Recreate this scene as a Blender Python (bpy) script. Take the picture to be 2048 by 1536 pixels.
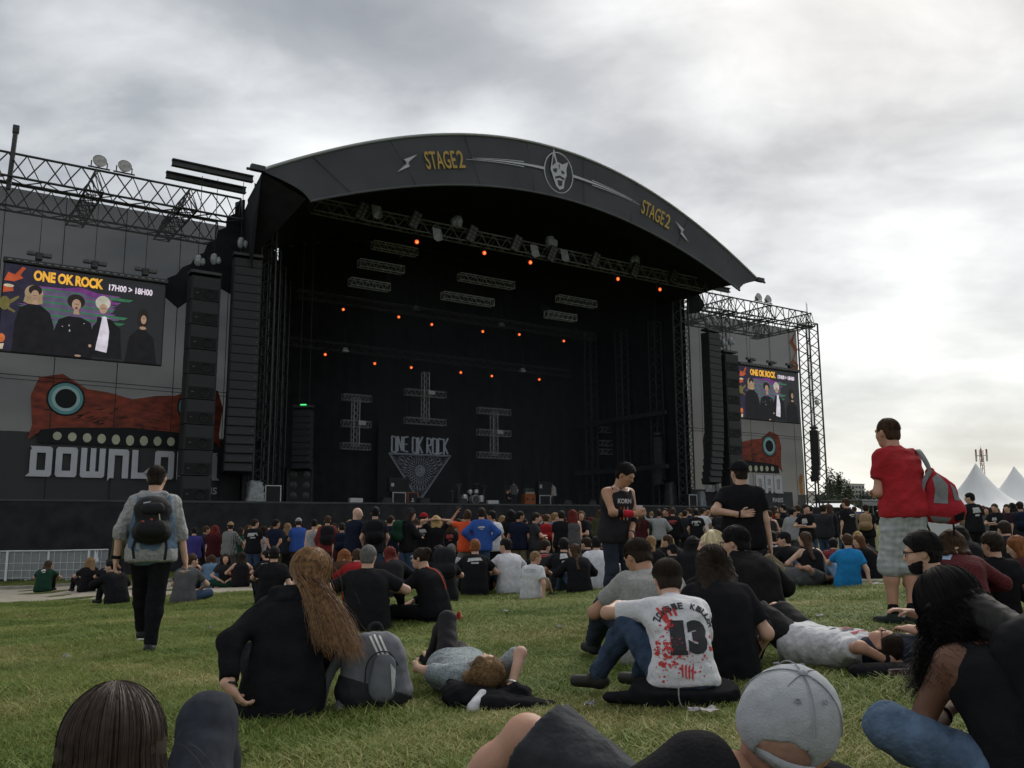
import bpy, math, random
import numpy as np
from mathutils import Vector, Matrix
R = math.radians
random.seed(7); rng = np.random.default_rng(7)
for o in list(bpy.data.objects): bpy.data.objects.remove(o)
scene = bpy.context.scene
COL = scene.collection
# ---------------------------------------------------------------- camera
CAMZ = 1.0
PITCH, ROLL, F = .1577, -.0057, 1770.0
cam_d = bpy.data.cameras.new('camera'); cam = bpy.data.objects.new('camera', cam_d); COL.objects.link(cam)
cam_d.sensor_width = 36; cam_d.lens = F / 2048 * 36
cam_d.clip_start = .05; cam_d.clip_end = 6000
cam.matrix_world = Matrix.Translation((0, 0, CAMZ)) @ Matrix.Rotation(R(90) + PITCH, 4, 'X') @ Matrix.Rotation(ROLL, 4, 'Z')
scene.camera = cam
# ---------------------------------------------------------------- world and sun
SUN_EL, SUN_AZ = R(40), R(26)          # behind the cloud, ahead and to the right
world = bpy.data.worlds.new('World'); scene.world = world; world.use_nodes = True
def build_world():
    nt = world.node_tree; N = nt.nodes; L = nt.links; N.clear()
    def n(t, **k):
        x = N.new(t)
        for a, b in k.items(): setattr(x, a, b)
        return x
    out = n('ShaderNodeOutputWorld')
    sky = n('ShaderNodeTexSky', sky_type='NISHITA', sun_disc=False)
    sky.sun_elevation = SUN_EL; sky.sun_rotation = SUN_AZ; sky.dust_density = 2.0
    bg1 = n('ShaderNodeBackground'); bg1.inputs[1].default_value = .10
    L.new(sky.outputs[0], bg1.inputs[0])
    tc = n('ShaderNodeTexCoord')
    sep = n('ShaderNodeSeparateXYZ'); L.new(tc.outputs['Generated'], sep.inputs[0])
    # cloud deck: the view ray meets a flat layer overhead
    zz = n('ShaderNodeMath', operation='MAXIMUM'); L.new(sep.outputs[2], zz.inputs[0]); zz.inputs[1].default_value = 0.0
    za = n('ShaderNodeMath', operation='ADD'); L.new(zz.outputs[0], za.inputs[0]); za.inputs[1].default_value = .30
    dv = n('ShaderNodeVectorMath', operation='DIVIDE')
    cmb = n('ShaderNodeCombineXYZ'); L.new(za.outputs[0], cmb.inputs[0]); L.new(za.outputs[0], cmb.inputs[1]); cmb.inputs[2].default_value = 1
    L.new(tc.outputs['Generated'], dv.inputs[0]); L.new(cmb.outputs[0], dv.inputs[1])
    flat = n('ShaderNodeVectorMath', operation='MULTIPLY'); L.new(dv.outputs[0], flat.inputs[0]); flat.inputs[1].default_value = (1, 1, 0)
    def noise(scale, det, rough, dist, off, sc=(1, 1, 1)):
        mp = n('ShaderNodeMapping'); L.new(flat.outputs[0], mp.inputs[0]); mp.inputs['Location'].default_value = off; mp.inputs['Scale'].default_value = sc
        t = n('ShaderNodeTexNoise'); L.new(mp.outputs[0], t.inputs['Vector'])
        t.inputs['Scale'].default_value = scale; t.inputs['Detail'].default_value = det
        t.inputs['Roughness'].default_value = rough; t.inputs['Distortion'].default_value = dist
        return t.outputs[0]
    big = noise(1.05, 3, .5, .25, (4.1, 7.35, 0))
    mid = noise(2.6, 6, .52, .3, (1.2, 3.9, 0), (1, 1.15, 1))
    fine = noise(8.0, 5, .55, .4, (9.3, 2.2, 0), (.9, 1.3, 1))
    def mth(op, a, b):
        m = n('ShaderNodeMath', operation=op)
        for i, v in enumerate((a, b)):
            if isinstance(v, (int, float)): m.inputs[i].default_value = v
            else: L.new(v, m.inputs[i])
        return m.outputs[0]
    s = mth('ADD', mth('ADD', mth('MULTIPLY', big, .66), mth('MULTIPLY', mid, .48)), mth('MULTIPLY', fine, .13))
    hi = n('ShaderNodeMapRange', interpolation_type='SMOOTHSTEP'); L.new(sep.outputs[2], hi.inputs[0]); hi.inputs[1].default_value = .22; hi.inputs[2].default_value = .62; hi.inputs[3].default_value = .045; hi.inputs[4].default_value = -.06
    s = mth('ADD', s, hi.outputs[0])
    # thinner, brighter cloud in front of the sun
    dt = n('ShaderNodeVectorMath', operation='DOT_PRODUCT'); L.new(tc.outputs['Generated'], dt.inputs[0]); dt.inputs[1].default_value = (math.sin(SUN_AZ) * math.cos(SUN_EL), math.cos(SUN_AZ) * math.cos(SUN_EL), math.sin(SUN_EL))
    s = mth('ADD', s, mth('MULTIPLY', mth('POWER', mth('MAXIMUM', dt.outputs['Value'], 0.0), 6.0), .06)); s = mth('ADD', s, .025)
    cr = n('ShaderNodeValToRGB'); L.new(s, cr.inputs[0])
    el = cr.color_ramp.elements
    el[0].position = .47; el[0].color = (.22, .235, .255, 1)
    el[1].position = .86; el[1].color = (.84, .845, .83, 1)
    e = el.new(.60); e.color = (.325, .34, .355, 1)
    e = el.new(.71); e.color = (.54, .555, .56, 1)
    # clouds thin out low down, where a warm pale band shows
    lo = n('ShaderNodeMapRange'); L.new(sep.outputs[2], lo.inputs[0])
    lo.inputs[1].default_value = .0; lo.inputs[2].default_value = .26; lo.inputs[3].default_value = .6; lo.inputs[4].default_value = 0
    mx = n('ShaderNodeMix', data_type='RGBA'); L.new(lo.outputs[0], mx.inputs['Factor'])
    L.new(cr.outputs[0], mx.inputs['A']); mx.inputs['B'].default_value = (.60, .60, .545, 1)
    bg2 = n('ShaderNodeBackground'); bg2.inputs[1].default_value = .92
    L.new(mx.outputs['Result'], bg2.inputs[0])
    ms = n('ShaderNodeMixShader'); ms.inputs[0].default_value = .90
    L.new(bg1.outputs[0], ms.inputs[1]); L.new(bg2.outputs[0], ms.inputs[2]); L.new(ms.outputs[0], out.inputs[0])
build_world()
sun_d = bpy.data.lights.new('sun', 'SUN'); sun = bpy.data.objects.new('sun', sun_d); COL.objects.link(sun)
sun_d.energy = 1.5; sun_d.angle = R(45); sun_d.color = (1, .95, .85)
_d = Vector((math.sin(SUN_AZ) * math.cos(SUN_EL), math.cos(SUN_AZ) * math.cos(SUN_EL), math.sin(SUN_EL)))
sun.rotation_euler = (-_d).to_track_quat('-Z', 'Y').to_euler()
cy = scene.cycles; cy.use_adaptive_sampling = True; cy.adaptive_threshold = .025; cy.max_bounces = 5; cy.diffuse_bounces = 2; cy.glossy_bounces = 2; cy.transmission_bounces = 3; cy.transparent_max_bounces = 10; cy.caustics_reflective = False; cy.caustics_refractive = False
world.cycles.sampling_method = 'MANUAL'; world.cycles.sample_map_resolution = 512
vs = scene.view_settings; vs.view_transform = 'Standard'; vs.look = 'None'; vs.exposure = .6; vs.gamma = 1; vs.use_curve_mapping = False
# ================================================================ helpers
def smooth(t): t = np.clip(t, 0, 1); return t * t * (3 - 2 * t)
def ground_z(x, y):
    x = np.asarray(x, float); y = np.asarray(y, float)
    xs = np.where(x < 5, x, 5 + 3 * np.tanh((x - 5) / 3)); xs = np.where(xs > -16, xs, -16 + 4 * np.tanh((xs + 16) / 4))
    ys = np.where(y < 20, y, 20 + 6 * np.tanh((y - 20) / 6)); ys = np.maximum(ys, -3)
    z = CAMZ - .9 + .04 * xs * (1 - .0 * y) - .021 * ys
    z = z + .025 * np.sin(x * .9 + 1.3) * np.sin(y * .7) + .015 * np.sin(x * 2.1 - y * 1.3)
    return z
def gz(x, y): return float(ground_z(x, y))
_cp, _sp, _cr, _sr = math.cos(PITCH), math.sin(PITCH), math.cos(ROLL), math.sin(ROLL)
def ray(px, py):                      # photo pixel -> direction with forward distance about 1
    X, Y = px - 1024, py - 768
    x, y = _cr * X + _sr * Y, -_sr * X + _cr * Y
    return np.array([x / F, _cp + y / F * _sp, _sp - y / F * _cp])
def on_ground(px, py):                # where the ray meets the ground
    d = ray(px, py); t = 3.0
    for _ in range(60):
        P = d * t
        want = (gz(P[0], P[1]) - CAMZ) / d[2] if d[2] < -1e-4 else 60
        t += .5 * (want - t)
    P = d * t
    return P[0], P[1]
def at_dist(px, D):                   # ground point below a pixel column at forward distance D
    d = ray(px, 1049); k = D / d[1]
    return d[0] * k, D
def z_at(px, py, D):
    d = ray(px, py); return CAMZ + d[2] * D / d[1]
# stage frame: u along the front to the right, v towards the back, z up (absolute)
SA, SXC, SYC = .5982, 1.0662, 54.0
_e = np.array([math.cos(SA), math.sin(SA)]); _n = np.array([-math.sin(SA), math.cos(SA)])
def SP(u, v, z=0.0):
    q = np.array([SXC, SYC]) + u * _e + v * _n
    return (q[0], q[1], z)
DECK = CAMZ + 1.2
def at_v(px, py, v):                  # pixel -> (u, z) on the plane at depth v of the stage
    d = ray(px, py); c = np.array([SXC, SYC]); t = (v + c @ _n) / (d[:2] @ _n); P = d * t
    return float((P[:2] - c) @ _e), float(P[2] + CAMZ)

def link(o, parent=None):
    COL.objects.link(o)
    if parent is not None: o.parent = parent
    return o
def tag(o, label, cat, group=None):
    o['label'] = label; o['category'] = cat
    if group: o['group'] = group
    return o
def thing(name, label, cat, loc=(0, 0, 0), rz=0.0, group=None):
    o = bpy.data.objects.new(name, None); o.empty_display_size = .1
    o.location = loc; o.rotation_euler = (0, 0, rz); link(o); tag(o, label, cat, group)
    return o
def stage_thing(name, label, cat, u, v, z, group=None): return thing(name, label, cat, SP(u, v, z), SA, group)

def mesh_np(name, V, Q, mat=None, smooth_=True, sizes=None):
    me = bpy.data.meshes.new(name); V = np.asarray(V, np.float32); 
    if len(V) == 0: return me
    Q = np.asarray(Q, np.int32); k = Q.shape[1]; nf = len(Q)
    me.vertices.add(len(V)); me.vertices.foreach_set('co', V.ravel())
    me.loops.add(nf * k); me.loops.foreach_set('vertex_index', Q.ravel())
    me.polygons.add(nf); me.polygons.foreach_set('loop_start', np.arange(0, nf * k, k, dtype=np.int32))
    me.polygons.foreach_set('loop_total', np.full(nf, k, np.int32))
    me.polygons.foreach_set('use_smooth', np.full(nf, smooth_, bool))
    me.update(calc_edges=True); me.validate()
    if mat: me.materials.append(mat)
    return me
class MB:
    """collects boxes, tubes, plates into one mesh (local coordinates)"""
    def __init__(s): s.v = []; s.f = []
    def add(s, vs, fs):
        b = len(s.v); s.v.extend([tuple(map(float, q)) for q in vs]); s.f.extend([tuple(i + b for i in f) for f in fs]); return s
    def box(s, c, d, rot=None, taper=1.0):
        hx, hy, hz = d[0] / 2, d[1] / 2, d[2] / 2
        P = []
        for k in (-1, 1):
            t = taper if k > 0 else 1
            for a, b in ((-1, -1), (1, -1), (1, 1), (-1, 1)): P.append(Vector((a * hx * t, b * hy * t, k * hz)))
        if rot is not None: P = [rot @ q for q in P]
        P = [q + Vector(c) for q in P]
        return s.add(P, [(3, 2, 1, 0), (4, 5, 6, 7), (0, 1, 5, 4), (1, 2, 6, 5), (2, 3, 7, 6), (3, 0, 4, 7)])
    def tube(s, a, b, r, n=6, r2=None, caps=True):
        a, b = Vector(a), Vector(b); d = b - a
        if d.length < 1e-6: return s
        q = d.to_track_quat('Z', 'Y'); r2 = r if r2 is None else r2
        P = [a + q @ Vector((math.cos(t) * r, math.sin(t) * r, 0)) for t in [2 * math.pi * i / n for i in range(n)]]
        P += [b + q @ Vector((math.cos(t) * r2, math.sin(t) * r2, 0)) for t in [2 * math.pi * i / n for i in range(n)]]
        fs = [(i, (i + 1) % n, n + (i + 1) % n, n + i) for i in range(n)]
        if caps: fs += [tuple(range(n - 1, -1, -1)), tuple(range(n, 2 * n))]
        return s.add(P, fs)
    def path(s, pts, r, n=6):
        for a, b in zip(pts, pts[1:]): s.tube(a, b, r, n)
        return s
    def sweep(s, pts, r, n=6):
        P = [Vector(q) for q in pts]; V = []
        for i, p in enumerate(P):
            d = (P[min(i + 1, len(P) - 1)] - P[max(i - 1, 0)]).normalized(); a = d.cross(Vector((.03, 1, .02))).normalized(); b = d.cross(a); rr = r[i] if hasattr(r, '__len__') else r
            V += [p + (a * math.cos(t) + b * math.sin(t)) * rr for t in [2 * math.pi * k / n for k in range(n)]]
        fs = [(i * n + k, i * n + (k + 1) % n, (i + 1) * n + (k + 1) % n, (i + 1) * n + k) for i in range(len(P) - 1) for k in range(n)]
        return s.add(V, fs + [tuple(range(n)), tuple(range((len(P) - 1) * n, len(P) * n))])
    def plate(s, pts2, y0, y1, ax='xz'):
        """outline in the x-z plane given thickness along y"""
        n = len(pts2); P = [(x, y0, z) for x, z in pts2] + [(x, y1, z) for x, z in pts2]
        if ax == 'xy': P = [(a, c, b) for a, b, c in P]
        fs = [tuple(range(n)), tuple(range(2 * n - 1, n - 1, -1))] + [(i, n + i, n + (i + 1) % n, (i + 1) % n) for i in range(n)]
        return s.add(P, fs)
    def lathe(s, prof, c=(0, 0, 0), n=20, axis='z', rot=None):
        P = []; m = len(prof)
        for i in range(n):
            t = 2 * math.pi * i / n
            for r, h in prof:
                q = Vector((r * math.cos(t), r * math.sin(t), h))
                if rot is not None: q = rot @ q
                P.append(q + Vector(c))
        fs = [(i * m + j, ((i + 1) % n) * m + j, ((i + 1) % n) * m + j + 1, i * m + j + 1) for i in range(n) for j in range(m - 1)]
        return s.add(P, fs)
    def mesh(s, name, mat, smooth_=False):
        me = bpy.data.meshes.new(name); me.from_pydata(s.v, [], s.f)
        if smooth_: me.polygons.foreach_set('use_smooth', [True] * len(me.polygons))
        if mat: me.materials.append(mat)
        me.update(); return me
    def build(s, name, mat, parent=None, loc=None, smooth_=False, stuff=False, bevel=0):
        o = bpy.data.objects.new(name, s.mesh(name, mat, smooth_)); link(o, parent)
        if loc is not None: o.location = loc
        if stuff: o['kind'] = 'stuff'
        if bevel:
            m = o.modifiers.new('bevel', 'BEVEL'); m.width = bevel; m.segments = 2; m.limit_method = 'ANGLE'
        return o
def obj(name, me, parent=None, loc=None):
    o = bpy.data.objects.new(name, me); link(o, parent)
    if loc is not None: o.location = loc
    return o
def poly_obj(name, polys, mat, parent, y, th=.006):
    """flat prints: outlines in local x-z laid proud at depth y (towards the audience is -y)"""
    m = MB()
    for q in polys: m.plate(q, y, y + th)
    return m.build(name, mat, parent)
# ---------------------------------------------------------------- materials
_mats = {}
def mat(key, col, rough=.8, var=.15, scale=6.0, metal=0.0, bump=0.0, bdist=.02, bscale=40.0, emit=None, emix=0.0, alpha=None, spec=.3, sheen=0.0, col2=None, stretch=None, detail=4):
    if key in _mats: return _mats[key]
    m = bpy.data.materials.new(key); m.use_nodes = True; _mats[key] = m
    nt = m.node_tree; N = nt.nodes; L = nt.links; b = N['Principled BSDF']
    b.inputs['Roughness'].default_value = rough; b.inputs['Metallic'].default_value = metal
    b.inputs['Specular IOR Level'].default_value = spec
    if sheen: b.inputs['Sheen Weight'].default_value = sheen; b.inputs['Sheen Roughness'].default_value = .6
    tc = N.new('ShaderNodeTexCoord'); src = tc.outputs['Object']
    if stretch:
        mp = N.new('ShaderNodeMapping'); mp.inputs['Scale'].default_value = stretch; L.new(src, mp.inputs[0]); src = mp.outputs[0]
    tx = N.new('ShaderNodeTexNoise'); tx.inputs['Scale'].default_value = scale; tx.inputs['Detail'].default_value = detail
    L.new(src, tx.inputs['Vector'])
    mr = N.new('ShaderNodeMapRange'); mr.inputs[1].default_value = .32; mr.inputs[2].default_value = .68; L.new(tx.outputs[0], mr.inputs[0])
    mx = N.new('ShaderNodeMix'); mx.data_type = 'RGBA'; L.new(mr.outputs[0], mx.inputs['Factor'])
    c = col; d = col2
    if d is None:
        mx.inputs['A'].default_value = (*[x * (1 - var) for x in c], 1); mx.inputs['B'].default_value = (*[min(1, x * (1 + var)) for x in c], 1)
    else:
        mx.inputs['A'].default_value = (*c, 1); mx.inputs['B'].default_value = (*d, 1)
    L.new(mx.outputs['Result'], b.inputs['Base Color'])
    if bump:
        t2 = N.new('ShaderNodeTexNoise'); t2.inputs['Scale'].default_value = bscale; t2.inputs['Detail'].default_value = 3; L.new(src, t2.inputs['Vector'])
        bp = N.new('ShaderNodeBump'); bp.inputs['Strength'].default_value = bump; bp.inputs['Distance'].default_value = bdist
        L.new(t2.outputs[0], bp.inputs['Height']); L.new(bp.outputs[0], b.inputs['Normal'])
    if emit is not None:
        m.cycles.emission_sampling = 'NONE'
        b.inputs['Emission Color'].default_value = (*emit[:3], 1); b.inputs['Emission Strength'].default_value = emit[3]
        if emix:
            em = N.new('ShaderNodeMix'); em.data_type = 'RGBA'; L.new(mr.outputs[0], em.inputs['Factor']); em.inputs['A'].default_value = (*[x * (1 - emix) for x in emit[:3]], 1); em.inputs['B'].default_value = (*[x * (1 + emix) for x in emit[:3]], 1); L.new(em.outputs['Result'], b.inputs['Emission Color'])
    if alpha is not None:
        o = N['Material Output']; t = N.new('ShaderNodeBsdfTransparent'); ms = N.new('ShaderNodeMixShader')
        ms.inputs[0].default_value = alpha; L.new(t.outputs[0], ms.inputs[1]); L.new(b.outputs[0], ms.inputs[2]); L.new(ms.outputs[0], o.inputs[0])
    return m
def srgb(r, g, b):
    f = lambda c: ((c / 255 + .055) / 1.055) ** 2.4 if c > 10 else c / 255 / 12.92
    return (f(r), f(g), f(b))
def text_mesh(s, bold=0.0, ext=.0, space=1.0, shear=0.0):
    cu = bpy.data.curves.new('t', 'FONT'); cu.body = s; cu.size = 1; cu.offset = bold; cu.extrude = ext; cu.space_character = space; cu.shear = shear
    cu.resolution_u = 3
    o = bpy.data.objects.new('t', cu); COL.objects.link(o)
    dg = bpy.context.evaluated_depsgraph_get(); dg.update()
    me = bpy.data.meshes.new_from_object(o.evaluated_get(dg))
    bpy.data.objects.remove(o); bpy.data.curves.remove(cu)
    return me
def text(s, w, h, material, parent, x, y, z, tilt=0.0, bold=.0, th=.01, name='lettering', space=1.0):
    """lettering w x h, lower left corner at x,z on the local x-z plane, proud of depth y"""
    me = text_mesh(s, bold, .5, space); n = len(me.vertices)
    a = np.zeros(n * 3, np.float32); me.vertices.foreach_get('co', a); a = a.reshape(-1, 3)
    lo, hi = a.min(0), a.max(0)
    X = (a[:, 0] - lo[0]) / (hi[0] - lo[0]) * w; Z = (a[:, 1] - lo[1]) / (hi[1] - lo[1]) * h; Y = -a[:, 2] * th
    c, s_ = math.cos(tilt), math.sin(tilt)
    P = np.c_[x + c * X - s_ * Z, y + Y, z + s_ * X + c * Z].astype(np.float32)
    me.vertices.foreach_set('co', P.ravel()); me.update(); me.materials.clear(); me.materials.append(material)
    return obj(name, me, parent)
# ================================================================ ground
def grass_ground_mat():
    m = bpy.data.materials.new('grass_ground'); m.use_nodes = True; nt = m.node_tree; N = nt.nodes; L = nt.links; b = N['Principled BSDF']
    tc = N.new('ShaderNodeTexCoord')
    def nz(sc, det):
        t = N.new('ShaderNodeTexNoise'); t.inputs['Scale'].default_value = sc; t.inputs['Detail'].default_value = det; t.inputs['Roughness'].default_value = .6
        L.new(tc.outputs['Object'], t.inputs['Vector']); return t.outputs[0]
    cr = N.new('ShaderNodeValToRGB'); L.new(nz(.55, 6), cr.inputs[0]); e = cr.color_ramp.elements
    e[0].position = .36; e[0].color = (.075, .10, .026, 1); e[1].position = .66; e[1].color = (.17, .155, .06, 1)
    k = e.new(.5); k.color = (.105, .125, .036, 1)
    mx = N.new('ShaderNodeMix'); mx.data_type = 'RGBA'; mx.blend_type = 'MULTIPLY'; mx.inputs['Factor'].default_value = 1
    c2 = N.new('ShaderNodeValToRGB'); L.new(nz(14, 5), c2.inputs[0]); f = c2.color_ramp.elements
    f[0].position = .3; f[0].color = (.5, .5, .45, 1); f[1].position = .7; f[1].color = (1.15, 1.15, 1.1, 1)
    L.new(cr.outputs[0], mx.inputs['A']); L.new(c2.outputs[0], mx.inputs['B']); L.new(mx.outputs['Result'], b.inputs['Base Color'])
    b.inputs['Roughness'].default_value = .95; b.inputs['Specular IOR Level'].default_value = .1
    bp = N.new('ShaderNodeBump'); bp.inputs['Strength'].default_value = .8; bp.inputs['Distance'].default_value = .05; L.new(nz(40, 4), bp.inputs['Height']); L.new(bp.outputs[0], b.inputs['Normal'])
    return m
def build_ground():
    xs = np.r_[-2500, -1200, -500, -200, -100, -60, -40, np.arange(-30, 30.1, .5), 40, 60, 100, 200, 500, 1200, 2500]
    ys = np.r_[-300, -100, -40, -15, np.arange(-6, 45.1, .5), np.arange(48, 90, 4), 100, 130, 200, 400, 800, 1600, 3500]
    X, Y = np.meshgrid(xs, ys); Z = ground_z(X, Y); V = np.c_[X.ravel(), Y.ravel(), Z.ravel()]
    nx = len(xs); i = np.arange(len(V)).reshape(X.shape)
    Q = np.stack([i[:-1, :-1], i[:-1, 1:], i[1:, 1:], i[1:, :-1]], -1).reshape(-1, 4)
    o = obj('ground', mesh_np('ground', V, Q, grass_ground_mat())); o['kind'] = 'structure'
build_ground()
# ---------------------------------------------------------------- gravel path and kerb on the left
NEAR = [(-330, 1222), (0, 1208), (215, 1197), (407, 1186), (519, 1182), (680, 1173), (840, 1165)]
FAR = [(-330, 1196), (0, 1180), (215, 1171), (407, 1163), (519, 1158), (680, 1151), (840, 1145)]
def resample(pts, n):
    P = np.array([on_ground(*q) for q in pts]); t = np.linspace(0, 1, len(P)); s = np.linspace(0, 1, n)
    return np.c_[np.interp(s, t, P[:, 0]), np.interp(s, t, P[:, 1])]
A_, B_ = resample(NEAR, 60), resample(FAR, 60)
def strip(name, A, B, dz, material, k=5):
    V = []
    for a, b in zip(A, B):
        for j in range(k):
            q = a + (b - a) * j / (k - 1); V.append((q[0], q[1], gz(*q) + dz))
    i = np.arange(len(V)).reshape(-1, k); Q = np.stack([i[:-1, :-1], i[1:, :-1], i[1:, 1:], i[:-1, 1:]], -1).reshape(-1, 4)
    o = obj(name, mesh_np(name, V, Q, material)); o['kind'] = 'structure'; return o
jit = np.cumsum(rng.normal(0, .05, 60)); jit -= np.linspace(0, jit[-1], 60)
A_[:, 1] += jit - .55
path = strip('path', A_, B_, .012, mat('path_gravel', (.36, .32, .26), .95, .18, 3, bump=.5, bscale=90))
C_ = B_ + (B_ - A_) / np.linalg.norm(B_ - A_, axis=1)[:, None] * .38
kerb = MB()
for i in range(59):
    b0, b1, c0, c1 = B_[i], B_[i + 1], C_[i], C_[i + 1]
    P = [(*b0, gz(*b0) - .05), (*b1, gz(*b1) - .05), (*b1, gz(*b1) + .11), (*b0, gz(*b0) + .11), (*c0, gz(*c0) + .11), (*c1, gz(*c1) + .11), (*c0, gz(*c0) - .05), (*c1, gz(*c1) - .05)]
    kerb.add(P, [(0, 1, 2, 3), (3, 2, 5, 4), (4, 5, 7, 6)])
ko = kerb.build('kerb', mat('kerb_stone', (.24, .225, .19), .9, .25, 4, bump=.4, bscale=50)); ko['kind'] = 'structure'
# ---------------------------------------------------------------- grass blades
def build_grass():
    mats_ = []
    m = bpy.data.materials.new('grass_blade'); m.use_nodes = True; nt = m.node_tree; N = nt.nodes; L = nt.links; b = N['Principled BSDF']
    at = N.new('ShaderNodeAttribute'); at.attribute_name = 'tint'; at.attribute_type = 'INSTANCER'
    at2 = N.new('ShaderNodeAttribute'); at2.attribute_name = 'bl'
    ad = N.new('ShaderNodeMath'); ad.operation = 'ADD'; L.new(at.outputs['Fac'], ad.inputs[0]); L.new(at2.outputs['Fac'], ad.inputs[1])
    cr = N.new('ShaderNodeValToRGB'); L.new(ad.outputs[0], cr.inputs[0]); e = cr.color_ramp.elements
    e[0].position = .0; e[0].color = (.095, .155, .030, 1); e[1].position = 1.0; e[1].color = (.48, .41, .21, 1)
    for p_, c_ in ((.3, (.15, .21, .042)), (.55, (.215, .25, .066)), (.78, (.31, .29, .11))): k = e.new(p_); k.color = (*c_, 1)
    L.new(cr.outputs[0], b.inputs['Base Color']); b.inputs['Roughness'].default_value = .65; b.inputs['Specular IOR Level'].default_value = .25
    tr = N.new('ShaderNodeBsdfTranslucent'); L.new(cr.outputs[0], tr.inputs[0]); ms = N.new('ShaderNodeMixShader'); ms.inputs[0].default_value = .3
    L.new(b.outputs[0], ms.inputs[1]); L.new(tr.outputs[0], ms.inputs[2]); L.new(ms.outputs[0], N['Material Output'].inputs[0])
    tufts = bpy.data.collections.new('tufts')
    for k in range(6):
        V = []; Q = []; T = []
        for i in range(70):
            x, y = rng.normal(0, .075, 2); h = rng.uniform(.025, .07) * (1.6 if rng.random() < .10 else 1); az = rng.uniform(0, 6.28); ln = rng.uniform(.2, 1.1) * h
            w = rng.uniform(.0016, .0032); d = np.array([math.cos(az), math.sin(az)]); s = np.array([-d[1], d[0]]) * w
            tint = rng.uniform(-.16, .16) + (.45 if rng.random() < .10 else 0)
            b0 = len(V); pr = [(0, 0, 1), (.35, .55, .9), (1, 1, .25)]
            for f, g, ww in pr:
                c = np.array([x, y]) + d * ln * f * f; z = h * g * (1 - .25 * f)
                V += [(c[0] - s[0] * ww, c[1] - s[1] * ww, z - .01), (c[0] + s[0] * ww, c[1] + s[1] * ww, z - .01)]; T += [tint] * 2
            Q += [(b0, b0 + 1, b0 + 3, b0 + 2), (b0 + 2, b0 + 3, b0 + 5, b0 + 4)]
        me = mesh_np('tuft', V, Q, m, False); a = me.attributes.new('bl', 'FLOAT', 'POINT'); a.data.foreach_set('value', np.array(T, np.float32))
        tufts.objects.link(bpy.data.objects.new('grass_tuft', me))
    pts = []
    def scatter(n, y0, y1, sc0, sc1):
        y = np.sqrt(rng.uniform(y0 ** 2, y1 ** 2, n)); x = rng.uniform(-1, 1, n) * (y * .64 + .6)
        pts.append(np.c_[x, y, rng.uniform(sc0, sc1, n)])
    scatter(2600, .9, 3.6, .7, 1.1); scatter(6500, 3.6, 7.5, .8, 1.3); scatter(11000, 7.5, 14, 1.0, 1.7); scatter(9000, 14, 24, 1.5, 2.4); scatter(4000, 24, 40, 1.8, 2.8)
    P = np.concatenate(pts)
    # keep the path clear
    px = np.interp(P[:, 0], A_[:, 0], A_[:, 1]); fx = np.interp(P[:, 0], C_[:, 0], C_[:, 1])
    inside = (P[:, 1] > px + .05) & (P[:, 1] < fx + .25) & (P[:, 0] < A_[-1, 0])
    P = P[~inside]
    q = SXC  # stop under the stage
    vv = (P[:, 0] - SXC) * _n[0] + (P[:, 1] - SYC) * _n[1]; P = P[vv < -2]
    Z = ground_z(P[:, 0], P[:, 1])
    f = lambda s, o: np.sin(P[:, 0] * s + o) * np.sin(P[:, 1] * s * 1.2 + o * 2) 
    tint = .38 + .20 * f(1.1, 1.0) + .16 * f(2.7, 4.) + .12 * f(6., 2.) + rng.normal(0, .09, len(P)) + .10 * np.clip(1 - P[:, 1] / 7, 0, 1) - .06 * np.clip((P[:, 1] - 8) / 8, 0, 1)
    me = bpy.data.meshes.new('grass'); me.vertices.add(len(P)); me.vertices.foreach_set('co', np.c_[P[:, 0], P[:, 1], Z].astype(np.float32).ravel())
    for nm, arr in (('tint', tint), ('sc', P[:, 2] * .86 * (1 + .30 * f(1.7, .5) + .25 * f(4.3, 1.5))), ('rot', rng.uniform(0, 6.28, len(P))), ('scz', np.minimum(1.0, 1.05 / P[:, 2]))):
        a = me.attributes.new(nm, 'FLOAT', 'POINT'); a.data.foreach_set('value', arr.astype(np.float32))
    o = obj('grass', me); o['kind'] = 'stuff'; tag(o, 'short trampled green and straw-coloured grass all over the field', 'grass')
    ng = bpy.data.node_groups.new('grass', 'GeometryNodeTree')
    ng.interface.new_socket('Geometry', in_out='INPUT', socket_type='NodeSocketGeometry'); ng.interface.new_socket('Geometry', in_out='OUTPUT', socket_type='NodeSocketGeometry')
    N = ng.nodes; L = ng.links; gi = N.new('NodeGroupInput'); go = N.new('NodeGroupOutput')
    ip = N.new('GeometryNodeInstanceOnPoints'); ci = N.new('GeometryNodeCollectionInfo'); ci.inputs['Collection'].default_value = tufts
    ci.inputs['Separate Children'].default_value = True; ci.inputs['Reset Children'].default_value = True
    ip.inputs['Pick Instance'].default_value = True
    def na(nm):
        x = N.new('GeometryNodeInputNamedAttribute'); x.data_type = 'FLOAT'; x.inputs['Name'].default_value = nm; return x.outputs['Attribute']
    cx = N.new('ShaderNodeCombineXYZ'); L.new(na('rot'), cx.inputs[2])
    sv = N.new('ShaderNodeCombineXYZ'); ml = N.new('ShaderNodeMath'); ml.operation = 'MULTIPLY'; sc_ = na('sc'); L.new(sc_, ml.inputs[0]); L.new(na('scz'), ml.inputs[1]); L.new(sc_, sv.inputs[0]); L.new(sc_, sv.inputs[1]); L.new(ml.outputs[0], sv.inputs[2])
    L.new(gi.outputs[0], ip.inputs['Points']); L.new(ci.outputs[0], ip.inputs['Instance']); L.new(cx.outputs[0], ip.inputs['Rotation']); L.new(sv.outputs[0], ip.inputs['Scale'])
    L.new(ip.outputs[0], go.inputs[0])
    md = o.modifiers.new('grass', 'NODES'); md.node_group = ng
build_grass()
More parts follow.
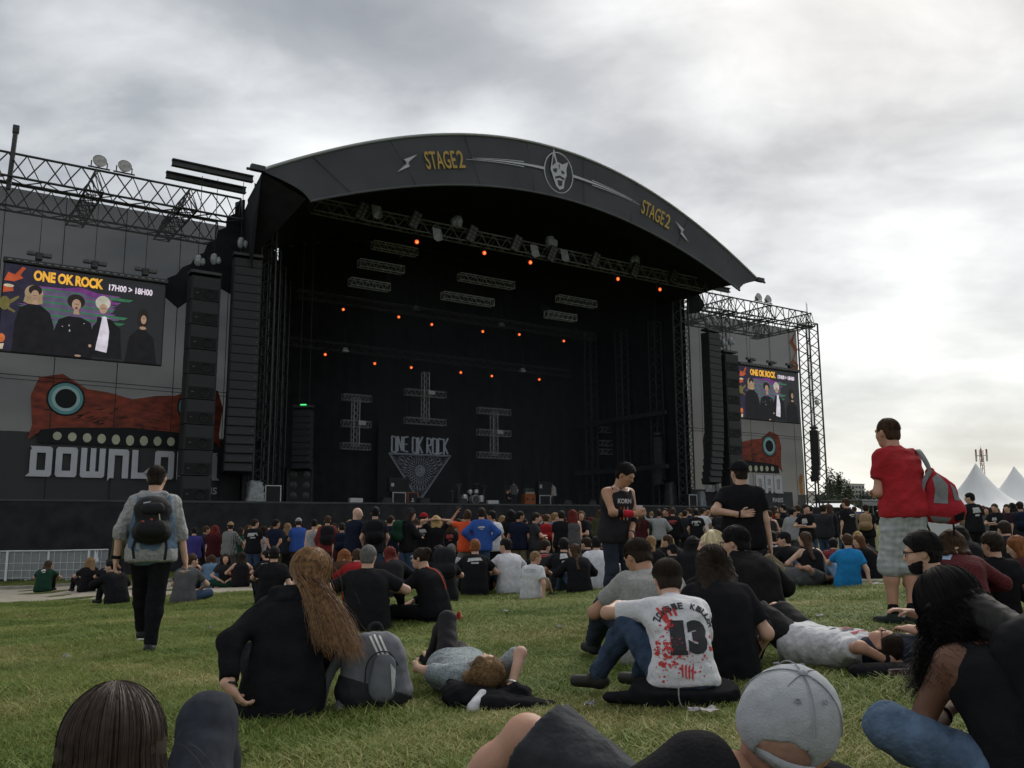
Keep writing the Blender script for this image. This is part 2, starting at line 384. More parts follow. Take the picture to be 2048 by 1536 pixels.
# ---------------------------------------------------------------- crowd barrier on the left
def build_barrier():
    wm = mat('barrier_paint', (.62, .64, .66), .5, .06, 5, metal=.2); mesh_m = mat('barrier_mesh', (.42, .44, .46), .7, .1, 4, alpha=.55)
    xs = [-75, 8, 92, 172, 213]; P = []
    for i, px in enumerate(xs):
        x, y = on_ground(px, 1163 - i * 1.0); P.append(Vector((x, y, gz(x, y))))
    ords = ['leftmost panel', 'second panel from the left', 'third panel from the left', 'last narrow panel on the right']
    for i in range(4):
        a, b = P[i], P[i + 1]; d = b - a; ln = d.length; rz = math.atan2(d.y, d.x)
        t = thing('crowd_barrier', 'white metal mesh crowd barrier, ' + ords[i] + '', 'barrier', a, rz, 'white crowd barrier panels on the left')
        h = 1.22; sl = d.z / math.hypot(d.x, d.y)
        Lh = math.hypot(d.x, d.y)
        MB().tube((0, 0, h), (Lh, 0, h + sl * Lh), .03, 8).build('top_rail', wm, t)
        MB().box((.05, 0, h / 2), (.09, .05, h)).build('post', wm, t)
        nb = max(3, int(Lh / .3))
        for k in range(1, nb): MB().tube((Lh * k / nb, 0, .03), (Lh * k / nb, 0, h), .009, 5).build('bar', wm, t)
        for z in (.12, .42, .72): MB().tube((0, 0, z), (Lh, 0, z + sl * Lh), .011, 5).build('rail', wm, t)
        MB().add([(.1, .03, .06), (Lh, .03, .06 + sl * Lh), (Lh, .03, h), (.1, .03, h)], [(0, 1, 2, 3)]).build('mesh_infill', mesh_m, t)
        MB().box((Lh * .5, .35, .03), (.05, .7, .04)).build('foot', wm, t)
build_barrier()
# ---------------------------------------------------------------- background on the right
def leaf_crown(name, c, rx, rz, n, size, material, parent, clumps=14, seed=1, up=1.0):
    g = np.random.default_rng(seed); V = []; Q = []
    cen = np.c_[g.normal(0, .42, (clumps, 2)), g.uniform(-.85, .85, clumps)]
    for k in range(n):
        q = cen[g.integers(clumps)] + g.normal(0, .24, 3)
        if abs(q[2]) > 1.1: continue
        taper = (1 - .45 * max(0, q[2])) if up else 1
        p = np.array([c[0] + q[0] * rx * taper, c[1] + q[1] * rx * taper, c[2] + q[2] * rz])
        a = g.normal(0, 1, 3); a /= np.linalg.norm(a); b = np.cross(a, g.normal(0, 1, 3)); b /= np.linalg.norm(b) + 1e-6
        s = size * g.uniform(.6, 1.4); i = len(V); V += [p - a * s, p - b * s * .6, p + a * s, p + b * s * .6]; Q.append((i, i + 1, i + 2, i + 3))
    o = obj(name, mesh_np(name, V, Q, material, False), parent); return o
def build_background():
    leafm = mat('far_leaf', (.045, .065, .032), .8, .45, .8); leafd = mat('far_leaf_dark', (.03, .045, .026), .8, .4, .5); bark = mat('bark', (.07, .055, .04), .9, .3, 2)
    wht = mat('tent_fabric', (.80, .81, .82), .7, .05, .4, bump=.15, bscale=2)
    # poplars
    for i, (px, top, D, w, lab) in enumerate([(1665, 942, 205, 2.2, 'slender poplar, leftmost and tallest of the row beside the stage tower'), (1684, 951, 208, 2.0, 'slender poplar in the middle of the row beside the stage tower'),
                                   (1699, 962, 210, 2.1, 'shorter bushy poplar just left of the pale apartment block'), (1650, 985, 215, 2.6, 'low dark tree seen through the foot of the right stage tower'), (1672, 1000, 190, 4.0, 'broad dark bush at the foot of the poplars')]):
        x, y = at_dist(px, D); g = gz(x, y); h = z_at(px, top, D) - g
        t = thing('poplar_tree', lab, 'tree', (x, y, g), 0, 'trees beside the stage tower')
        m = MB().tube((0, 0, -.3), (.1, 0, h * .8), .22, 7, .06)
        for k in range(14):
            z0 = h * random.uniform(.15, .7); a = random.uniform(0, 6.28); m.tube((.08, 0, z0), (math.cos(a) * w * .6, math.sin(a) * w * .6, z0 + h * .25), .07, 5, .02)
        m.build('trunk', bark, t)
        leaf_crown('crown', (0, 0, h * .56), w, h * .46, 1500, .24, leafm, t, 22, 40 + i)
    # wooded hill line
    for i, (px, top, D, w, lab) in enumerate([(1868, 968, 330, 9, 'tall dark tree just right of the red and grey backpack'), (1892, 984, 330, 8, 'round dark tree between the backpack and the first white tent'), (1912, 985, 335, 9, 'dark tree against the left slope of the first white tent'),
                                   (1990, 990, 340, 9, 'dark tree in the gap between the two white tents'), (2012, 988, 340, 9, 'dark tree left of the second white tent peak'), (1750, 985, 420, 10, 'small distant tree right of the pale apartment block')]):
        x, y = at_dist(px, D); g = gz(x, y); h = z_at(px, top, D) - g
        t = thing('broadleaf_tree', lab, 'tree', (x, y, g), 0, 'trees on the far rise')
        MB().tube((0, 0, -.3), (0, 0, h * .6), .5, 7, .2).build('trunk', bark, t)
        leaf_crown('crown', (0, 0, h * .6), w * .8, h * .42, 1500, .55, leafd, t, 20, 90 + i, 0)
    # far wood band behind everything
    V = []; Q = []; g_ = np.random.default_rng(5)
    for k in range(9000):
        px = g_.uniform(1600, 2300); D = g_.uniform(420, 520); x, y = at_dist(px, D); top = (1049 - (1002 + 6 * math.sin(px / 37) + 4 * math.sin(px / 11))) * D / 1770
        z = CAMZ - 1 + (top + 1) * g_.uniform(0, 1); a = g_.normal(0, 1, 3); a /= np.linalg.norm(a); b = np.cross(a, g_.normal(0, 1, 3)); s = 1.3; i = len(V)
        p = np.array([x, y, z]); V += [p - a * s, p - b * s * .6, p + a * s, p + b * s * .6]; Q.append((i, i + 1, i + 2, i + 3))
    o = obj('far_wood', mesh_np('far_wood', V, Q, leafd, False)); o['kind'] = 'stuff'; tag(o, 'dark band of far woodland along the skyline right of the stage', 'woodland')
    # apartment blocks
    conc = mat('pale_concrete', (.52, .50, .46), .85, .1, .2); win = mat('far_window', (.05, .06, .07), .2, .2, .3)
    def block(px0, px1, top, D, depth, floors, cols, lab, step=0):
        xa, ya = at_dist(px0, D); xb, yb = at_dist(px1, D + 6); w = math.hypot(xb - xa, yb - ya); rz = math.atan2(yb - ya, xb - xa); g = gz(xa, ya); h = z_at(px0, top, D) - g
        t = thing('apartment_building', lab, 'building', (xa, ya, g), rz)
        MB().box((w / 2, depth / 2, h / 2), (w, depth, h)).build('wall', conc, t)
        MB().box((w * .3, depth / 2, h + 1), (w * .2, depth * .4, 2)).build('roof_hut', conc, t)
        MB().box((w / 2, depth / 2, h + .15), (w + .6, depth + .6, .3)).build('roof', conc, t)
        fh = h / (floors + .5); cw = w / cols; shared = MB().box((0, 0, 0), (cw * .58, .3, fh * .52)).mesh('window', win); bal = MB().box((0, 0, 0), (cw * .95, .7, fh * .30)).mesh('balcony', conc)
        for f in range(floors):
            for c in range(cols):
                obj('window', shared, t, (cw * (c + .5), -.06, fh * (f + .85)))
                if c % 2 == 0: obj('balcony', bal, t, (cw * (c + .5), -.36, fh * (f + .45)))
    block(1701, 1734, 968, 420, 12, 8, 5, 'pale apartment block with rows of dark windows beyond the poplars')
    block(1734, 1748, 984, 430, 10, 5, 3, 'low pale building right of the apartment block')
    block(1640, 1662, 990, 400, 10, 4, 4, 'low pale building behind the foot of the right stage tower')
    # antenna mast
    x, y = at_dist(1975, 260); g = gz(x, y); H = z_at(1975, 900, 260) - g
    t = thing('antenna_mast', 'slim lattice phone mast with clustered antennas behind the first white tent', 'mast', (x, y, g))
    pale = mat('mast_white', (.5, .48, .46), .5, .05, 1); red = mat('mast_red', (.30, .10, .07), .5, .1, 1)
    n = 9
    for k in range(n):
        z0, z1 = H * k / n, H * (k + 1) / n; m = MB(); r = .55
        for a in range(3):
            p = [math.cos(a * 2.09) * r, math.sin(a * 2.09) * r]; q = [math.cos((a + 1) * 2.09) * r, math.sin((a + 1) * 2.09) * r]
            m.tube((*p, z0), (*p, z1), .10, 5); m.tube((*p, z0), (*q, (z0 + z1) / 2), .06, 4); m.tube((*q, (z0 + z1) / 2), (*p, z1), .06, 4)
        m.build('mast_section', red if k % 2 else pale, t)
    for a in range(6):
        c = (math.cos(a * 1.05) * 1.6, math.sin(a * 1.05) * 1.6)
        MB().box((*c, H - (2.2 if a % 2 else .9)), (.35, .35, 2.4)).tube((0, 0, H - 1.6), (*c, H - 1.6), .07, 5).build('antenna', pale if a % 2 else red, t)
    MB().tube((0, 0, H - .5), (0, 0, H + 1.2), .06, 5).build('lightning_rod', pale, t)
    # pagoda tents
    def tent(px, top, D, s, lab, rz, eave=2.5):
        x, y = at_dist(px, D); g = gz(x, y); h = z_at(px, top, D) - g
        t = thing('pagoda_tent', lab, 'tent', (x, y, g), rz, 'white pagoda tents on the right')
        n = 40; prof = 14; V = []; Q = []
        for j in range(prof + 1):
            f = j / prof; r = (1 - f); zz = eave + (h - eave) * (f ** 1.0 * .62 + .38 * f ** 3.2)
            for i in range(n):
                a = 2 * math.pi * i / n + math.pi / 4; sq = 1 / max(abs(math.cos(a)), abs(math.sin(a))); k = sq * (1 - f ** .5) + 1.12 * f ** .5
                sag = 1 - .10 * math.sin(math.pi * f) * (1 if True else 0)
                V.append((math.cos(a) * r * s * k * sag, math.sin(a) * r * s * k * sag, zz))
        for j in range(prof):
            for i in range(n): Q.append((j * n + i, j * n + (i + 1) % n, (j + 1) * n + (i + 1) % n, (j + 1) * n + i))
        obj('roof', mesh_np('roof', V, Q, wht), t)
        va = MB(); m = 14
        for sd in range(4):
            rot = Matrix.Rotation(sd * math.pi / 2, 3, 'Z')
            for i in range(m):
                a, b = -s + 2 * s * i / m, -s + 2 * s * (i + 1) / m
                va.add([rot @ Vector(q) for q in ((a, -s - .01, eave), (b, -s - .01, eave), (b, -s - .01, eave - .22), ((a + b) / 2, -s - .01, eave - .36), (a, -s - .01, eave - .22))], [(0, 1, 2, 3, 4)])
        va.build('valance', wht, t)
        for a, b in ((-1, -1), (1, -1), (1, 1), (-1, 1)): MB().box((a * s * .985, b * s * .985, eave / 2), (.08, .08, eave)).build('post', mat('alu', (.5, .5, .52), .4, .05, 3, metal=.6), t)
        for sd in (1, 2, 3): MB().box(Matrix.Rotation(sd * math.pi / 2, 3, 'Z') @ Vector((0, -s, eave / 2)), (2 * s * .97 if sd == 2 else .03, .03 if sd == 2 else 2 * s * .97, eave * .98)).build('side_wall', wht, t)
    tent(1962, 926, 64, 3.5, 'white pagoda tent with the nearer, taller peak on the right', R(38), 1.75)
    tent(2039, 932, 67, 3.5, 'white pagoda tent cut by the right picture edge', R(38), 1.75)
    # service roofs by the stage foot
    gm = mat('grey_steel', (.16, .165, .17), .5, .1, 1, metal=.3); blue = mat('blue_tarp', (.05, .06, .22), .6, .2, .6)
    x, y = at_dist(1690, 88); t = thing('service_tent', 'long low white tent roof beyond the barrier right of the stage', 'tent', (x, y, gz(x, y)), R(8))
    MB().add([(-2.6, 0, 2.2), (2.2, 0, 2.2), (2.2, 3, 3.1), (-2.6, 3, 3.1), (2.2, 6, 2.2), (-2.6, 6, 2.2)], [(0, 1, 2, 3), (3, 2, 4, 5)]).build('roof', wht, t)
    MB().box((-.2, 0, 1.7), (4.6, .04, .95)).build('front_flap', blue, t); MB().box((-.2, .2, .7), (4.6, .04, 1.3)).build('side_wall', wht, t)
    x, y = at_dist(1663, 92); t = thing('parked_van', 'white van with sloping bonnet parked behind the right stage tower', 'van', (x, y, gz(x, y)), R(20))
    MB().plate([(-2.4, .5), (2.3, .5), (2.35, 1.2), (1.5, 1.5), (.8, 2.55), (-2.3, 2.7), (-2.45, 2.5)], -.95, .95).build('body', mat('van_white', (.6, .62, .63), .35, .05, 1, spec=.5), t, bevel=.06)
    MB().plate([(.3, 1.5), (1.35, 1.5), (.75, 2.35), (.3, 2.4)], -.98, -.955).build('side_window', win, t)
    for xx in (-1.5, 1.5): MB().lathe([(.0, -.1), (.36, -.1), (.36, .1), (0, .1)], (xx, -.95, .36), 16, rot=Matrix.Rotation(R(90), 3, 'X')).build('wheel', mat('rubber', (.02, .02, .02), .8), t)
    x, y = at_dist(1752, 70); t = thing('metal_canopy', 'grey flat metal canopy on slanted posts behind the man in red', 'canopy', (x, y, gz(x, y)), R(30))
    MB().box((0, 2, 2.85), (3.6, 4.5, .14)).build('roof_sheet', gm, t, bevel=.02); MB().box((0, -.3, 2.6), (3.7, .12, .3)).build('fascia_beam', gm, t)
    for a in (-1.6, -.3, 1.6): MB().tube((a + .25, 0, 0), (a, 0, 2.8), .06, 6).build('post', gm, t)
build_background()
# ================================================================ the stage
BLK = mat('black_cloth', (.019, .020, .023), .95, .25, 1.2, bump=.5, bscale=3, spec=.1)
SKIRT = mat('skirt_cloth', (.027, .028, .031), .95, .25, 1.5, bump=.6, bscale=4, spec=.1)
FASC = mat('fascia_vinyl', (.058, .061, .068), .75, .12, .5, bump=.3, bscale=1.5, spec=.2)
RIM = mat('rim_tube', (.30, .32, .32), .5, .1, 1, metal=.3)
STEEL = mat('dark_steel', (.055, .057, .06), .55, .2, 3, metal=.5)
ALU = mat('truss_alu', (.16, .165, .17), .45, .15, 4, metal=.6)
ALUD = mat('truss_alu_dim', (.34, .35, .36), .45, .15, 4, metal=.6)
CABM = mat('speaker_cabinet', (.022, .023, .025), .7, .2, 3, bump=.3, bscale=30)
GRILL = mat('speaker_grille', (.030, .031, .034), .6, .2, 30, metal=.3)
PLAST = mat('plastic_wrap', (.21, .23, .245), .3, .3, 6, bump=1.0, bscale=12, spec=.5)
GOLD = mat('gold_print', (.42, .285, .075), .7, .05, 3); PALE = mat('pale_print', (.46, .47, .50), .7, .05, 3)
CABLE = mat('cable', (.02, .02, .02), .7)

def truss(t, a, b, w, h, n, mt, rc=.05, rb=.025, shape='box', chord='chord', brace='braces'):
    """lattice between local points a and b; section w wide, h tall"""
    a, b = Vector(a), Vector(b); d = (b - a).normalized()
    up = Vector((0, 0, 1)) if abs(d.z) < .9 else Vector((0, 1, 0)); s = d.cross(up).normalized(); up = s.cross(d).normalized()
    if shape == 'box': offs = [s * w / 2 + up * h / 2, -s * w / 2 + up * h / 2, -s * w / 2 - up * h / 2, s * w / 2 - up * h / 2]
    else: offs = [up * h / 2, -s * w / 2 - up * h / 2, s * w / 2 - up * h / 2]
    for o in offs: MB().tube(a + o, b + o, rc, 6).build(chord, mt, t)
    m = MB(); k = len(offs)
    for i in range(n):
        p, q = a.lerp(b, i / n), a.lerp(b, (i + 1) / n); r = a.lerp(b, (i + .5) / n)
        for j in range(k):
            o0, o1 = offs[j], offs[(j + 1) % k]
            m.tube(p + o0, r + o1, rb, 4, caps=False).tube(r + o1, q + o0, rb, 4, caps=False)
    for o0, o1 in zip(offs, offs[1:] + offs[:1]): m.tube(a + o0, a + o1, rb, 4).tube(b + o0, b + o1, rb, 4)
    m.build(brace, mt, t, stuff=True)
def tower(u, v, z0, z1, w, name, lab, mt, n, rc=.055, rb=.03):
    t = stage_thing(name, lab, 'truss tower', u, v, z0)
    truss(t, (0, 0, 0), (0, 0, z1 - z0), w, w, n, mt, rc, rb); return t

# ---- platform
def build_platform():
    t = stage_thing('stage_platform', 'long black stage platform with a rippled black cloth skirt', 'stage', 0, 0, 0)
    MB().box((0, 8, DECK - .06), (62, 16, .12)).build('deck', mat('deck_floor', (.02, .02, .022), .6, .2, 1), t)
    n = 240; V = []; Q = []
    for i in range(n + 1):
        u = -31.5 + 63 * i / n
        for j in range(6):
            f = j / 5; V.append((u, -.05 - .05 * math.sin(u * 2.1 + j * .4) * f - .04 * math.sin(u * 5.3 + f * 2) * f - .05 * f, DECK - .02 - f * (DECK + 1.5)))
    i = np.arange(len(V)).reshape(-1, 6); Q = np.stack([i[:-1, :-1], i[:-1, 1:], i[1:, 1:], i[1:, :-1]], -1).reshape(-1, 4)
    obj('skirt', mesh_np('skirt', V, Q, SKIRT), t)
    MB().box((0, -.03, DECK - .02), (63, .1, .09)).build('deck_edge', mat('deck_edge', (.05, .052, .055), .6, .15, 2), t)
build_platform()
# ---- drapes and backstage
def wavy_drape(name, lab, p0, p1, z0, z1, material, amp=.08):
    t = stage_thing(name, lab, 'curtain', *p0, z0); du, dv = p1[0] - p0[0], p1[1] - p0[1]; ln = math.hypot(du, dv); n = int(ln * 5); nx, ny = -dv / ln, du / ln
    V = []
    for i in range(n + 1):
        f = i / n
        for j in range(5):
            a = amp * math.sin(i * 1.25 + .6 * j) * (1 - .12 * j); V.append((du * f + nx * a, dv * f + ny * a, (z1 - z0) * j / 4))
    k = np.arange(len(V)).reshape(-1, 5); Q = np.stack([k[:-1, :-1], k[1:, :-1], k[1:, 1:], k[:-1, 1:]], -1).reshape(-1, 4)
    obj('cloth', mesh_np('cloth', V, Q, material), t); return t
wavy_drape('back_curtain', 'black curtain closing the back of the stage', (-10.7, 15.7), (17.3, 15.7), DECK, CAMZ + 22.6, BLK)
wavy_drape('side_curtain', 'black curtain along the left inner side of the stage', (-17.2, 1.0), (-10.6, 15.6), DECK, CAMZ + 18.2, BLK)
wavy_drape('side_curtain', 'black curtain along the right inner side of the stage', (17.2, 3.4), (17.2, 15.6), DECK, CAMZ + 18.2, BLK)
wavy_drape('backstage_curtain', 'low black curtain behind the left mesh banner', (-30.5, 6.0), (-14.6, 4.4), DECK - 3, CAMZ + 4.7, BLK)
wavy_drape('backstage_curtain', 'low black curtain behind the right mesh banner', (17.3, 4.2), (31, 5.2), DECK - 3, CAMZ + 2.6, BLK)
# ---- roof
UP = [(0, 22.82), (2, 22.7), (5.5, 22.3), (8.8, 21.5), (11.2, 20.65), (13.2, 19.75), (15.2, 18.75), (16.8, 18.0), (18.15, 17.28)]
LOW = [(0, 19.56), (4, 19.35), (7.6, 18.75), (10.5, 18.0), (12.6, 17.25), (14.2, 16.65), (15.6, 16.18)]
def arc(T, u): return np.interp(abs(u), [p[0] for p in T], [p[1] for p in T])
def sm_arc(T, u):
    # smooth through the points with a fitted even polynomial
    us = np.array([p[0] for p in T]); zs = np.array([p[1] for p in T]); A = np.stack([us ** 0, us ** 2, us ** 4], 1); c = np.linalg.lstsq(A, zs, rcond=None)[0]
    return c[0] + c[1] * u * u + c[2] * u ** 4
def build_roof():
    zb = CAMZ; t = stage_thing('stage_roof', 'dark arched stage roof with a grey fascia reading STAGE 2 twice', 'stage roof', 0, -3, zb)
    n = 72; k = 9; V = []
    for i in range(n + 1):
        f = -1 + 2 * i / n
        uu, ul = 18.15 * f, 15.75 * f
        bow = -.9 * max(0, abs(f) - .9) / .1 if abs(f) > .9 else 0
        for j in range(k):
            g = j / (k - 1); u = uu + (ul - uu) * g
            inw = math.sin(math.pi * g) * .55 * (abs(f) ** 12) * (1 if f > 0 else -1)
            z = sm_arc(UP, uu) * (1 - g) + sm_arc(LOW, ul) * g
            V.append((u - inw, -.35 * g + .05 * math.sin(u * .8) * math.sin(math.pi * g), z))
    i = np.arange(len(V)).reshape(-1, k); Q = np.stack([i[:-1, :-1], i[:-1, 1:], i[1:, 1:], i[1:, :-1]], -1).reshape(-1, 4)
    obj('fascia', mesh_np('fascia', V, Q, FASC), t)
    for f in (-.86, -.62, -.36, -.12, .12, .36, .62, .86): MB().sweep([((18.15 + (15.75 - 18.15) * g) * f, -.36 * g - .02, sm_arc(UP, 18.15 * f) * (1 - g) + sm_arc(LOW, 15.75 * f) * g) for g in np.linspace(0, 1, 7)], .018, 4).build('seam', mat('seam', (.045, .047, .05), .8), t)
    us = np.linspace(-18.15, 18.15, 60)
    MB().sweep([(u, -.02, sm_arc(UP, u) + .05) for u in us], .085, 8).build('top_rim', RIM, t, smooth_=True)
    us = np.linspace(-15.75, 15.75, 50)
    MB().sweep([(u, -.34, sm_arc(LOW, u)) for u in us], .07, 8).build('lower_hem', mat('hem', (.075, .08, .085), .6, .1, 2), t, smooth_=True)
    for s in (-1, 1): MB().box((s * 18.35, 0, 17.33), (.7, .3, .3)).tube((s * 18.1, 0, 17.3), (s * 18.9, 0, 17.2), .08, 6).build('rim_clamp', STEEL, t, bevel=.03)
    # vault going back
    us = np.linspace(-18.1, 18.1, 49); V = []
    for v in (0.05, 3, 9, 14, 18.7): k_ = 1 if v < 1 else .95; V += [(u * k_, v, sm_arc(UP, u * k_) + .02 - .10 * v * .4 - (.0 if v < 1 else .45)) for u in us]
    i = np.arange(len(V)).reshape(5, -1); Q = np.stack([i[:-1, :-1], i[:-1, 1:], i[1:, 1:], i[1:, :-1]], -1).reshape(-1, 4)
    obj('roof_skin', mesh_np('roof_skin', V, Q, mat('roof_skin', (.022, .024, .028), .8, .2, .6)), t)
    for s in (-1,):   # end gores under the tips and the side cheeks of black cloth
        MB().add([(s * 18.1, .06, 17.2), (s * 15.9, -.2, 16.2), (s * 17.2, 3.8, 14.0), (s * 17.6, 3.9, 17.1)], [(0, 1, 2, 3)]).build('side_gore', BLK, t)
        MB().add([(s * 18.1, .1, 17.25), (s * 17.4, 5, 16.9), (s * 17.25, 5, 12.5), (s * 17.25, 3.9, 12.5)], [(0, 1, 2, 3)]).build('side_flap', BLK, t)
    for v in (1.5, 5, 9, 13):
        MB().path([(u, v, sm_arc(UP, u) - .55) for u in np.linspace(-17, 17, 26)], .09, 6).build('roof_rib', STEEL, t)
    # print
    def tilt(u): return math.atan((sm_arc(UP, u + .1) - sm_arc(UP, u - .1)) / .2) * .95
    for s in (-1, 1):
        uc = s * 8.0; a = tilt(uc); zc = (sm_arc(UP, uc) + sm_arc(LOW, uc)) / 2 - .05; w, h = 2.55, 1.02
        cx, cz = uc - math.cos(a) * w / 2 + math.sin(a) * h / 2, zc - math.sin(a) * w / 2 - math.cos(a) * h / 2
        text('STAGE', w * .78, h, GOLD, t, cx, -.33, cz, a, .012, .03, space=1.02)
        text('2', w * .17, h, GOLD, t, cx + math.cos(a) * w * .83, -.33, cz + math.sin(a) * w * .83, a, .012, .03)
        ub = s * 10.35; a = tilt(ub); zc = (sm_arc(UP, ub) + sm_arc(LOW, ub)) / 2 - .1
        B = [(-.75, -.42), (.12, -.20), (-.05, -.02), (.78, .40), (-.12, .22), (.10, .02)]
        B = [(x, y) for x, y in B]
        if s > 0: B = [(-x, y) for x, y in B]
        poly_obj('lightning_bolt', [[(ub + math.cos(a) * x - math.sin(a) * y, zc + math.sin(a) * x + math.cos(a) * y) for x, y in B]], PALE, t, -.33, .05)
        # tapering double line from the emblem
        m = MB()
        for u0, u1, h0, h1, off in ((1.05, 5.9, .17, .02, .0), (2.6, 6.6, .05, .02, -.16), (2.6, 6.2, .05, .015, .15)):
            P = []; Q_ = []
            for i in range(13):
                u = s * (u0 + (u1 - u0) * i / 12); z = (sm_arc(UP, u) + sm_arc(LOW, u)) / 2 + .03 + off * (1 - i / 16); hh = h0 + (h1 - h0) * i / 12
                P += [(u, -.32, z - hh / 2), (u, -.32, z + hh / 2)]
            m.add(P, [(2 * i, 2 * i + 2, 2 * i + 3, 2 * i + 1) for i in range(12)])
        m.build('pale_line', PALE, t)
    zc = (sm_arc(UP, 0) + sm_arc(LOW, 0)) / 2 + .02
    MB().path([(1.08 * math.cos(a), -.30, zc - .05 + 1.28 * math.sin(a)) for a in np.linspace(0, 2 * math.pi, 41)], .035, 5).build('emblem_ring', PALE, t)
    hd = [(-.62, .05), (-.52, .62), (-.36, 1.42), (-.10, .62), (.30, .55), (.74, .80), (.58, .25), (.60, -.10), (.44, -.48), (.36, -.98), (.05, -1.12), (-.22, -.92), (-.42, -.45)]
    poly_obj('emblem_head', [[(x, zc + y) for x, y in hd]], PALE, t, -.31, .02)
    cut = [[(-.50, .30), (-.38, .95), (-.22, .55)], [(-.44, .12), (-.12, .20), (-.20, -.08), (-.40, -.05)], [(.16, .14), (.42, .08), (.40, -.05), (.22, -.05)], [(-.30, -.36), (.05, -.22), (.42, -.34), (.38, -.44), (.05, -.34), (-.25, -.48)], [(-.12, -.55), (.26, -.52), (.22, -.85), (-.04, -.88)], [(.0, .50), (.04, .18), (.08, .48)]]
    poly_obj('emblem_cutout', [[(x, zc + y) for x, y in q] for q in cut], FASC, t, -.335, .02)
build_roof()
# ---- wing structures
TOPZ = CAMZ + 17.5
def build_wing(s):
    side = 'left' if s < 0 else 'right'
    ALW = ALU
    t = stage_thing('roof_truss', f'long triangular lattice truss over the {side} screen, front one', 'truss', s * 17.6, 2, CAMZ + 16.2)
    truss(t, (0, 0, .65), (s * 12.6, 0, .65), .9, 1.3, 8, STEEL, .06, .035, 'tri')
    t = stage_thing('roof_truss', f'long triangular lattice truss over the {side} screen, rear one', 'truss', s * 17.6, 6.4, CAMZ + 16.2)
    truss(t, (0, 0, .65), (s * 12.6, 0, .65), .9, 1.3, 8, STEEL, .06, .035, 'tri')
    for uu, nm in ((20.4, 'nearer the arch'), (24.9, 'in the middle'), (29.9, 'at the outer end')):
        t = stage_thing('cross_truss', f'short lattice truss joining the front and rear trusses, {side} wing, {nm}', 'truss', s * uu, 1.4, CAMZ + 16.25)
        truss(t, (0, 0, .5), (0, 6.2, .5), .8, 1.1, 7, STEEL, .055, .028, 'tri')
    for k, (v, z) in enumerate(((1.4, 18.35), (2.6, 18.1))):
        t = stage_thing('steel_beam', f'dark steel I-beam jutting from the arch over the {side} wing, ' + ('upper' if k == 0 else 'lower') + ' one', 'beam', s * 17.2, v, CAMZ + z)
        MB().box((s * 2.1, 0, 0), (4.2, .3, .06)).box((s * 2.1, 0, .3), (4.2, .3, .06)).box((s * 2.1, 0, .15), (4.2, .06, .3)).build('beam', STEEL, t)
    for k, uu in enumerate((23.6, 24.75)):
        t = stage_thing('beacon_lamp', f'round floodlight on the {side} wing truss, ' + ('inner' if k == 0 else 'outer') + ' of the pair', 'floodlight', s * uu, 1.6, CAMZ + 17.6)
        rot = Matrix.Rotation(R(78), 3, 'X')
        MB().lathe([(0, -.2), (.18, -.2), (.31, .05), (.33, .1)], (0, 0, .2), 20, rot=rot).build('reflector', mat('lamp_body', (.25, .25, .25), .4, .1, 3, metal=.5), t, smooth_=True)
        MB().lathe([(0, .09), (.31, .09)], (0, 0, .2), 20, rot=rot).build('lens', mat('lamp_lens', (.35, .34, .32), .2, .3, 6, spec=.6), t)
        MB().tube((-.5, 0, -.12), (.5, 0, -.12), .04, 6).tube((-.36, 0, -.1), (-.36, 0, .2), .03, 5).tube((.36, 0, -.1), (.36, 0, .2), .03, 5).build('yoke', STEEL, t)
    if s < 0:
        t = stage_thing('mast_post', 'thin dark mast standing above the left end of the wing truss', 'mast', -28.5, 2, CAMZ + 17.2); MB().tube((0, 0, -1.5), (.1, 0, 1.5), .11, 8).build('post', STEEL, t); MB().box((.1, 0, 1.5), (.28, .28, .4)).build('head', STEEL, t, bevel=.04)
    tower(s * 30.5, 2.3, 0, CAMZ + 16.6, 1.15, 'stage_tower', f'tall lattice tower at the outer corner of the {side} wing', STEEL, 12, .07, .04)
    if s > 0: tower(s * 24.2, 6.6, 0, CAMZ + 16.4, 1.0, 'stage_tower', f'lattice tower behind the {side} mesh banner', STEEL, 13, .06, .035)
    tower(s * 15.9, 2.6, DECK - 1, CAMZ + 16.6, .8, 'stage_tower', f'lattice tower at the {side} inner edge of the stage mouth', STEEL, 16, .06, .035)
    # mesh banner
    t = stage_thing('mesh_banner', f'see-through grey mesh banner with red print and DOWNLOAD lettering, {side} of the stage', 'banner', s * 23.3, 3.0, DECK)
    scr = mat('scrim', (.050, .053, .056), .9, .12, .35, alpha=.92, bump=.3, bscale=1.5)
    H = CAMZ + 16.15 - DECK; n = 60; V = []
    for i in range(n + 1):
        x = -6.6 + 13.2 * i / n
        for j in range(9):
            z = H * j / 8; V.append((x, .06 * math.sin(x * 1.7 + z * .3) * math.sin(math.pi * j / 8), z))
    i = np.arange(len(V)).reshape(-1, 9); Q = np.stack([i[:-1, :-1], i[1:, :-1], i[1:, 1:], i[:-1, 1:]], -1).reshape(-1, 4)
    obj('mesh_cloth', mesh_np('mesh_cloth', V, Q, scr), t)
    m = MB()
    for x in (-5.2, -2.6, .2, 2.9, 5.5): m.tube((x, -.1, .1), (x, -.1, H), .018, 4)
    m.tube((-6.6, -.1, 5.9), (6.6, -.1, 5.8), .018, 4).tube((-6.6, -.1, 5.7), (6.6, -.1, 5.6), .015, 4)
    m.build('stay_cables', CABLE, t, stuff=True)
    # lettering: 8 block letters
    lw, lh, gap, sx, sz = .93, 1.42, .15, .28, .30; xc = 1.0 if s < 0 else -.75; x0 = -4.32 + xc; z0 = CAMZ + 2.36 - DECK
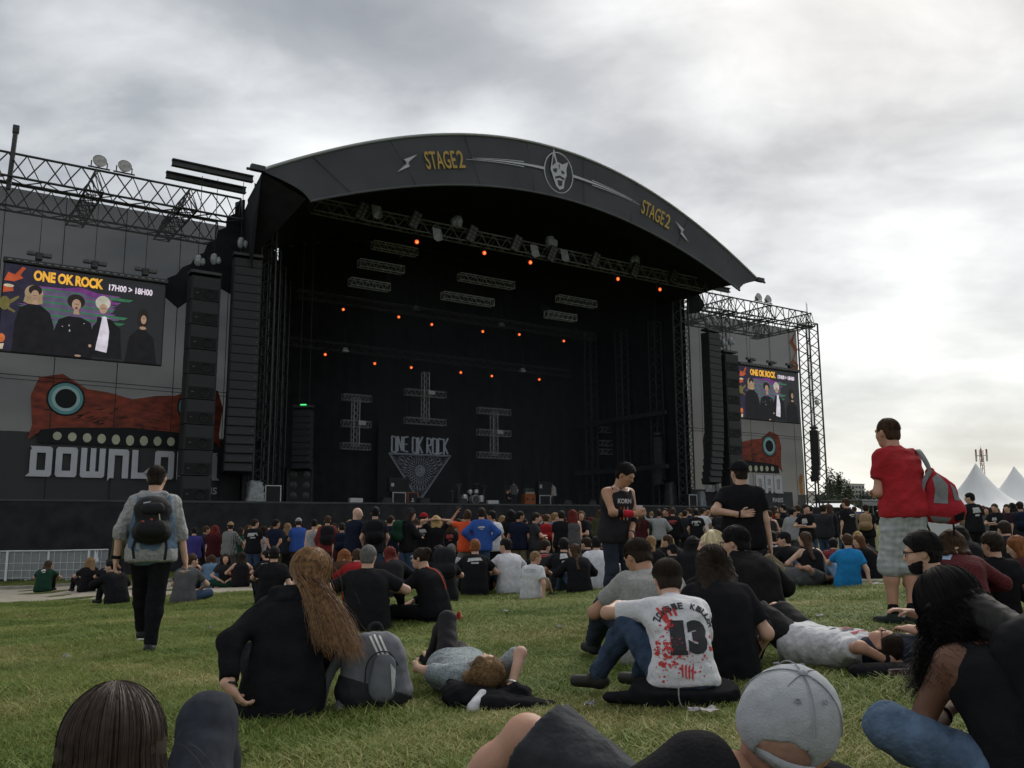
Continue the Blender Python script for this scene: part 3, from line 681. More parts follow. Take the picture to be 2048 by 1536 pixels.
    def rects(ch):
        r = lambda a, b, c, d: [(a, b), (c, b), (c, d), (a, d)]
        Lf, Rt, Tp, Bt = r(0, 0, sx, lh), r(lw - sx, 0, lw, lh), r(sx, lh - sz, lw - sx, lh), r(sx, 0, lw - sx, sz)
        if ch == 'D': return [[(-.16, 0), (sx, 0), (sx, lh), (-.02, lh), (.06, lh - .12), (0, lh - .2), (0, .16)], [(lw - sx, 0), (lw - .08, 0), (lw, .1), (lw, lh - .1), (lw - .08, lh), (lw - sx, lh)], Tp, Bt]
        if ch == 'd': return [[(lw - x, y) for x, y in q][::-1] for q in rects('D')]
        if ch == 'O': return [[(.08, 0), (sx, 0), (sx, lh), (.08, lh), (0, lh - .1), (0, .1)], [(lw - sx, 0), (lw - .08, 0), (lw, .1), (lw, lh - .1), (lw - .08, lh), (lw - sx, lh)], Tp, Bt]
        if ch == 'W': return [[(0, .1), (.08, 0), (.26, 0), (.26, lh), (0, lh)], r(.42, .0, .66, lh), [(.82, 0), (1.0, 0), (1.08, .1), (1.08, lh), (.82, lh)], r(.26, 0, .42, sz), r(.66, 0, .82, sz)]
        if ch == 'N': return [[(0, -.14), (.1, 0), (sx, 0), (sx, lh), (0, lh)], [(lw - sx, 0), (lw, 0), (lw, lh - .1), (lw - .08, lh), (lw - sx, lh)], Tp]
        if ch == 'L': return [Lf, r(sx, 0, lw - .1, sz), [(lw - .1, 0), (lw - .1, .55), (lw - .38, sz)]]
        if ch == 'A': return [Lf, Rt, Tp, r(sx, .40, lw - sx, .62)]
    lit = MB(); x = x0
    lm = mat('banner_white', (.44, .45, .49), .8, .06, 2)
    for i, ch in enumerate('DOWNLOAd'):
        m = MB()
        for q in rects(ch): m.plate([(x + a, z0 + b) for a, b in q], -.13, -.09)
        m.build('letter', lm, t); x += (1.08 if ch == 'W' else lw) + gap
    text('PARIS', 1.25, .36, lm, t, x - 1.35, -.11, z0 - .72, 0, .02, .02)
    # print: a plain red field, two ringed teal discs and a row of pale ovals
    redm = mat('banner_red', (.09, .028, .022), .85, .35, 1.6, detail=8, col2=(.27, .058, .036), stretch=(1, 1, 2.2)); redd = mat('banner_red_dark', (.05, .018, .016), .85, .3, .9); teal = mat('banner_teal', (.11, .27, .29), .8, .1, 2); pal = mat('banner_cream', (.40, .40, .30), .8, .08, 2); dk = mat('banner_dark', (.012, .014, .016), .9, .1, 2)
    za = z0 + 2.2
    F1 = [(-4.5, za - .5), (-4.35, za + .2), (-4.5, za + 1.6), (-4.2, za + 2.5), (-3.2, za + 2.75), (-2.1, za + 2.1), (-1.1, za + 2.0), (0, za + 1.75), (1.1, za + 2.0), (2.1, za + 2.1), (3.2, za + 2.75), (4.2, za + 2.5), (4.5, za + 1.6), (4.35, za + .2), (4.5, za - .5), (4.0, za - .1), (3.2, za + .12), (1.6, za + .05), (0, za + .3), (-1.6, za + .05), (-3.2, za + .12), (-4.0, za - .1)]
    F1 = [(a + xc, b) for a, b in F1]
    poly_obj('red_print', [F1], redm, t, -.10)
    poly_obj('dark_print', [[(a + xc, za + b) for a, b in ((-4.0, 0), (-3.2, .14), (0, .32), (3.2, .14), (4.0, 0), (4.1, -.62), (-4.1, -.62))]], dk, t, -.115, .006)
    q = []; gg = random.Random(3)
    for k in range(46):
        x_ = gg.uniform(-4.1, 4.1); y_ = za + .35 + gg.random() * 1.0; ln_ = gg.uniform(.15, .6); a_ = gg.uniform(.2, .9) * (1 if x_ < 0 else -1); q.append([(xc + x_, y_), (xc + x_ + ln_ * math.cos(a_), y_ + ln_ * .5 * math.sin(a_) + .02), (xc + x_ + ln_ * .5, y_ + ln_ * .25 * math.sin(a_) - .04)])
    poly_obj('dark_strokes', q, dk, t, -.112, .004)['kind'] = 'stuff'
    for sx_ in (-1, 1):
        cx, cz = xc + sx_ * 3.0, za + 1.55
        circ = lambda r, dx=0, dz=0: [(cx + dx + r * math.cos(a), cz + dz + r * math.sin(a)) for a in np.linspace(0, 2 * math.pi, 28, endpoint=False)]
        poly_obj('dark_print', [circ(.84)], dk, t, -.12, .006); poly_obj('teal_disc', [circ(.76)], teal, t, -.13, .006)
        poly_obj('pale_ring', [circ(.62)], mat('banner_pale_teal', (.30, .44, .46), .8, .1, 2), t, -.14, .006); poly_obj('dark_disc', [circ(.47)], dk, t, -.15, .006)
    for k in range(11):
        x = xc - 3.25 + 6.5 * k / 10; hh = .26 - .06 * abs(k - 5) / 5 
        poly_obj('cream_oval', [[(x + .19 * math.cos(a), za - .32 + .06 * abs(k - 5) / 5 + (hh * math.sin(a)) ) for a in np.linspace(0, 2 * math.pi, 14, endpoint=False)]], pal, t, -.13, .006)
    org = mat('banner_orange', (.42, .19, .055), .85, .2, 1)
    if s > 0:
        A = [(6.25 - .55 * math.cos(a), 1.9 + .95 * math.sin(a)) for a in np.linspace(-1.3, 1.3, 12)]; B = [(6.35 - .25 * math.cos(a), 1.9 + .6 * math.sin(a)) for a in np.linspace(1.2, -1.2, 12)]
        poly_obj('orange_print', [A + B], org, t, -.10)
    P = [(s * 6.4, H - .1), (s * 5.5, H - 1.2), (s * 6.2, H - 2.0), (s * 5.4, H - 3.1), (s * 6.3, H - 4.4), (s * 6.5, H - 3.0), (s * 5.9, H - 2.6), (s * 6.55, H - 1.7), (s * 6.0, H - 1.1)]
    poly_obj('orange_print', [P], mat('banner_orange_dim', (.25, .09, .045), .85, .3, 1), t, -.10)
for s in (-1, 1): build_wing(s)
# black sheets slung from the arch over the inner part of each wing
for s in (-1, 1):
    t = stage_thing('slung_sheet', 'black sheet with a ragged tabbed edge slung from the arch down the ' + ('left' if s < 0 else 'right') + ' wing', 'sheet', s * 17.3, 2.3, CAMZ)
    E = []; a, b = Vector((.1, 17.6)), Vector((4.1, 12.2))
    for i in range(8):
        f = i / 7; q = a.lerp(b, f); sag = .45 * math.sin(math.pi * f); E.append((q.x - sag * .8, q.y - sag * .55))
        if i < 7: E.append((q.x - sag * .8 + .42, q.y - sag * .55 - .25))
    pts = ([(0, 17.6)] + E + [(4.0, 11.7), (3.2, 11.1), (2.2, 12.0), (1.4, 12.6), (0, 12.0)]) if s < 0 else ([(-1.0, 17.5), (.2, 17.5), (.9, 16.6), (.3, 15.9), (-1.0, 15.6)])
    MB().plate([(s * x, z) for x, z in pts], -.03, .03).build('cloth', BLK, t)
# ---- big screens
def build_screen(s):
    W, H = 7.087, 4.107; side = 'left' if s < 0 else 'right'
    t = stage_thing('led_screen', f'large {side} video screen showing the band name ONE OK ROCK and four figures', 'screen', s * 24.82, 1.87, CAMZ + 8.01)
    def E(key, c, k=1.0): return mat('led_' + key, tuple(x * .3 for x in c), .5, .05, 2.5, emit=(*c, .56 * k), emix=.2, spec=.1)
    MB().box((0, .16, H / 2), (W + .1, .25, H + .1)).build('casing', CABM, t)
    MB().box((0, .0, H + .16), (W + .2, .3, .22)).build('top_bar', STEEL, t, bevel=.02)
    for k in range(22): MB().box((-W / 2 + W * (k + .5) / 22, -.17, H + .15), (.18, .04, .06)).build('bar_slot', ALU, t)
    bg = mat('led_bg', (.01, .01, .012), .5, .2, 3, emit=(.008, .0085, .010, 1))
    MB().add([(-W / 2, -.02 + .05, 0), (W / 2, .03, 0), (W / 2, .03, H), (-W / 2, .03, H)], [(0, 1, 2, 3)]).build('picture_ground', bg, t)
    P = lambda pts: [((a - .5) * W, (1 - b) * H) for a, b in pts]
    cnt = [0]
    def put(name, key, c, *polys, k=1.0):
        cnt[0] += 1; B = [[q] for q in polys] if name.startswith('figure_') else [polys]
        for b_ in B: poly_obj(name, [P(q) for q in b_], E(key, c, k), t, .024 - .0035 * cnt[0], .003)
    el = lambda x, y, rx, ry, n=18, a0=0: [(x + rx * math.cos(a), y + ry * math.sin(a)) for a in np.linspace(0, 2 * math.pi, n, endpoint=False)]
    g = random.Random(11)
    put('backdrop_colour', 'dusk', (.026, .024, .042), [(0, 0), (.34, 0), (.5, .15), (.45, .9), (0, 1)])
    for k, (c, key) in enumerate([((.16, .06, .20), 'purple'), ((.04, .15, .075), 'green'), ((.10, .085, .14), 'mauve')]):
        q = []
        for i in range(7):
            y = .22 + .075 * i + .022 * k; x0 = .10 + .05 * abs(i - 3) * .4 + g.uniform(-.03, .05); x1 = .80 - .035 * i * .3 - g.uniform(0, .16)
            q.append([(x0, y), (x0 + .2, y - .012), (x1, y + .004), (x1 - .03, y + .036), (x0 + .1, y + .040)])
        put('backdrop_stripes', key, c, *q)
    put('backdrop_colour', 'purple2', (.14, .04, .17), [(.28, .24), (.45, .17), (.62, .24), (.70, .34), (.60, .30), (.45, .24)])
    put('flames', 'flame', (.40, .075, .03), [(.0, .20), (.02, .10), (.06, .12), (.10, .02), (.12, .03), (.09, .12), (.11, .15), (.06, .20)], [(0, .26), (.05, .24), (.06, .31), (0, .34)])
    put('scribble', 'olive', (.14, .12, .04), el(.015, .46, .03, .08), [(.04, .42), (.09, .36), (.095, .38), (.05, .46)], [(.04, .50), (.08, .54), (.075, .56), (.035, .53)])
    put('scribble', 'orange', (.50, .13, .04), el(.012, .86, .022, .05)); put('scribble', 'cream', (.5, .42, .30), el(.03, .255, .03, .018), [(0, .93), (.03, .92), (.025, .985), (0, .985)])
    dark = (.012, .012, .014)
    put('figure_clothes', 'dark', dark, [(.075, 1), (.08, .66), (.10, .50), (.15, .44), (.22, .44), (.28, .52), (.31, .68), (.31, 1)], [(.30, 1), (.31, .72), (.335, .58), (.39, .53), (.47, .53), (.53, .58), (.55, .70), (.55, 1)],
        [(.535, .98), (.545, .62), (.58, .53), (.62, .5), (.67, .54), (.72, .62), (.74, .98)], [(.76, 1), (.78, .70), (.83, .60), (.88, .60), (.94, .68), (.97, 1)])
    skin = (.36, .235, .165)
    put('figure_hair', 'hair_pale', (.30, .22, .13), el(.178, .31, .055, .095), [(.13, .33), (.225, .33), (.235, .42), (.20, .44), (.15, .44), (.12, .42)])
    put('figure_hair', 'hair_dark', (.022, .018, .016), el(.185, .275, .04, .06), el(.433, .345, .055, .085), el(.865, .45, .035, .12))
    put('figure_hair', 'hair_silver', (.45, .43, .36), el(.60, .325, .048, .085))
    put('figure_face', 'skin', skin, el(.185, .335, .024, .062), el(.436, .385, .028, .066), el(.604, .395, .026, .06), el(.868, .47, .018, .055), [(.425, .43), (.45, .43), (.458, .50), (.42, .50)], [(.178, .38), (.20, .38), (.205, .44), (.17, .44)])
    put('figure_shade', 'shade', (.12, .06, .045), [(.172, .335), (.198, .335), (.196, .342), (.174, .342)], [(.421, .375), (.451, .375), (.449, .383), (.423, .383)], [(.59, .385), (.618, .385), (.616, .393), (.592, .393)], el(.437, .425, .010, .014), [(.178, .372), (.193, .372), (.192, .377), (.179, .377)], [(.86, .455), (.877, .455), (.877, .461), (.86, .461)])
    put('figure_skin', 'skin', skin, el(.465, .985, .02, .012), el(.655, .865, .018, .016), el(.535, .855, .01, .018), el(.865, .575, .022, .02))
    put('figure_shirt', 'shirt', (.62, .58, .66), [(.585, .50), (.615, .485), (.645, .51), (.65, .66), (.645, .92), (.57, .90), (.58, .70)], k=1.0)
    put('jacket_edge', 'dark2', dark, [(.57, .50), (.60, .50), (.585, .70), (.565, .92), (.545, .92)], [(.628, .50), (.67, .53), (.68, .95), (.64, .94), (.655, .70)])
    put('glints', 'glint', (.3, .3, .3), el(.40, .64, .004, .01), el(.405, .70, .005, .014), el(.49, .60, .004, .006), el(.36, .66, .004, .006))
    gold = E('gold', (.83, .43, .055), 1.0); wh = E('white', (.75, .66, .76), 1.0)
    text('ONE OK ROCK', .425 * W, .125 * H, gold, t, (.168 - .5) * W, -.05, (1 - .165) * H, 0, .045, .01, space=.95)
    text('17H00 > 18H00', .285 * W, .078 * H, wh, t, (.63 - .5) * W, -.05, (1 - .165) * H, 0, .03, .01)
    # chain hoists on the top bar
    for k, f in enumerate((.19, .53, .86)):
        h = stage_thing('chain_hoist', ['left', 'middle', 'right'][k] + f' dark chain hoist on the {side} video screen', 'hoist', s * 24.82 + (f - .5) * W, 1.87, CAMZ + 8.01 + H + .3)
        MB().box((0, 0, .22), (.3, .3, .36)).build('motor', STEEL, h, bevel=.04)
        MB().box((.34, -.05, .3), (.4, .25, .22)).box((-.34, -.05, .32), (.36, .22, .2)).build('chain_bag', mat('hoist_wrap', (.09, .095, .10), .5, .3, 8, bump=.8, bscale=20), h, bevel=.05)
        MB().tube((0, 0, .35), (0, 0, 16.2 - 12.4), .015, 4).build('chain', CABLE, h)
for s in (-1, 1): build_screen(s)
# ---- loudspeaker arrays
def cabinet(t, loc, w, h, d, style, rx=0.0, pitch_c=None):
    """one array box with its own grille and drivers, front towards -y"""
    rot = Matrix.Rotation(rx, 3, 'X')
    b = MB().box((0, d / 2, 0), (w, d, h * .965)).build('cabinet', CABM, t, loc); b.rotation_euler = (rx, 0, 0)
    if style == 'sub':
        MB().box((0, -.012, h * .22), (w * .9, .03, h * .46)).build('grille', GRILL, b)
        MB().box((0, -.008, -h * .24), (w * .86, .02, h * .40)).build('port', mat('port', (.010, .010, .011), .8), b)
        MB().lathe([(0, -.03), (.10, -.03), (.2, 0), (.22, .02)], (w * .13, -.03, -h * .24), 16, rot=Matrix.Rotation(R(90), 3, 'X')).build('driver', mat('driver', (.006, .006, .007), .5), b)
        MB().box((-w * .3, -.025, -h * .22), (.12, .03, .04)).build('handle', mat('handle', (.10, .10, .105), .5, metal=.5), b)
    else:
        MB().box((0, -.012, 0), (w * .94, .03, h * .86)).build('grille', GRILL, b)
        MB().box((w * .40, -.03, 0), (.05, .02, .05)).build('badge', mat('badge', (.10, .10, .105), .5), b)
    return b
def array(name, lab, u, v, ztop, n, w, h, d, style, curve=0.0, rz=0.0, wrap=True):
    t = stage_thing(name, lab, 'speaker array', u, v, CAMZ + ztop); t.rotation_euler[2] = SA + rz
    y = 0.0; z = -.35; a = 0.0
    MB().box((0, d / 2, -.12), (w * 1.05, d * .9, .14)).build('fly_frame', STEEL, t)
    for k in range(n):
        a = curve * max(0, (k - n * .45) / (n * .55)) ** 1.6
        z -= h / 2 * math.cos(a); y += h / 2 * math.sin(a)
        cabinet(t, (0, y, z), w, h, d, style, -a)
        z -= h / 2 * math.cos(a); y += h / 2 * math.sin(a)
    for k, x in enumerate((-w * .25, w * .3)):
        MB().tube((x, d / 2, 0), (x, d / 2, 17.0 - ztop + 1), .018, 5).build('chain', CABLE, t)
        if wrap:
            m = MB(); m.lathe([(.02, .62), (.14, .55), (.2, .36), (.17, .12), (.08, .0)], (x, d / 2, .25 + .2 * k), 9); m.lathe([(.02, .4), (.12, .3), (.13, .1), (.03, 0)], (x + .22, d / 2 - .08, .3 + .2 * k), 8)
            m.build('wrapped_hoist', PLAST, t, smooth_=True)
    return t
array('sub_array', 'hanging bass speaker column, outermost and nearest on the left', -19.55, .7, 12.9, 9, 1.45, 1.26, .9, 'sub')
array('line_array', 'tall hanging line array left of the stage mouth, right of the bass column', -17.55, .4, 14.1, 24, 1.42, .46, .7, 'line', R(14), R(-6))
array('line_array', 'tall hanging line array at the right edge of the stage mouth', 17.3, .6, 14.3, 24, 1.42, .46, .7, 'line', R(14), R(6))
array('sub_array', 'hanging bass speaker column beside the right video screen', 19.5, 1.0, 13.0, 9, 1.45, 1.26, .9, 'sub')
def px_u(px, py, v): return at_v(px, py, v)
u, z = px_u(1629, 853, 1.2); array('outfill_array', 'small speaker array hanging on the outer right tower', u, .9, z - CAMZ, 10, 1.0, .40, .6, 'line', R(16), R(30), False)
u, z = px_u(604, 808, 4.0); a_ = array('side_fill_array', 'small speaker array with a green light hanging inside the stage on the left', u, 4.0, z - CAMZ, 9, 1.05, .37, .6, 'line', R(16), R(-40), False)
MB().box((.1, -.05, -.05), (.35, .04, .07)).build('status_light', mat('green_light', (.0, .2, .05), .5, emit=(.08, .75, .22, .9)), a_)
u, z = px_u(1325, 865, 5.0); array('side_fill_array', 'small speaker array hanging inside the stage on the right', u, 5.0, z - CAMZ, 9, 1.0, .40, .6, 'line', R(14), R(35), False)
# camera and cable ball on the right tower
u, z = px_u(1634, 805, 1.6); t = stage_thing('security_camera', 'small dome camera on an arm on the outer right tower', 'camera', u, 1.6, z)
MB().tube((-.6, 0, .3), (0, 0, .3), .03, 5).build('arm', STEEL, t); MB().lathe([(0, -.25), (.16, -.18), (.18, 0), (.15, .22), (0, .26)], (0, 0, 0), 14).build('housing', mat('cam_white', (.5, .5, .5), .4), t, smooth_=True)
# ---- front lighting truss with lamps
ORG = mat('orange_lens', (.3, .05, .01), .3, emit=(1.0, .13, .03, .75)); ORGH = mat('orange_core', (.4, .2, .05), .3, emit=(1.0, .42, .12, 1.0)); LAMPB = mat('lamp_black', (.018, .018, .02), .5, .1, 4)
def par_lamp(px, py, v, lab, r, group):
    u, z = at_v(px, py, v); t = stage_thing('stage_lamp', lab, 'stage light', u, v, z, group)
    # aimed at the audience
    dx, dy, dz = 0 - SP(u, v)[0], 0 - SP(u, v)[1], CAMZ - z
    MB().lathe([(0, r * 1.6), (r * .8, r * 1.5), (r * 1.25, .0), (r * 1.25, -.03)], (0, 0, 0), 16, rot=Matrix.Rotation(R(90 + 12), 3, 'X') @ Matrix.Rotation(math.pi, 3, 'X')).build('housing', LAMPB, t, smooth_=True)
    MB().lathe([(0, -r * .35), (r * .6, -r * .28), (r, 0), (r, .05)], (0, -.02, 0), 16, rot=Matrix.Rotation(R(-90 + 12), 3, 'X') @ Matrix.Rotation(math.pi, 3, 'X')).build('lens', ORG, t, smooth_=True)
    MB().lathe([(0, -.04), (r * .42, 0)], (r * .15, -r * .42, -r * .1), 10, rot=Matrix.Rotation(R(-90 + 12), 3, 'X') @ Matrix.Rotation(math.pi, 3, 'X')).build('lens_core', ORGH, t)
    MB().tube((-r * 1.4, .1, 0), (-r * 1.4, .1, .5), .025, 4).tube((r * 1.4, .1, 0), (r * 1.4, .1, .5), .025, 4).tube((-r * 1.4, .1, .5), (r * 1.4, .1, .5), .025, 4).build('yoke', LAMPB, t)
O1 = [(833, 484), (968, 506), (1060, 525), (1235, 558), (1319, 579)]; O2 = [(686, 619), (797, 634), (863, 649), (965, 663), (1038, 669), (1127, 682)]; O3 = [(650, 709), (749, 727), (822, 735), (921, 745), (983, 752), (1078, 759)]
ordn = ['first', 'second', 'third', 'fourth', 'fifth', 'sixth']
for nm, O, v, r in (('top', O1, 1.0, .125), ('middle', O2, 8.0, .09), ('lowest', O3, 11.0, .09)):
    for i, q in enumerate(O): par_lamp(*q, v, f'glowing orange stage lamp, {ordn[i]} from the left in the {nm} row', r, 'glowing orange stage lamps')
t = stage_thing('lighting_truss', 'long lattice lighting truss hung across the stage mouth under the arch', 'truss', -14, 1.0, CAMZ + 17.3); truss(t, (0, 0, .3), (31, 0, .3), .6, .75, 30, ALU, .045, .026)
t = stage_thing('lighting_truss', 'dark lattice truss carrying the middle row of orange lamps', 'truss', -12, 8.2, CAMZ + 14.2); truss(t, (0, 0, .2), (24, 0, .2), .5, .5, 24, STEEL, .035, .02)
t = stage_thing('lighting_truss', 'dark lattice truss carrying the lowest row of orange lamps', 'truss', -12, 11.2, CAMZ + 11.75); truss(t, (0, 0, .2), (24, 0, .2), .5, .5, 24, STEEL, .035, .02)
GR2 = mat('blinder_cell', (.07, .068, .06), .4, .2, 9, spec=.5)
for i, (px, py) in enumerate([(723, 422), (830, 440), (943, 468), (1032, 487), (1104, 508), (1190, 520), (1270, 540), (1346, 553), (1412, 565)]):
    u, z = at_v(px, py, .55); t = stage_thing('blinder_light', 'eight-cell blinder light on the front lighting truss, ' + ['leftmost one', 'second from the left', 'third from the left', 'fourth from the left', 'the middle one', 'fourth from the right', 'third from the right', 'second from the right', 'rightmost one'][i], 'stage light', u, .55, z, 'blinder lights on the front truss')
    b = MB().box((0, 0, 0), (.55, .2, 1.05)).build('housing', LAMPB, t); b.rotation_euler = (R(8), R(20), 0)
    for a in (-1, 1):
        for c in range(4): MB().lathe([(0, .03), (.09, .0), (.105, -.02)], (a * .13, -.11, -.38 + .25 * c), 10, rot=Matrix.Rotation(R(90), 3, 'X')).build('cell', GR2, b)
for i, (px, py) in enumerate([(915, 445), (1100, 485), (1271, 523)]):
    u, z = at_v(px, py, .9); t = stage_thing('wrapped_hoist', 'plastic-wrapped chain hoist on the front lighting truss, ' + ['left one', 'middle one with two humps', 'right one'][i], 'hoist', u, .9, z)
    m = MB().lathe([(.02, .42), (.26, .38), (.34, .1), (.28, -.25), (.12, -.42)], (0, 0, 0), 10).lathe([(.02, .3), (.2, .2), (.22, -.1), (.1, -.3)], (.34 if i == 1 else -.3, -.05, -.02), 9); m.build('plastic_wrap', PLAST, t, smooth_=True)
    MB().tube((0, 0, .3), (0, 0, 19.6 + CAMZ - z), .02, 4).build('chain', CABLE, t)
for i, (px, py) in enumerate([(752, 425), (873, 470), (1068, 503), (1128, 512)]):
    u, z = at_v(px, py, .5); t = stage_thing('plastic_sheet', 'clear plastic sheet tied to the front lighting truss, ' + ordn[i] + ' from the left', 'plastic sheet', u, .5, z, 'plastic sheets on the lighting truss')
    MB().add([(-.3, 0, .45), (.3, 0, .42), (.42, -.06, -.25), (.1, .03, -.38), (-.2, -.04, -.3)], [(0, 1, 2, 3, 4)]).build('sheet', mat('clear_sheet', (.17, .18, .19), .3, .3, 8, bump=.8, bscale=10), t)
# ---- hung lattice bars and crosses
BARS = [((745, 497), (833, 498)), ((718, 533), (806, 534)), ((699, 571), (778, 568)), ((918, 552), (1026, 573)), ((885, 591), (985, 606)), ((1115, 592), (1190, 614)), ((1092, 625), (1150, 640))]
for i, (a, b) in enumerate(BARS):
    v = 4.5; (u0, z0), (u1, z1) = at_v(*a, v), at_v(*b, v); zc = (z0 + z1) / 2
    t = stage_thing('hung_truss', ['short silver truss bar, top one of the upper left three', 'short silver truss bar, middle one of the upper left three', 'short silver truss bar, bottom one of the upper left three', 'longer silver truss bar, upper one left of stage centre', 'longer silver truss bar, lower one left of stage centre', 'dim silver truss bar, upper one right of stage centre', 'dim silver truss bar, lower one right of stage centre'][i], 'truss', u0, v, zc - .25)
    truss(t, (0, 0, .25), (u1 - u0, 0, .25), .45, .45, 6, ALUD, .03, .014)
def cross(px, top, mid, bot, x0, x1, lab, v=12.5, top_bar=True, box=True):
    uc, zt = at_v(px, top, v); _, zm = at_v(px, mid, v); _, zb = at_v(px, bot, v); ua, _ = at_v(x0, mid, v); ub, _ = at_v(x1, mid, v)
    t = stage_thing('truss_cross', lab, 'truss', uc, v, zb, 'hanging lattice crosses')
    truss(t, (0, 0, 0), (0, 0, zt - zb), .42, .42, 8, ALUD, .032, .014)
    for z in [zm, zb] + ([zt] if top_bar else []): truss(t, (ua - uc, 0, z - zb), (ub - uc, 0, z - zb), .42, .42, 8, ALUD, .032, .014)
    if box: MB().box((.35, -.3, zm - zb + .05), (.55, .12, .28)).build('strobe', mat('strobe_face', (.34, .35, .36), .5, .1, 6), t)
cross(712, 796, 848, 893, 684, 740, 'leftmost hanging lattice cross with three bars, left of the band banner'); cross(851, 745, 787, 843, 811, 890, 'hanging lattice cross with the tallest post, above the band banner', top_bar=False); cross(988, 823, 866, 911, 956, 1019, 'dim lattice cross with three bars, right of the band banner'); cross(1238, 862, 888, 905, 1200, 1275, 'dark lattice cross with a white strobe behind the man holding a cup')
for i, (px, py) in enumerate([(690, 702), (833, 618), (1045, 742), (1003, 651)]):
    u, z = at_v(px, py, 9); t = stage_thing('strobe_light', 'small grey strobe lamp hanging in the dark, ' + ['upper left', 'under the upper left truss bars', 'right of the lowest lamp row', 'near stage centre'][i], 'stage light', u, 9, z)
    MB().box((0, 0, 0), (.42, .3, .14)).box((0, 0, .16), (.3, .2, .1)).build('housing', mat('strobe_grey', (.25, .26, .27), .5, .2, 6), t, bevel=.03)
    MB().tube((0, 0, .1), (0, 0, 1.5), .02, 4).build('hanger', STEEL, t)
# scaffold columns along the inner walls
for i, (u, v) in enumerate([(-14.9, 4.5), (-13.5, 7.5), (-12.1, 10.5), (16.4, 6), (16.0, 9.5), (15.2, 12.5)]):
    t = stage_thing('inner_tower', 'dark scaffold tower inside the stage, ' + ordn[i % 3] + (' one back on the left' if i < 3 else ' one back on the right'), 'truss tower', u, v, DECK); truss(t, (0, 0, 0), (0, 0, 14.5), .7, .7, 12, STEEL, .045, .022)
for i, (v, z) in enumerate([(5, 8.2), (9, 4.2)]):
    t = stage_thing('inner_beam', 'dark horizontal beam along the right stage wall, ' + ['upper one', 'lower one'][i], 'beam', 14.9, 4, CAMZ + z); MB().box((0, 5, 0), (.2, 11, .32)).build('beam', STEEL, t)
# ---- band banner
def build_banner():
    v = 14.6; u0, zt = at_v(783, 872, v); u1, _ = at_v(898, 880, v); ul, zl = at_v(777, 906, v); ur, zr = at_v(901, 911, v); ub, zb = at_v(838, 1004, v)
    zt2 = max(zt, zl); t = stage_thing('band_banner', 'black backdrop with angular ONE OK ROCK lettering above a lace-patterned triangle', 'banner', (ul + ur) / 2, v, DECK)
    W = ur - ul; cx = (ul + ur) / 2; M = mat('banner_ink', (.50, .54, .62), .8, .15, 3); zl -= DECK; zb -= DECK; zt -= DECK
    MB().box((0, .05, (zt + 1.2) / 2), (W + 1.6, .03, zt + 1.2)).build('cloth', BLK, t)
    H = zt - zl - .15; zb0 = zl + .15; wch = W * .92 / 10.4; x = -W * .46; st = .085
    G = {'O': [[(0, 0), (1, -.08), (1, .93), (0, 1), (0, 0)]], 'N': [[(0, 0), (0, 1), (1, .05), (1, 1)]], 'E': [[(1, 0), (0, .05), (0, .95), (1, 1)], [(0, .5), (.8, .5)]], 'K': [[(0, -.1), (0, 1)], [(1, 1.05), (.1, .5), (1, -.05)]], 'R': [[(0, -.05), (0, 1), (1, .92), (1, .55), (.05, .45), (1, -.1)]], 'C': [[(1, .05), (0, -.05), (0, 1), (1, .95)]]}
    for ch in 'ONE OK ROCK':
        if ch == ' ': x += wch * .55; continue
        m = MB()
        for ln in G[ch]:
            for off in (0, .05): 
                pp = [(x + a * wch * .74 + off, -.05, zb0 + b * H) for a, b in ln]
                m.path(pp, st * .62, 4)
        m.build('letter', M, t); x += wch * 1.05
    tri = [(-W / 2, zl), (W / 2, zl), (ub - cx, zb)]
    def inside(p, k=1.0):
        c = (sum(q[0] for q in tri) / 3, sum(q[1] for q in tri) / 3); T = [(c[0] + (q[0] - c[0]) * k, c[1] + (q[1] - c[1]) * k) for q in tri]; s = []
        for i in range(3):
            a, b = T[i], T[(i + 1) % 3]; s.append((b[0] - a[0]) * (p[1] - a[1]) - (b[1] - a[1]) * (p[0] - a[0]))
        return all(q <= 0 for q in s) or all(q >= 0 for q in s)
    m = MB(); c = (sum(q[0] for q in tri) / 3, sum(q[1] for q in tri) / 3)
    for k in (1.0, .93):
        T = [(c[0] + (q[0] - c[0]) * k, -.05, c[1] + (q[1] - c[1]) * k) for q in tri]; m.path(T + T[:1], .028 if k == 1 else .014, 4)
    m.build('triangle_outline', M, t)
    m = MB(); cz = c[1] - .05; ca = (c[0], cz)
    for rr, cnt in ((.42, 16), (.85, 24), (1.35, 30), (1.9, 36), (2.5, 40)):
        for i in range(cnt):
            a0 = 2 * math.pi * i / cnt; pts = []
            for j in range(7):
                f = j / 6; a = a0 + (f - .5) * 2 * math.pi / cnt * 2.2; r = rr * (.62 + .42 * math.sin(math.pi * f)); pts.append((ca[0] + r * math.cos(a), ca[1] + r * math.sin(a)))
            for p, q in zip(pts, pts[1:]):
                if inside(p, .93) and inside(q, .93): m.tube((p[0], -.05, p[1]), (q[0], -.05, q[1]), .012, 3, caps=False)
    for i in range(24):
        a = 2 * math.pi * i / 24; p, q = (ca[0] + .08 * math.cos(a), ca[1] + .08 * math.sin(a)), (ca[0] + .5 * math.cos(a), ca[1] + .5 * math.sin(a)); m.tube((p[0], -.05, p[1]), (q[0], -.05, q[1]), .014, 3)
    m.build('lace_pattern', M, t, stuff=True)
build_banner()
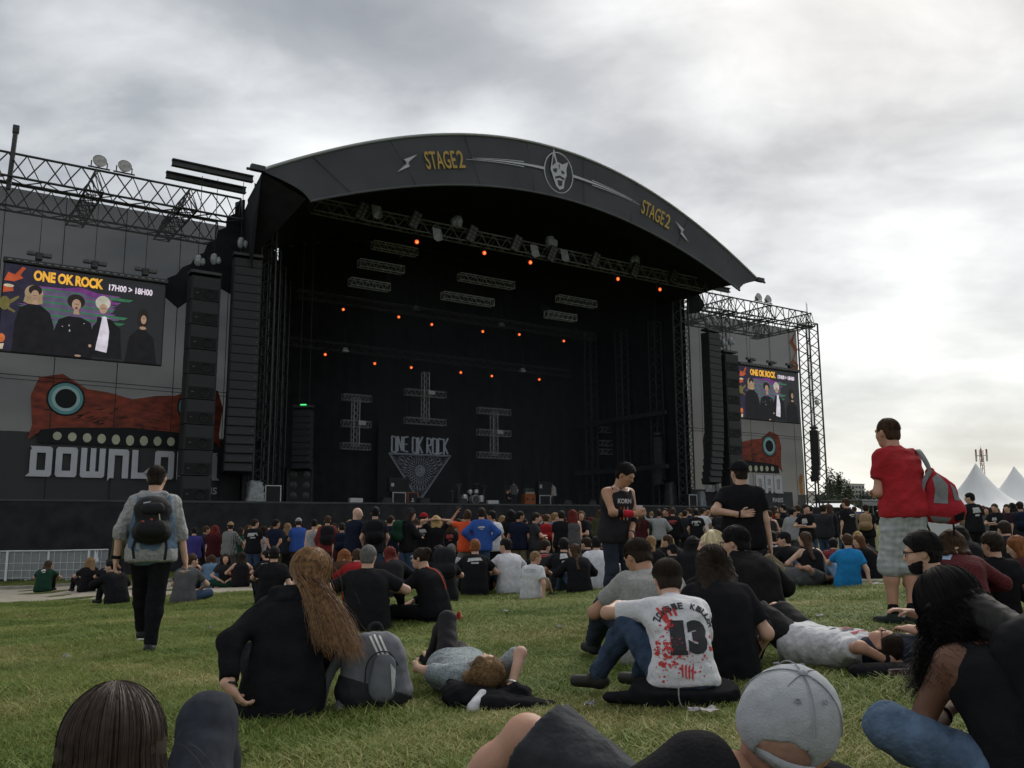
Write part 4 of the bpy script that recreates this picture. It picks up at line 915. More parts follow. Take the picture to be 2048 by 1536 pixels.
# ---- backline
WFR = mat('white_edging', (.42, .43, .44), .5, .05, 4); ORC = mat('orange_tolex', (.30, .085, .022), .6, .1, 8, bump=.3, bscale=60); GCL = mat('amp_cloth', (.02, .02, .022), .9, .2, 30)
def deck_at(px, v): return at_v(px, 1010, v)[0]
def amp(px, v, w, h, edge, lab, head=None, z=0.0, logo=False):
    u = deck_at(px, v); t = stage_thing('guitar_cabinet', lab, 'amplifier', u, v, DECK + z)
    MB().box((0, .2, h / 2), (w, .4, h)).build('box', edge if edge is ORC else CABM, t, bevel=.02)
    MB().box((0, -.012, h / 2), (w * .86, .02, h * .86)).build('grille_cloth', GCL if edge is not ORC or not logo else GCL, t)
    f = MB(); k = w * .045
    for x in (-1, 1): f.box((x * (w / 2 - k), -.03, h / 2), (k * 1.3, .03, h * .98))
    for q in (0, 1): f.box((0, -.031, k + q * (h - 2 * k)), (w * .9, .03, k * 1.3))
    f.build('edging', edge, t)
    if logo: MB().box((0, -.03, h * .5), (w * .12, .02, h * .18)).box((0, -.03, h * .36), (w * .3, .02, h * .05)).build('emblem', WFR, t)
    return t
amp(798, 8, 1.0, .95, WFR, 'black speaker cabinet edged in white, left of the orange one on stage'); amp(825, 8, .78, .95, ORC, 'orange speaker cabinet with dark grille below the band banner', logo=True)
t = amp(798, 8.3, 1.45, .9, CABM, 'tall black amplifier stacked above the white-edged cabinet on the left', z=.97); MB().box((-.5, -.04, .45), (.2, .02, .22)).build('note', WFR, t)
t = amp(1060, 8, .95, .95, ORC, 'orange combo amplifier with dark clips right of the drum kit'); MB().box((0, -.04, .5), (.75, .03, .75)).build('front_panel', ORC, t)
for q in (-.25, .2): MB().plate([(q - .15, .5), (q + .02, .72), (q + .14, .48), (q, .56)], -.08, -.06).build('clip', CABM, t)
t = stage_thing('amplifier_head', 'small cream and green amplifier head on the orange combo', 'amplifier', deck_at(1060, 8), 8, DECK + .96); MB().box((0, .2, .22), (.75, .35, .4)).build('box', mat('amp_green', (.03, .045, .035), .6), t, bevel=.02); MB().box((0, 0, .08), (.78, .03, .13)).build('panel', mat('amp_cream', (.35, .30, .22), .6), t)
amp(1090, 8, 1.05, .92, WFR, 'white-edged black cabinet right of the orange combo amplifier'); t = amp(1090, 8.4, 1.15, .95, CABM, 'black cabinet stacked on the right white-edged cabinet', z=.94); MB().box((-.38, -.04, .6), (.2, .02, .26)).build('note', WFR, t)
amp(545, 2, .9, .95, WFR, 'white-edged black case beside the plastic-wrapped gear on the left'); amp(1386, 2, .85, .9, WFR, 'white-edged black case on the right part of the deck')
t = amp(598, 5, 1.6, 2.1, CABM, 'large dark speaker stack with round cones at the left of the stage')
for a in (-1, 1):
    for b in (.5, 1.1, 1.7): MB().lathe([(0, .05), (.2, .0), (.25, -.03)], (a * .38, -.04, b), 14, rot=Matrix.Rotation(R(90), 3, 'X')).build('cone', mat('cone', (.03, .03, .033), .5), t)
def wrapped(px, v, w, h, lab, wm=None):
    u = deck_at(px, v); t = stage_thing('wrapped_gear', lab, 'covered equipment', u, v, DECK); g = np.random.default_rng(int(px)); V = []; n, k = 22, 10
    for j in range(k + 1):
        for i in range(n):
            a = 2 * math.pi * i / n; f = j / k; r = (1 - .25 * f if f < .93 else .4) * (1 + .07 * g.normal()); sq = 1 / max(abs(math.cos(a)), abs(math.sin(a))) ** .7
            V.append((math.cos(a) * w / 2 * r * sq, .4 + math.sin(a) * w / 2 * r * sq, h * f + .02 * g.normal()))
    Q = [(j * n + i, j * n + (i + 1) % n, (j + 1) * n + (i + 1) % n, (j + 1) * n + i) for j in range(k) for i in range(n)]
    obj('plastic_cover', mesh_np('plastic_cover', V, Q, wm or PLAST), t); MB().box((0, .4, h * .48), (w * .5, w * .4, h * .94)).build('gear', CABM, t)
wrapped(511, 1.6, 1.1, 1.15, 'gear wrapped in grey plastic at the left edge of the deck'); wrapped(1410, 2.4, .7, 1.2, 'small gear wrapped in clear plastic beside the right white-edged case'); wrapped(1350, 4.5, .9, 1.9, 'large camera rig wrapped in dark plastic on the right of the deck', mat('dark_wrap', (.05, .053, .056), .4, .4, 7, bump=1.0, bscale=10, spec=.4))
for i, (px, v) in enumerate([(711, 6), (985, 7), (845, 1.2), (770, 1.2), (920, 1.0), (1130, 1.4), (1180, 2)]):
    u = deck_at(px, v); t = stage_thing('floor_monitor' if i > 1 else 'floor_strobe', ['white strobe box standing on the dark left of the stage', 'pale box right of the drum kit', 'wedge monitor below the orange cabinet', 'wedge monitor at the front edge left of the banner', 'wedge monitor before the drum kit', 'wedge monitor before the orange combo', 'wedge monitor behind the man with the cup'][i], 'stage light' if i < 2 else 'monitor', u, v, DECK)
    if i < 2: MB().box((0, 0, .25), (.85, .3, .4)).build('face', mat('strobe_white', (.50, .51, .52), .5, .1, 5), t, bevel=.03); MB().box((0, .05, .03), (.5, .25, .06)).build('foot', CABM, t)
    else: MB().plate([(-.35, 0), (.35, 0), (.3, .32), (-.2, .36)], -.3, .3).build('box', CABM, t, bevel=.02); MB().box((.05, -.31, .17), (.4, .02, .22)).build('grille', GRILL, t)
# ---- drum kit
def drum_kit():
    u = deck_at(942, 9.5); t = stage_thing('drum_kit', 'silver drum kit with cymbals on stands at centre stage', 'drum kit', u, 9.5, DECK)
    MB().box((0, .5, .11), (3.2, 2.4, .22)).build('riser', CABM, t); chrome = mat('chrome', (.55, .56, .58), .25, .1, 4, metal=.9); shell = mat('drum_shell', (.38, .40, .43), .3, .15, 5, metal=.4); skin_ = mat('drum_skin', (.05, .05, .055), .5); brass = mat('cymbal', (.32, .27, .16), .3, .1, 6, metal=.8)
    rx = Matrix.Rotation(R(90), 3, 'X')
    b = MB().lathe([(.0, -.2), (.32, -.2), (.33, .2), (.0, .2)], (.1, -.3, .56), 24, rot=rx).build('bass_drum', shell, t); MB().lathe([(0, 0), (.29, 0)], (.1, -.515, .56), 24, rot=rx).build('drum_head', skin_, b)
    for x, y, z, r, h, nm in ((-.65, -.2, .62, .23, .42, 'floor_tom'), (.75, -.1, .62, .23, .42, 'floor_tom'), (-.18, -.15, 1.12, .17, .22, 'rack_tom'), (.32, -.15, 1.12, .17, .22, 'rack_tom'), (-.35, .3, .85, .18, .14, 'snare')):
        d = MB().lathe([(0, -h / 2), (r, -h / 2), (r, h / 2), (0, h / 2)], (x, y, z), 18).build(nm, shell, t); MB().lathe([(r * 1.02, h / 2 - .02), (r * 1.02, h / 2 + .01), (0, h / 2 + .012)], (x, y, z), 18).build('hoop', chrome, d)
    for x, y, z, r in ((-1.05, 0, 1.5, .24), (1.1, 0, 1.55, .26), (-.7, .4, 1.65, .22), (.75, .4, 1.7, .24), (-1.35, .3, 1.15, .18)):
        c = MB().lathe([(0, .03), (.05, .02), (r, -.02)], (x, y, z), 20).build('cymbal', brass, t); m = MB().tube((x, y, .25), (x, y, z), .014, 5)
        for k in range(3): m.tube((x, y, .5), (x + .25 * math.cos(k * 2.1), y + .25 * math.sin(k * 2.1), .23), .012, 4)
        m.build('stand', chrome, t)
drum_kit()
for i, px in enumerate((1010, 1160, 905, 1255)):
    v = [3, 3, 4, 5][i]; u = deck_at(px, v); t = stage_thing('microphone_stand', 'thin microphone stand ' + ['left of the two stage hands', 'right of the stage hands', 'left of the drum kit', 'on the dark right of the stage'][i], 'microphone stand', u, v, DECK)
    MB().tube((0, 0, .03), (0, 0, 1.5), .014, 5).tube((0, 0, 1.5), (-.25, -.2, 1.62), .012, 5).build('pole', STEEL, t); MB().lathe([(0, 0), (.16, 0), (.14, .03), (.02, .05)], (0, 0, 0), 14).build('base', CABM, t); MB().tube((-.25, -.2, 1.62), (-.33, -.26, 1.64), .025, 6).build('microphone', GRILL, t)
# ---- thin smoke hanging in the stage
def smoke():
    m = bpy.data.materials.new('thin_smoke'); m.use_nodes = True; N = m.node_tree.nodes; N.remove(N['Principled BSDF']); v = N.new('ShaderNodeVolumePrincipled'); v.inputs['Color'].default_value = (.75, .85, 1, 1); v.inputs['Density'].default_value = .0045; v.inputs['Anisotropy'].default_value = .3
    m.node_tree.links.new(v.outputs[0], N['Material Output'].inputs['Volume']); t = MB().box((3.4, 8, (DECK + CAMZ + 17) / 2), (25.5, 13.6, CAMZ + 16.8 - DECK)).build('stage_smoke', m); t.location = SP(0, 0, 0); t.rotation_euler = (0, 0, SA); t['kind'] = 'stuff'; tag(t, 'thin bluish smoke hanging inside the dark stage', 'smoke')
smoke()
# ================================================================ people: blended tapered limbs -> one continuous surface per body
V3 = lambda *a: np.array(a, float)
def nrm(v): return v / (np.linalg.norm(v) + 1e-9)
class P_:                                  # tapered capsule, optionally squeezed along a direction, with flat ends
    def __init__(s, a, b, ra, rb, k=.04, sq=None, f=1.0, flat=(0, 0), sub=False, cut=()):
        s.cut = cut; s.a, s.b = np.asarray(a, float), np.asarray(b, float); s.ra, s.rb, s.k, s.sq, s.f, s.flat, s.sub = ra, rb, k, sq, f, flat, sub
    def box(s):
        r = max(s.ra, s.rb) * max(1, 1 / s.f) + .01; return np.minimum(s.a, s.b) - r, np.maximum(s.a, s.b) + r
    def d(s, X, Y, Z):
        px, py, pz = X - s.a[0], Y - s.a[1], Z - s.a[2]; ba = s.b - s.a
        if s.sq is not None:
            q = (s.f - 1) * (px * s.sq[0] + py * s.sq[1] + pz * s.sq[2]); px, py, pz = px + q * s.sq[0], py + q * s.sq[1], pz + q * s.sq[2]
            ba = ba + (s.f - 1) * (ba @ s.sq) * s.sq
        L2 = ba @ ba + 1e-12; h = np.clip((px * ba[0] + py * ba[1] + pz * ba[2]) / L2, 0, 1)
        d = np.sqrt((px - h * ba[0]) ** 2 + (py - h * ba[1]) ** 2 + (pz - h * ba[2]) ** 2) - (s.ra + (s.rb - s.ra) * h)
        if s.flat[0] or s.flat[1]:
            u = ba / math.sqrt(L2); t = px * u[0] + py * u[1] + pz * u[2]
            if s.flat[0]: d = np.maximum(d, -t)
            if s.flat[1]: d = np.maximum(d, t - math.sqrt(L2))
        for c, n in s.cut: d = np.maximum(d, (X - c[0]) * n[0] + (Y - c[1]) * n[1] + (Z - c[2]) * n[2])
        return d
class E_:                                  # ellipsoid with axes M (rows) and radii
    def __init__(s, c, M, r, k=.03, sub=False): s.c, s.M, s.r, s.k, s.sub = np.asarray(c, float), M, np.asarray(r, float), k, sub
    def box(s): r = s.r.max() + .01; return s.c - r, s.c + r
    def d(s, X, Y, Z):
        p = (X - s.c[0], Y - s.c[1], Z - s.c[2]); q = [(p[0] * m[0] + p[1] * m[1] + p[2] * m[2]) / r for m, r in zip(s.M, s.r)]
        l = np.sqrt(q[0] ** 2 + q[1] ** 2 + q[2] ** 2); return (l - 1) * s.r.min() if s.r.max() / s.r.min() < 1.8 else (l - 1) * (s.r.min() * .5 + np.median(s.r) * .5)
def poly_field(prims, res, cuts=(), wrinkle=0.0, seed=0, grow=0.0, wl=1.0):
    """blend primitives on a grid, trim with planes (point, outward normal) and pull out the surface"""
    lo = np.min([p.box()[0] for p in prims if not p.sub], 0) - grow - 3 * res; hi = np.max([p.box()[1] for p in prims if not p.sub], 0) + grow + 3 * res
    n = np.ceil((hi - lo) / res).astype(int) + 1; ax = [lo[i] + res * np.arange(n[i]) for i in range(3)]
    D = np.full(n, 9.0, np.float32)
    for p in prims:
        b0, b1 = p.box(); pad = p.k + 3 * res + grow; i0 = np.maximum(((b0 - pad - lo) / res).astype(int), 0); i1 = np.minimum(((b1 + pad - lo) / res).astype(int) + 2, n)
        if np.any(i1 <= i0): continue
        sl = tuple(slice(a, b) for a, b in zip(i0, i1)); X, Y, Z = ax[0][sl[0]][:, None, None], ax[1][sl[1]][None, :, None], ax[2][sl[2]][None, None, :]
        d = p.d(X, Y, Z); o = D[sl]
        if p.sub: D[sl] = np.maximum(o, -d); continue
        d = d - grow; h = np.maximum(p.k - np.abs(o - d), 0) / p.k; D[sl] = np.minimum(o, d) - h * h * p.k * .25
    X, Y, Z = ax[0][:, None, None], ax[1][None, :, None], ax[2][None, None, :]
    if wrinkle:
        g = np.random.default_rng(seed + 3); w = 0
        for i in range(7):
            v = nrm(g.normal(0, 1, 3) * (1, 1, 1.5)); lam = wl * g.uniform(.05, .15); v2 = nrm(g.normal(0, 1, 3)) 
            w = w + np.abs(np.sin((X * v[0] + Y * v[1] + Z * v[2]) * 3.14 / lam + 1.6 * np.sin((X * v2[0] + Y * v2[1] + Z * v2[2]) * 3.14 / .17 + g.uniform(0, 6)) + g.uniform(0, 6)))
        D = D + (wrinkle * (w / 7 - .64) * 2.4).astype(np.float32)
    for c, nv in cuts: D = np.maximum(D, ((X - c[0]) * nv[0] + (Y - c[1]) * nv[1] + (Z - c[2]) * nv[2]).astype(np.float32))
    return nets(D, lo, res)
def nets(D, lo, res):
    S = D < 0; c = S[:-1, :-1, :-1].astype(np.int8)
    cnt = sum(S[i:S.shape[0] - 1 + i, j:S.shape[1] - 1 + j, k:S.shape[2] - 1 + k].astype(np.int8) for i in (0, 1) for j in (0, 1) for k in (0, 1))
    act = (cnt > 0) & (cnt < 8); I = np.argwhere(act)
    if len(I) == 0: return np.zeros((0, 3)), np.zeros((0, 4), int)
    idx = np.full(act.shape, -1, np.int32); idx[act] = np.arange(len(I))
    acc = np.zeros((len(I), 3)); num = np.zeros(len(I))
    C = [(i, j, k) for i in (0, 1) for j in (0, 1) for k in (0, 1)]
    val = {o: D[I[:, 0] + o[0], I[:, 1] + o[1], I[:, 2] + o[2]] for o in C}
    for o in C:
        for a in range(3):
            if o[a]: continue
            p = list(o); p[a] = 1; v0, v1 = val[o], val[tuple(p)]; m = (v0 < 0) != (v1 < 0)
            t = v0[m] / (v0[m] - v1[m]); q = np.tile(np.array(o, float), (m.sum(), 1)); q[:, a] = t; acc[m] += q; num[m] += 1
    Vv = lo + res * (I + acc / num[:, None]); F_ = []
    for a in range(3):
        b, c_ = (a + 1) % 3, (a + 2) % 3; sl0 = [slice(None)] * 3; sl1 = [slice(None)] * 3; sl0[a] = slice(0, -1); sl1[a] = slice(1, None)
        s0, s1 = S[tuple(sl0)], S[tuple(sl1)]
        for flip in (0, 1):
            E = np.argwhere((s0 & ~s1) if not flip else (~s0 & s1))
            if len(E) == 0: continue
            ok = (E[:, b] > 0) & (E[:, c_] > 0) & (E[:, b] < act.shape[b]) & (E[:, c_] < act.shape[c_]) & (E[:, a] < act.shape[a]); E = E[ok]
            q = []
            for db, dc in ((0, 0), (1, 0), (1, 1), (0, 1)):
                e = E.copy(); e[:, b] -= db; e[:, c_] -= dc; q.append(idx[e[:, 0], e[:, 1], e[:, 2]])
            q = np.stack(q, 1); q = q[(q >= 0).all(1)]; F_.append(q if not flip else q[:, ::-1])
    return Vv, np.concatenate(F_)
# ---------------------------------------------------------------- skeleton and pose
def ik(a, c, l1, l2, pole):
    d = c - a; L = np.linalg.norm(d); L = min(L, (l1 + l2) * .999); u = nrm(d); x = (l1 * l1 - l2 * l2 + L * L) / (2 * L); h = math.sqrt(max(l1 * l1 - x * x, 0)); p = pole - (pole @ u) * u
    return a + u * x + nrm(p) * h, a + u * L
def spine(pel, lean, bend, fwd, lat, L=.47, tilt=0.0):
    """pelvis, waist, chest, neck base: starts at angle lean from vertical (forward +), bends on by bend"""
    pts = [np.asarray(pel, float)]; a = lean
    for i, l in enumerate((.17, .17, .15)):
        d = V3(0, 0, 1) * math.cos(a) + fwd * math.sin(a) + lat * math.sin(tilt); pts.append(pts[-1] + nrm(d) * l * L / .49); a += bend / 2
    return pts, a
def rot2(v, ang): c, s = math.cos(ang), math.sin(ang); return V3(c * v[0] - s * v[1], s * v[0] + c * v[1], v[2])
class Pose:
    """faces +y; all in metres for a 1.75 m figure"""
    def __init__(s, pel=(0, 0, .93), lean=0.0, bend=0.0, tilt=0.0, hands=((-.22, .05, .78), (.22, .05, .78)), elb=((-1, -.5, 0), (1, -.5, 0)), feet=((-.11, 0, .08), (.11, 0, .08)), knee=((0, 1, 0), (0, 1, 0)), toes=((-.15, 1, 0), (.15, 1, 0)), head=(0.0, 0.0, 0.0), twist=0.0, wide=1.0, fat=1.0, grip=(.35, .35), hdir=(None, None), pn=(None, None), tn=(None, None), shrug=0.0, lat0=0.0, legs=1.0):
        f0 = V3(0, 1, 0); l0 = rot2(V3(1, 0, 0), lat0); f0 = rot2(f0, lat0); s.f0, s.l0 = f0, l0
        (s.pel, s.waist, s.chest, s.neck), a = spine(pel, lean, bend, f0, l0, .50, tilt)
        s.lat = rot2(l0, twist); s.sfwd = nrm(rot2(f0, twist) * math.cos(a) - V3(0, 0, 1) * math.sin(a)); s.sup = nrm(s.neck - s.chest)
        s.bfwd = s.sfwd; s.wide, s.fat = wide, fat
        yaw, nod, roll = head; hf = rot2(rot2(f0, twist), yaw); s.hfwd = nrm(hf * math.cos(nod) - V3(0, 0, 1) * math.sin(nod)); s.hlat = nrm(np.cross(s.hfwd, V3(0, 0, 1)) + V3(0, 0, 1) * math.sin(roll)); s.hup = nrm(np.cross(s.hlat, s.hfwd))
        s.head = s.neck + nrm(s.sup * .7 + s.hup * .6) * .105 + s.hup * .07 + s.hfwd * .025
        s.sh, s.el, s.wr, s.hd, s.hip, s.kn, s.an, s.toe = [], [], [], [], [], [], [], []
        s.grip = grip; s.pn = [None if q is None else np.asarray(q, float) for q in pn]; s.tn = [None if q is None else np.asarray(q, float) for q in tn]; sg_ = shrug if hasattr(shrug, '__len__') else (shrug, shrug)
        for i, g in enumerate((-1, 1)):
            sh = s.neck + s.lat * g * .163 * wide - s.sup * (.055 - sg_[i]); s.sh.append(sh); e, w = ik(sh, np.asarray(hands[i], float), .29, .26, np.asarray(elb[i], float)); s.el.append(e); s.wr.append(w); s.hd.append(nrm(np.asarray(hdir[i], float)) if hdir[i] is not None else nrm(w - e))
            hp = s.pel + s.l0 * g * .088; s.hip.append(hp); k, an = ik(hp, np.asarray(feet[i], float), .44 * legs, .42 * legs, np.asarray(knee[i], float)); s.kn.append(k); s.an.append(an); s.toe.append(nrm(np.asarray(toes[i], float)))
def torso(p, g=0.0):
    w, f = p.wide, p.fat; q = p.bfwd
    pr = [P_(p.pel - p.l0 * .075, p.pel + p.l0 * .075, .118 * f + g, .118 * f + g, .06), P_(p.waist - (p.l0 + p.lat) * .03 * f, p.waist + (p.l0 + p.lat) * .03 * f, .104 * f + g, .104 * f + g, .09),
          P_(p.chest - p.lat * .075 * w, p.chest + p.lat * .068 * w, .112 * (f * .5 + .5) + g, .118 * (f * .5 + .5) + g, .09), P_(p.sh[0] * .86 + p.sh[1] * .14, p.sh[1] * .86 + p.sh[0] * .14, .062 + g, .062 + g, .07),
          P_(p.neck - p.sup * .03, p.neck + p.sup * .01, .075 + g * .6, .055 + g * .4, .06)]
    return pr
def arm(p, i, g=0.0, upto=2.0, k=.035, fl=True):
    """from the shoulder; upto 1 = elbow, 2 = wrist"""
    sh, el, wr = p.sh[i], p.el[i], p.wr[i]; f = .5 + .5 * p.fat; pr = []
    if upto <= 1: pr.append(P_(sh, sh + (el - sh) * upto, .050 * f + g, (.050 - .011 * upto) * f + g * 1.15, k, flat=(0, fl)))
    else:
        pr.append(P_(sh, el, .050 * f + g, .039 * f + g, k)); t = upto - 1; pr.append(P_(el, el + (wr - el) * t, .039 * f + g, (.039 - .011 * t) * f + g, k, flat=(0, fl)))
    return pr
def leg(p, i, g=0.0, upto=2.0, k=.045, loose=0.0):
    hp, kn, an = p.hip[i], p.kn[i], p.an[i]; f = .5 + .5 * p.fat; pr = []
    if upto <= 1: pr.append(P_(hp, hp + (kn - hp) * upto, .092 * f + g, (.092 - .03 * upto) * f + g + loose, k, flat=(0, 1)))
    else:
        t = upto - 1; pr.append(P_(hp, kn, .092 * f + g, .06 * f + g, k)); cv = kn + (an - kn) * .3 - nrm(np.cross(np.cross(kn - hp, an - kn), an - kn) + 1e-6) * .0
        pr.append(P_(kn, cv if t > .3 else kn + (an - kn) * t, .058 * f + g, .056 * f + g + loose * .3, k)); 
        if t > .3: pr.append(P_(cv, kn + (an - kn) * t, .056 * f + g + loose * .3, (.056 - .021 * (t - .3) / .7) * f + g + loose, k, flat=(0, 1)))
    return pr
def hand(p, i, k=.012):
    w, d, gr = p.wr[i], p.hd[i], p.grip[i]; sgn = -1 if i == 0 else 1
    vert = abs(d[2]) > .75
    n = p.pn[i] if p.pn[i] is not None else (-p.lat * sgn if vert else V3(0, 0, -1))      # palm normal
    t = p.tn[i] if p.tn[i] is not None else (p.bfwd if vert else -p.lat * sgn)            # thumb side
    n = nrm(n - (n @ d) * d); s = nrm(t - (t @ d) * d - (t @ n) * n)
    pr = [P_(w, w + d * .03, .027, .03, .02, n, 1.3), P_(w + d * .035 - s * .018, w + d * .085 - s * .022, .020, .019, .02, n, 1.5), P_(w + d * .035 + s * .018, w + d * .088 + s * .022, .020, .019, .02, n, 1.5)]
    for j, (o, l) in enumerate(((.031, .070), (.011, .080), (-.010, .075), (-.030, .060))):
        b = w + d * .088 + s * o; c = d; a = gr * .55; q = b
        for m, ll in enumerate((.42, .32, .26)):
            c2 = nrm(d * math.cos(a) + n * math.sin(a) + s * o * 1.6); e = q + c2 * l * ll; pr.append(P_(q, e, .0098 - .0010 * m, .0092 - .0012 * m, .006)); q = e; a += gr * 1.1
    t0 = w + d * .03 + s * .026; t1 = t0 + nrm(d * .75 + s * .7 + n * .35) * .045; t2 = t1 + nrm(d + s * .15 + n * (.4 + gr)) * .035
    pr += [P_(w + d * .015 + s * .012, t0, .016, .014, .012), P_(t0, t1, .0125, .0105, .008), P_(t1, t2, .0105, .009, .006)]
    return pr
def head_prims(p, face=1.0):
    c, f, u, l = p.head, p.hfwd, p.hup, p.hlat; M = np.array([l, f, u])
    pr = [E_(c + u * .028 - f * .012, M, (.077, .097, .092), .02), E_(c - u * .035 + f * .022, M, (.060, .070, .078), .04), E_(c - u * .088 + f * .055, M, (.034, .032, .030), .04), P_(p.neck - p.sup * .03, c - u * .05 - f * .03, .062 * (.6 + .4 * p.fat), .056 * (.6 + .4 * p.fat), .03)]
    for g in (-1, 1): pr += [E_(c + l * g * .077 - f * .008 - u * .005, np.array([nrm(l + f * -.25 * g * g), f, u]), (.012, .021, .033), .008), E_(c + l * g * .028 + f * .079 + u * .030, M, (.030, .014, .012), .02), E_(c + l * g * .034 + f * .066 - u * .022, M, (.022, .020, .022), .03)]
    pr += [P_(c + f * .090 + u * .018, c + f * .109 - u * .022, .010, .014, .016), E_(c + f * .086 - u * .052, M, (.026, .012, .008), .012), E_(c + f * .084 - u * .066, M, (.022, .013, .008), .010)]
    return pr
def body_prims(p): 
    pr = torso(p)
    for i in (0, 1): pr += arm(p, i, 0, 2, fl=False) + [P_(p.hip[i], p.kn[i], .086 * (.5 + .5 * p.fat), .056, .05), P_(p.kn[i], p.kn[i] + (p.an[i] - p.kn[i]) * .3, .054, .055, .04), P_(p.kn[i] + (p.an[i] - p.kn[i]) * .3, p.an[i], .055, .034, .04), P_(p.an[i] - V3(0, 0, .02), p.an[i] + p.toe[i] * .13 - V3(0, 0, .04), .030, .022, .03)]
    return pr
def join(parts):
    Vs, Fs, b = [], [], 0
    for v, f in parts:
        if len(v) == 0: continue
        Vs.append(v); Fs.append(f + b); b += len(v)
    return np.concatenate(Vs), np.concatenate(Fs)
# ---------------------------------------------------------------- cloth, skin and hair materials
def cloth(c, key=None, rough=.9, var=.12, scale=18, **k): return mat(key or 'cloth_%d_%d_%d' % tuple(int(x * 999) for x in c), c, rough, var, scale, bump=.25, bscale=120, spec=.06, **k)
def skin_mat(tone):
    T = {'light': (.52, .315, .23), 'pale': (.56, .36, .27), 'tan': (.40, .215, .135), 'brown': (.13, .062, .037), 'warm': (.46, .25, .17)}[tone]
    m = mat('skin_' + tone, T, .55, .10, 9, bump=.08, bscale=90, spec=.35); return m
def hair_mat(c, key): return mat('hair_' + key, tuple(x * .6 for x in c), .65, .3, 22, spec=.12, col2=tuple(min(1, x * 1.4) for x in c), stretch=(3, 3, .5), bump=.5, bscale=60)
HAIR = {'black': (.010, .009, .009), 'dark': (.022, .015, .011), 'brown': (.050, .028, .016), 'chestnut': (.10, .048, .022), 'blond': (.42, .29, .13), 'grey': (.12, .115, .11), 'red': (.11, .018, .015), 'ginger': (.20, .075, .028), 'fair': (.21, .13, .065), 'platinum': (.66, .56, .34)}
def plaid(key, a, b, sc=28):
    m = mat(key, a, .9, .1, 10)
    if m.get('pl'): return m
    m['pl'] = 1; nt = m.node_tree; N = nt.nodes; L = nt.links; bs = N['Principled BSDF']; tc = N.new('ShaderNodeTexCoord'); ws = []
    for d in ('X', 'Z'):
        w = N.new('ShaderNodeTexWave'); w.wave_type = 'BANDS'; w.bands_direction = d; w.inputs['Scale'].default_value = sc / 6.28 * 1.0; w.inputs['Distortion'].default_value = .4; L.new(tc.outputs['Object'], w.inputs['Vector']); g = N.new('ShaderNodeMath'); g.operation = 'GREATER_THAN'; g.inputs[1].default_value = .55; L.new(w.outputs['Fac'], g.inputs[0]); ws.append(g)
    ad = N.new('ShaderNodeMath'); ad.operation = 'ADD'; L.new(ws[0].outputs[0], ad.inputs[0]); L.new(ws[1].outputs[0], ad.inputs[1]); h = N.new('ShaderNodeMath'); h.operation = 'MULTIPLY'; h.inputs[1].default_value = .5; L.new(ad.outputs[0], h.inputs[0])
    mx = N.new('ShaderNodeMix'); mx.data_type = 'RGBA'; L.new(h.outputs[0], mx.inputs['Factor']); mx.inputs['A'].default_value = (*a, 1); mx.inputs['B'].default_value = (*b, 1); L.new(mx.outputs['Result'], bs.inputs['Base Color']); return m
# ---------------------------------------------------------------- garments and hair from a pose
def g_top(p, wl=1.0, sleeve=.55, loose=.018, hem=.06, res=.015, wr=.006, seed=0, tank=False, neckcut=.0):
    pr = torso(p, loose); 
    if not tank:
        for i in (0, 1): pr += arm(p, i, loose * .9, sleeve if not isinstance(sleeve, tuple) else sleeve[i])
    else:
        for i in (0, 1): pr.append(P_(p.sh[i] * .72 + p.neck * .28, p.chest + (p.sh[i] - p.neck) * .42, .045 + loose * .5, .07 + loose * .5, .05))
        pr.pop(3)
    up = nrm(p.waist - p.pel); lo = (p.pel - up * hem, -up); hi = (p.neck + p.sup * .035, p.sup); nt = 4 if tank else 5
    for q in pr[:2]: q.cut = [lo]
    for q in pr[2:nt]: q.cut = [hi]
    if tank:
        for q in pr[2:]: q.cut = [hi] + [(p.sh[i] * .83 + p.neck * .17, p.lat * g * .85 + p.sup * .5) for i, g in enumerate((-1, 1))]
    pr[0].ra += .010; pr[0].rb += .010; pr[1].ra += .006; pr[1].rb += .006
    if hem > .07: pr.insert(1, P_(p.pel - p.l0 * .08 - up * (hem - .02), p.pel + p.l0 * .08 - up * (hem - .02), .118 * p.fat + loose + .004, .118 * p.fat + loose + .004, .06, cut=[lo]))
    return poly_field(pr, res, (), wr, seed, wl=wl)
def g_bottom(p, length=2.0, loose=.012, res=.015, wr=.005, seed=1, waist=.08, flare=.01):
    up = nrm(p.waist - p.pel); c = [(p.pel + up * waist, up)]; g = min(loose * .35, .006)
    pr = [P_(p.pel - p.l0 * .072, p.pel + p.l0 * .072, .118 * p.fat + g, .118 * p.fat + g, .06, cut=c), P_(p.pel, p.waist, .105 * p.fat + g, .10 * p.fat + g, .06, cut=c)]
    for i in (0, 1): pr += leg(p, i, loose, length if not isinstance(length, tuple) else length[i], loose=flare)
    return poly_field(pr, res, (), wr, seed)
def g_shoes(p, res=.012, big=1.0):
    pr = []
    for i in (0, 1):
        a, t = p.an[i], p.toe[i]; sh = nrm(a - p.kn[i]); down = nrm(sh - (sh @ t) * t) if abs(sh @ t) < .95 else V3(0, 0, -1)
        pr += [P_(a - t * .035 + down * .035, a + t * .15 + down * .045, .047 * big, .042 * big, .02, down, 1.1), P_(a, a - t * .02 + down * .03, .046 * big, .046 * big, .03)]
    return poly_field(pr, res)
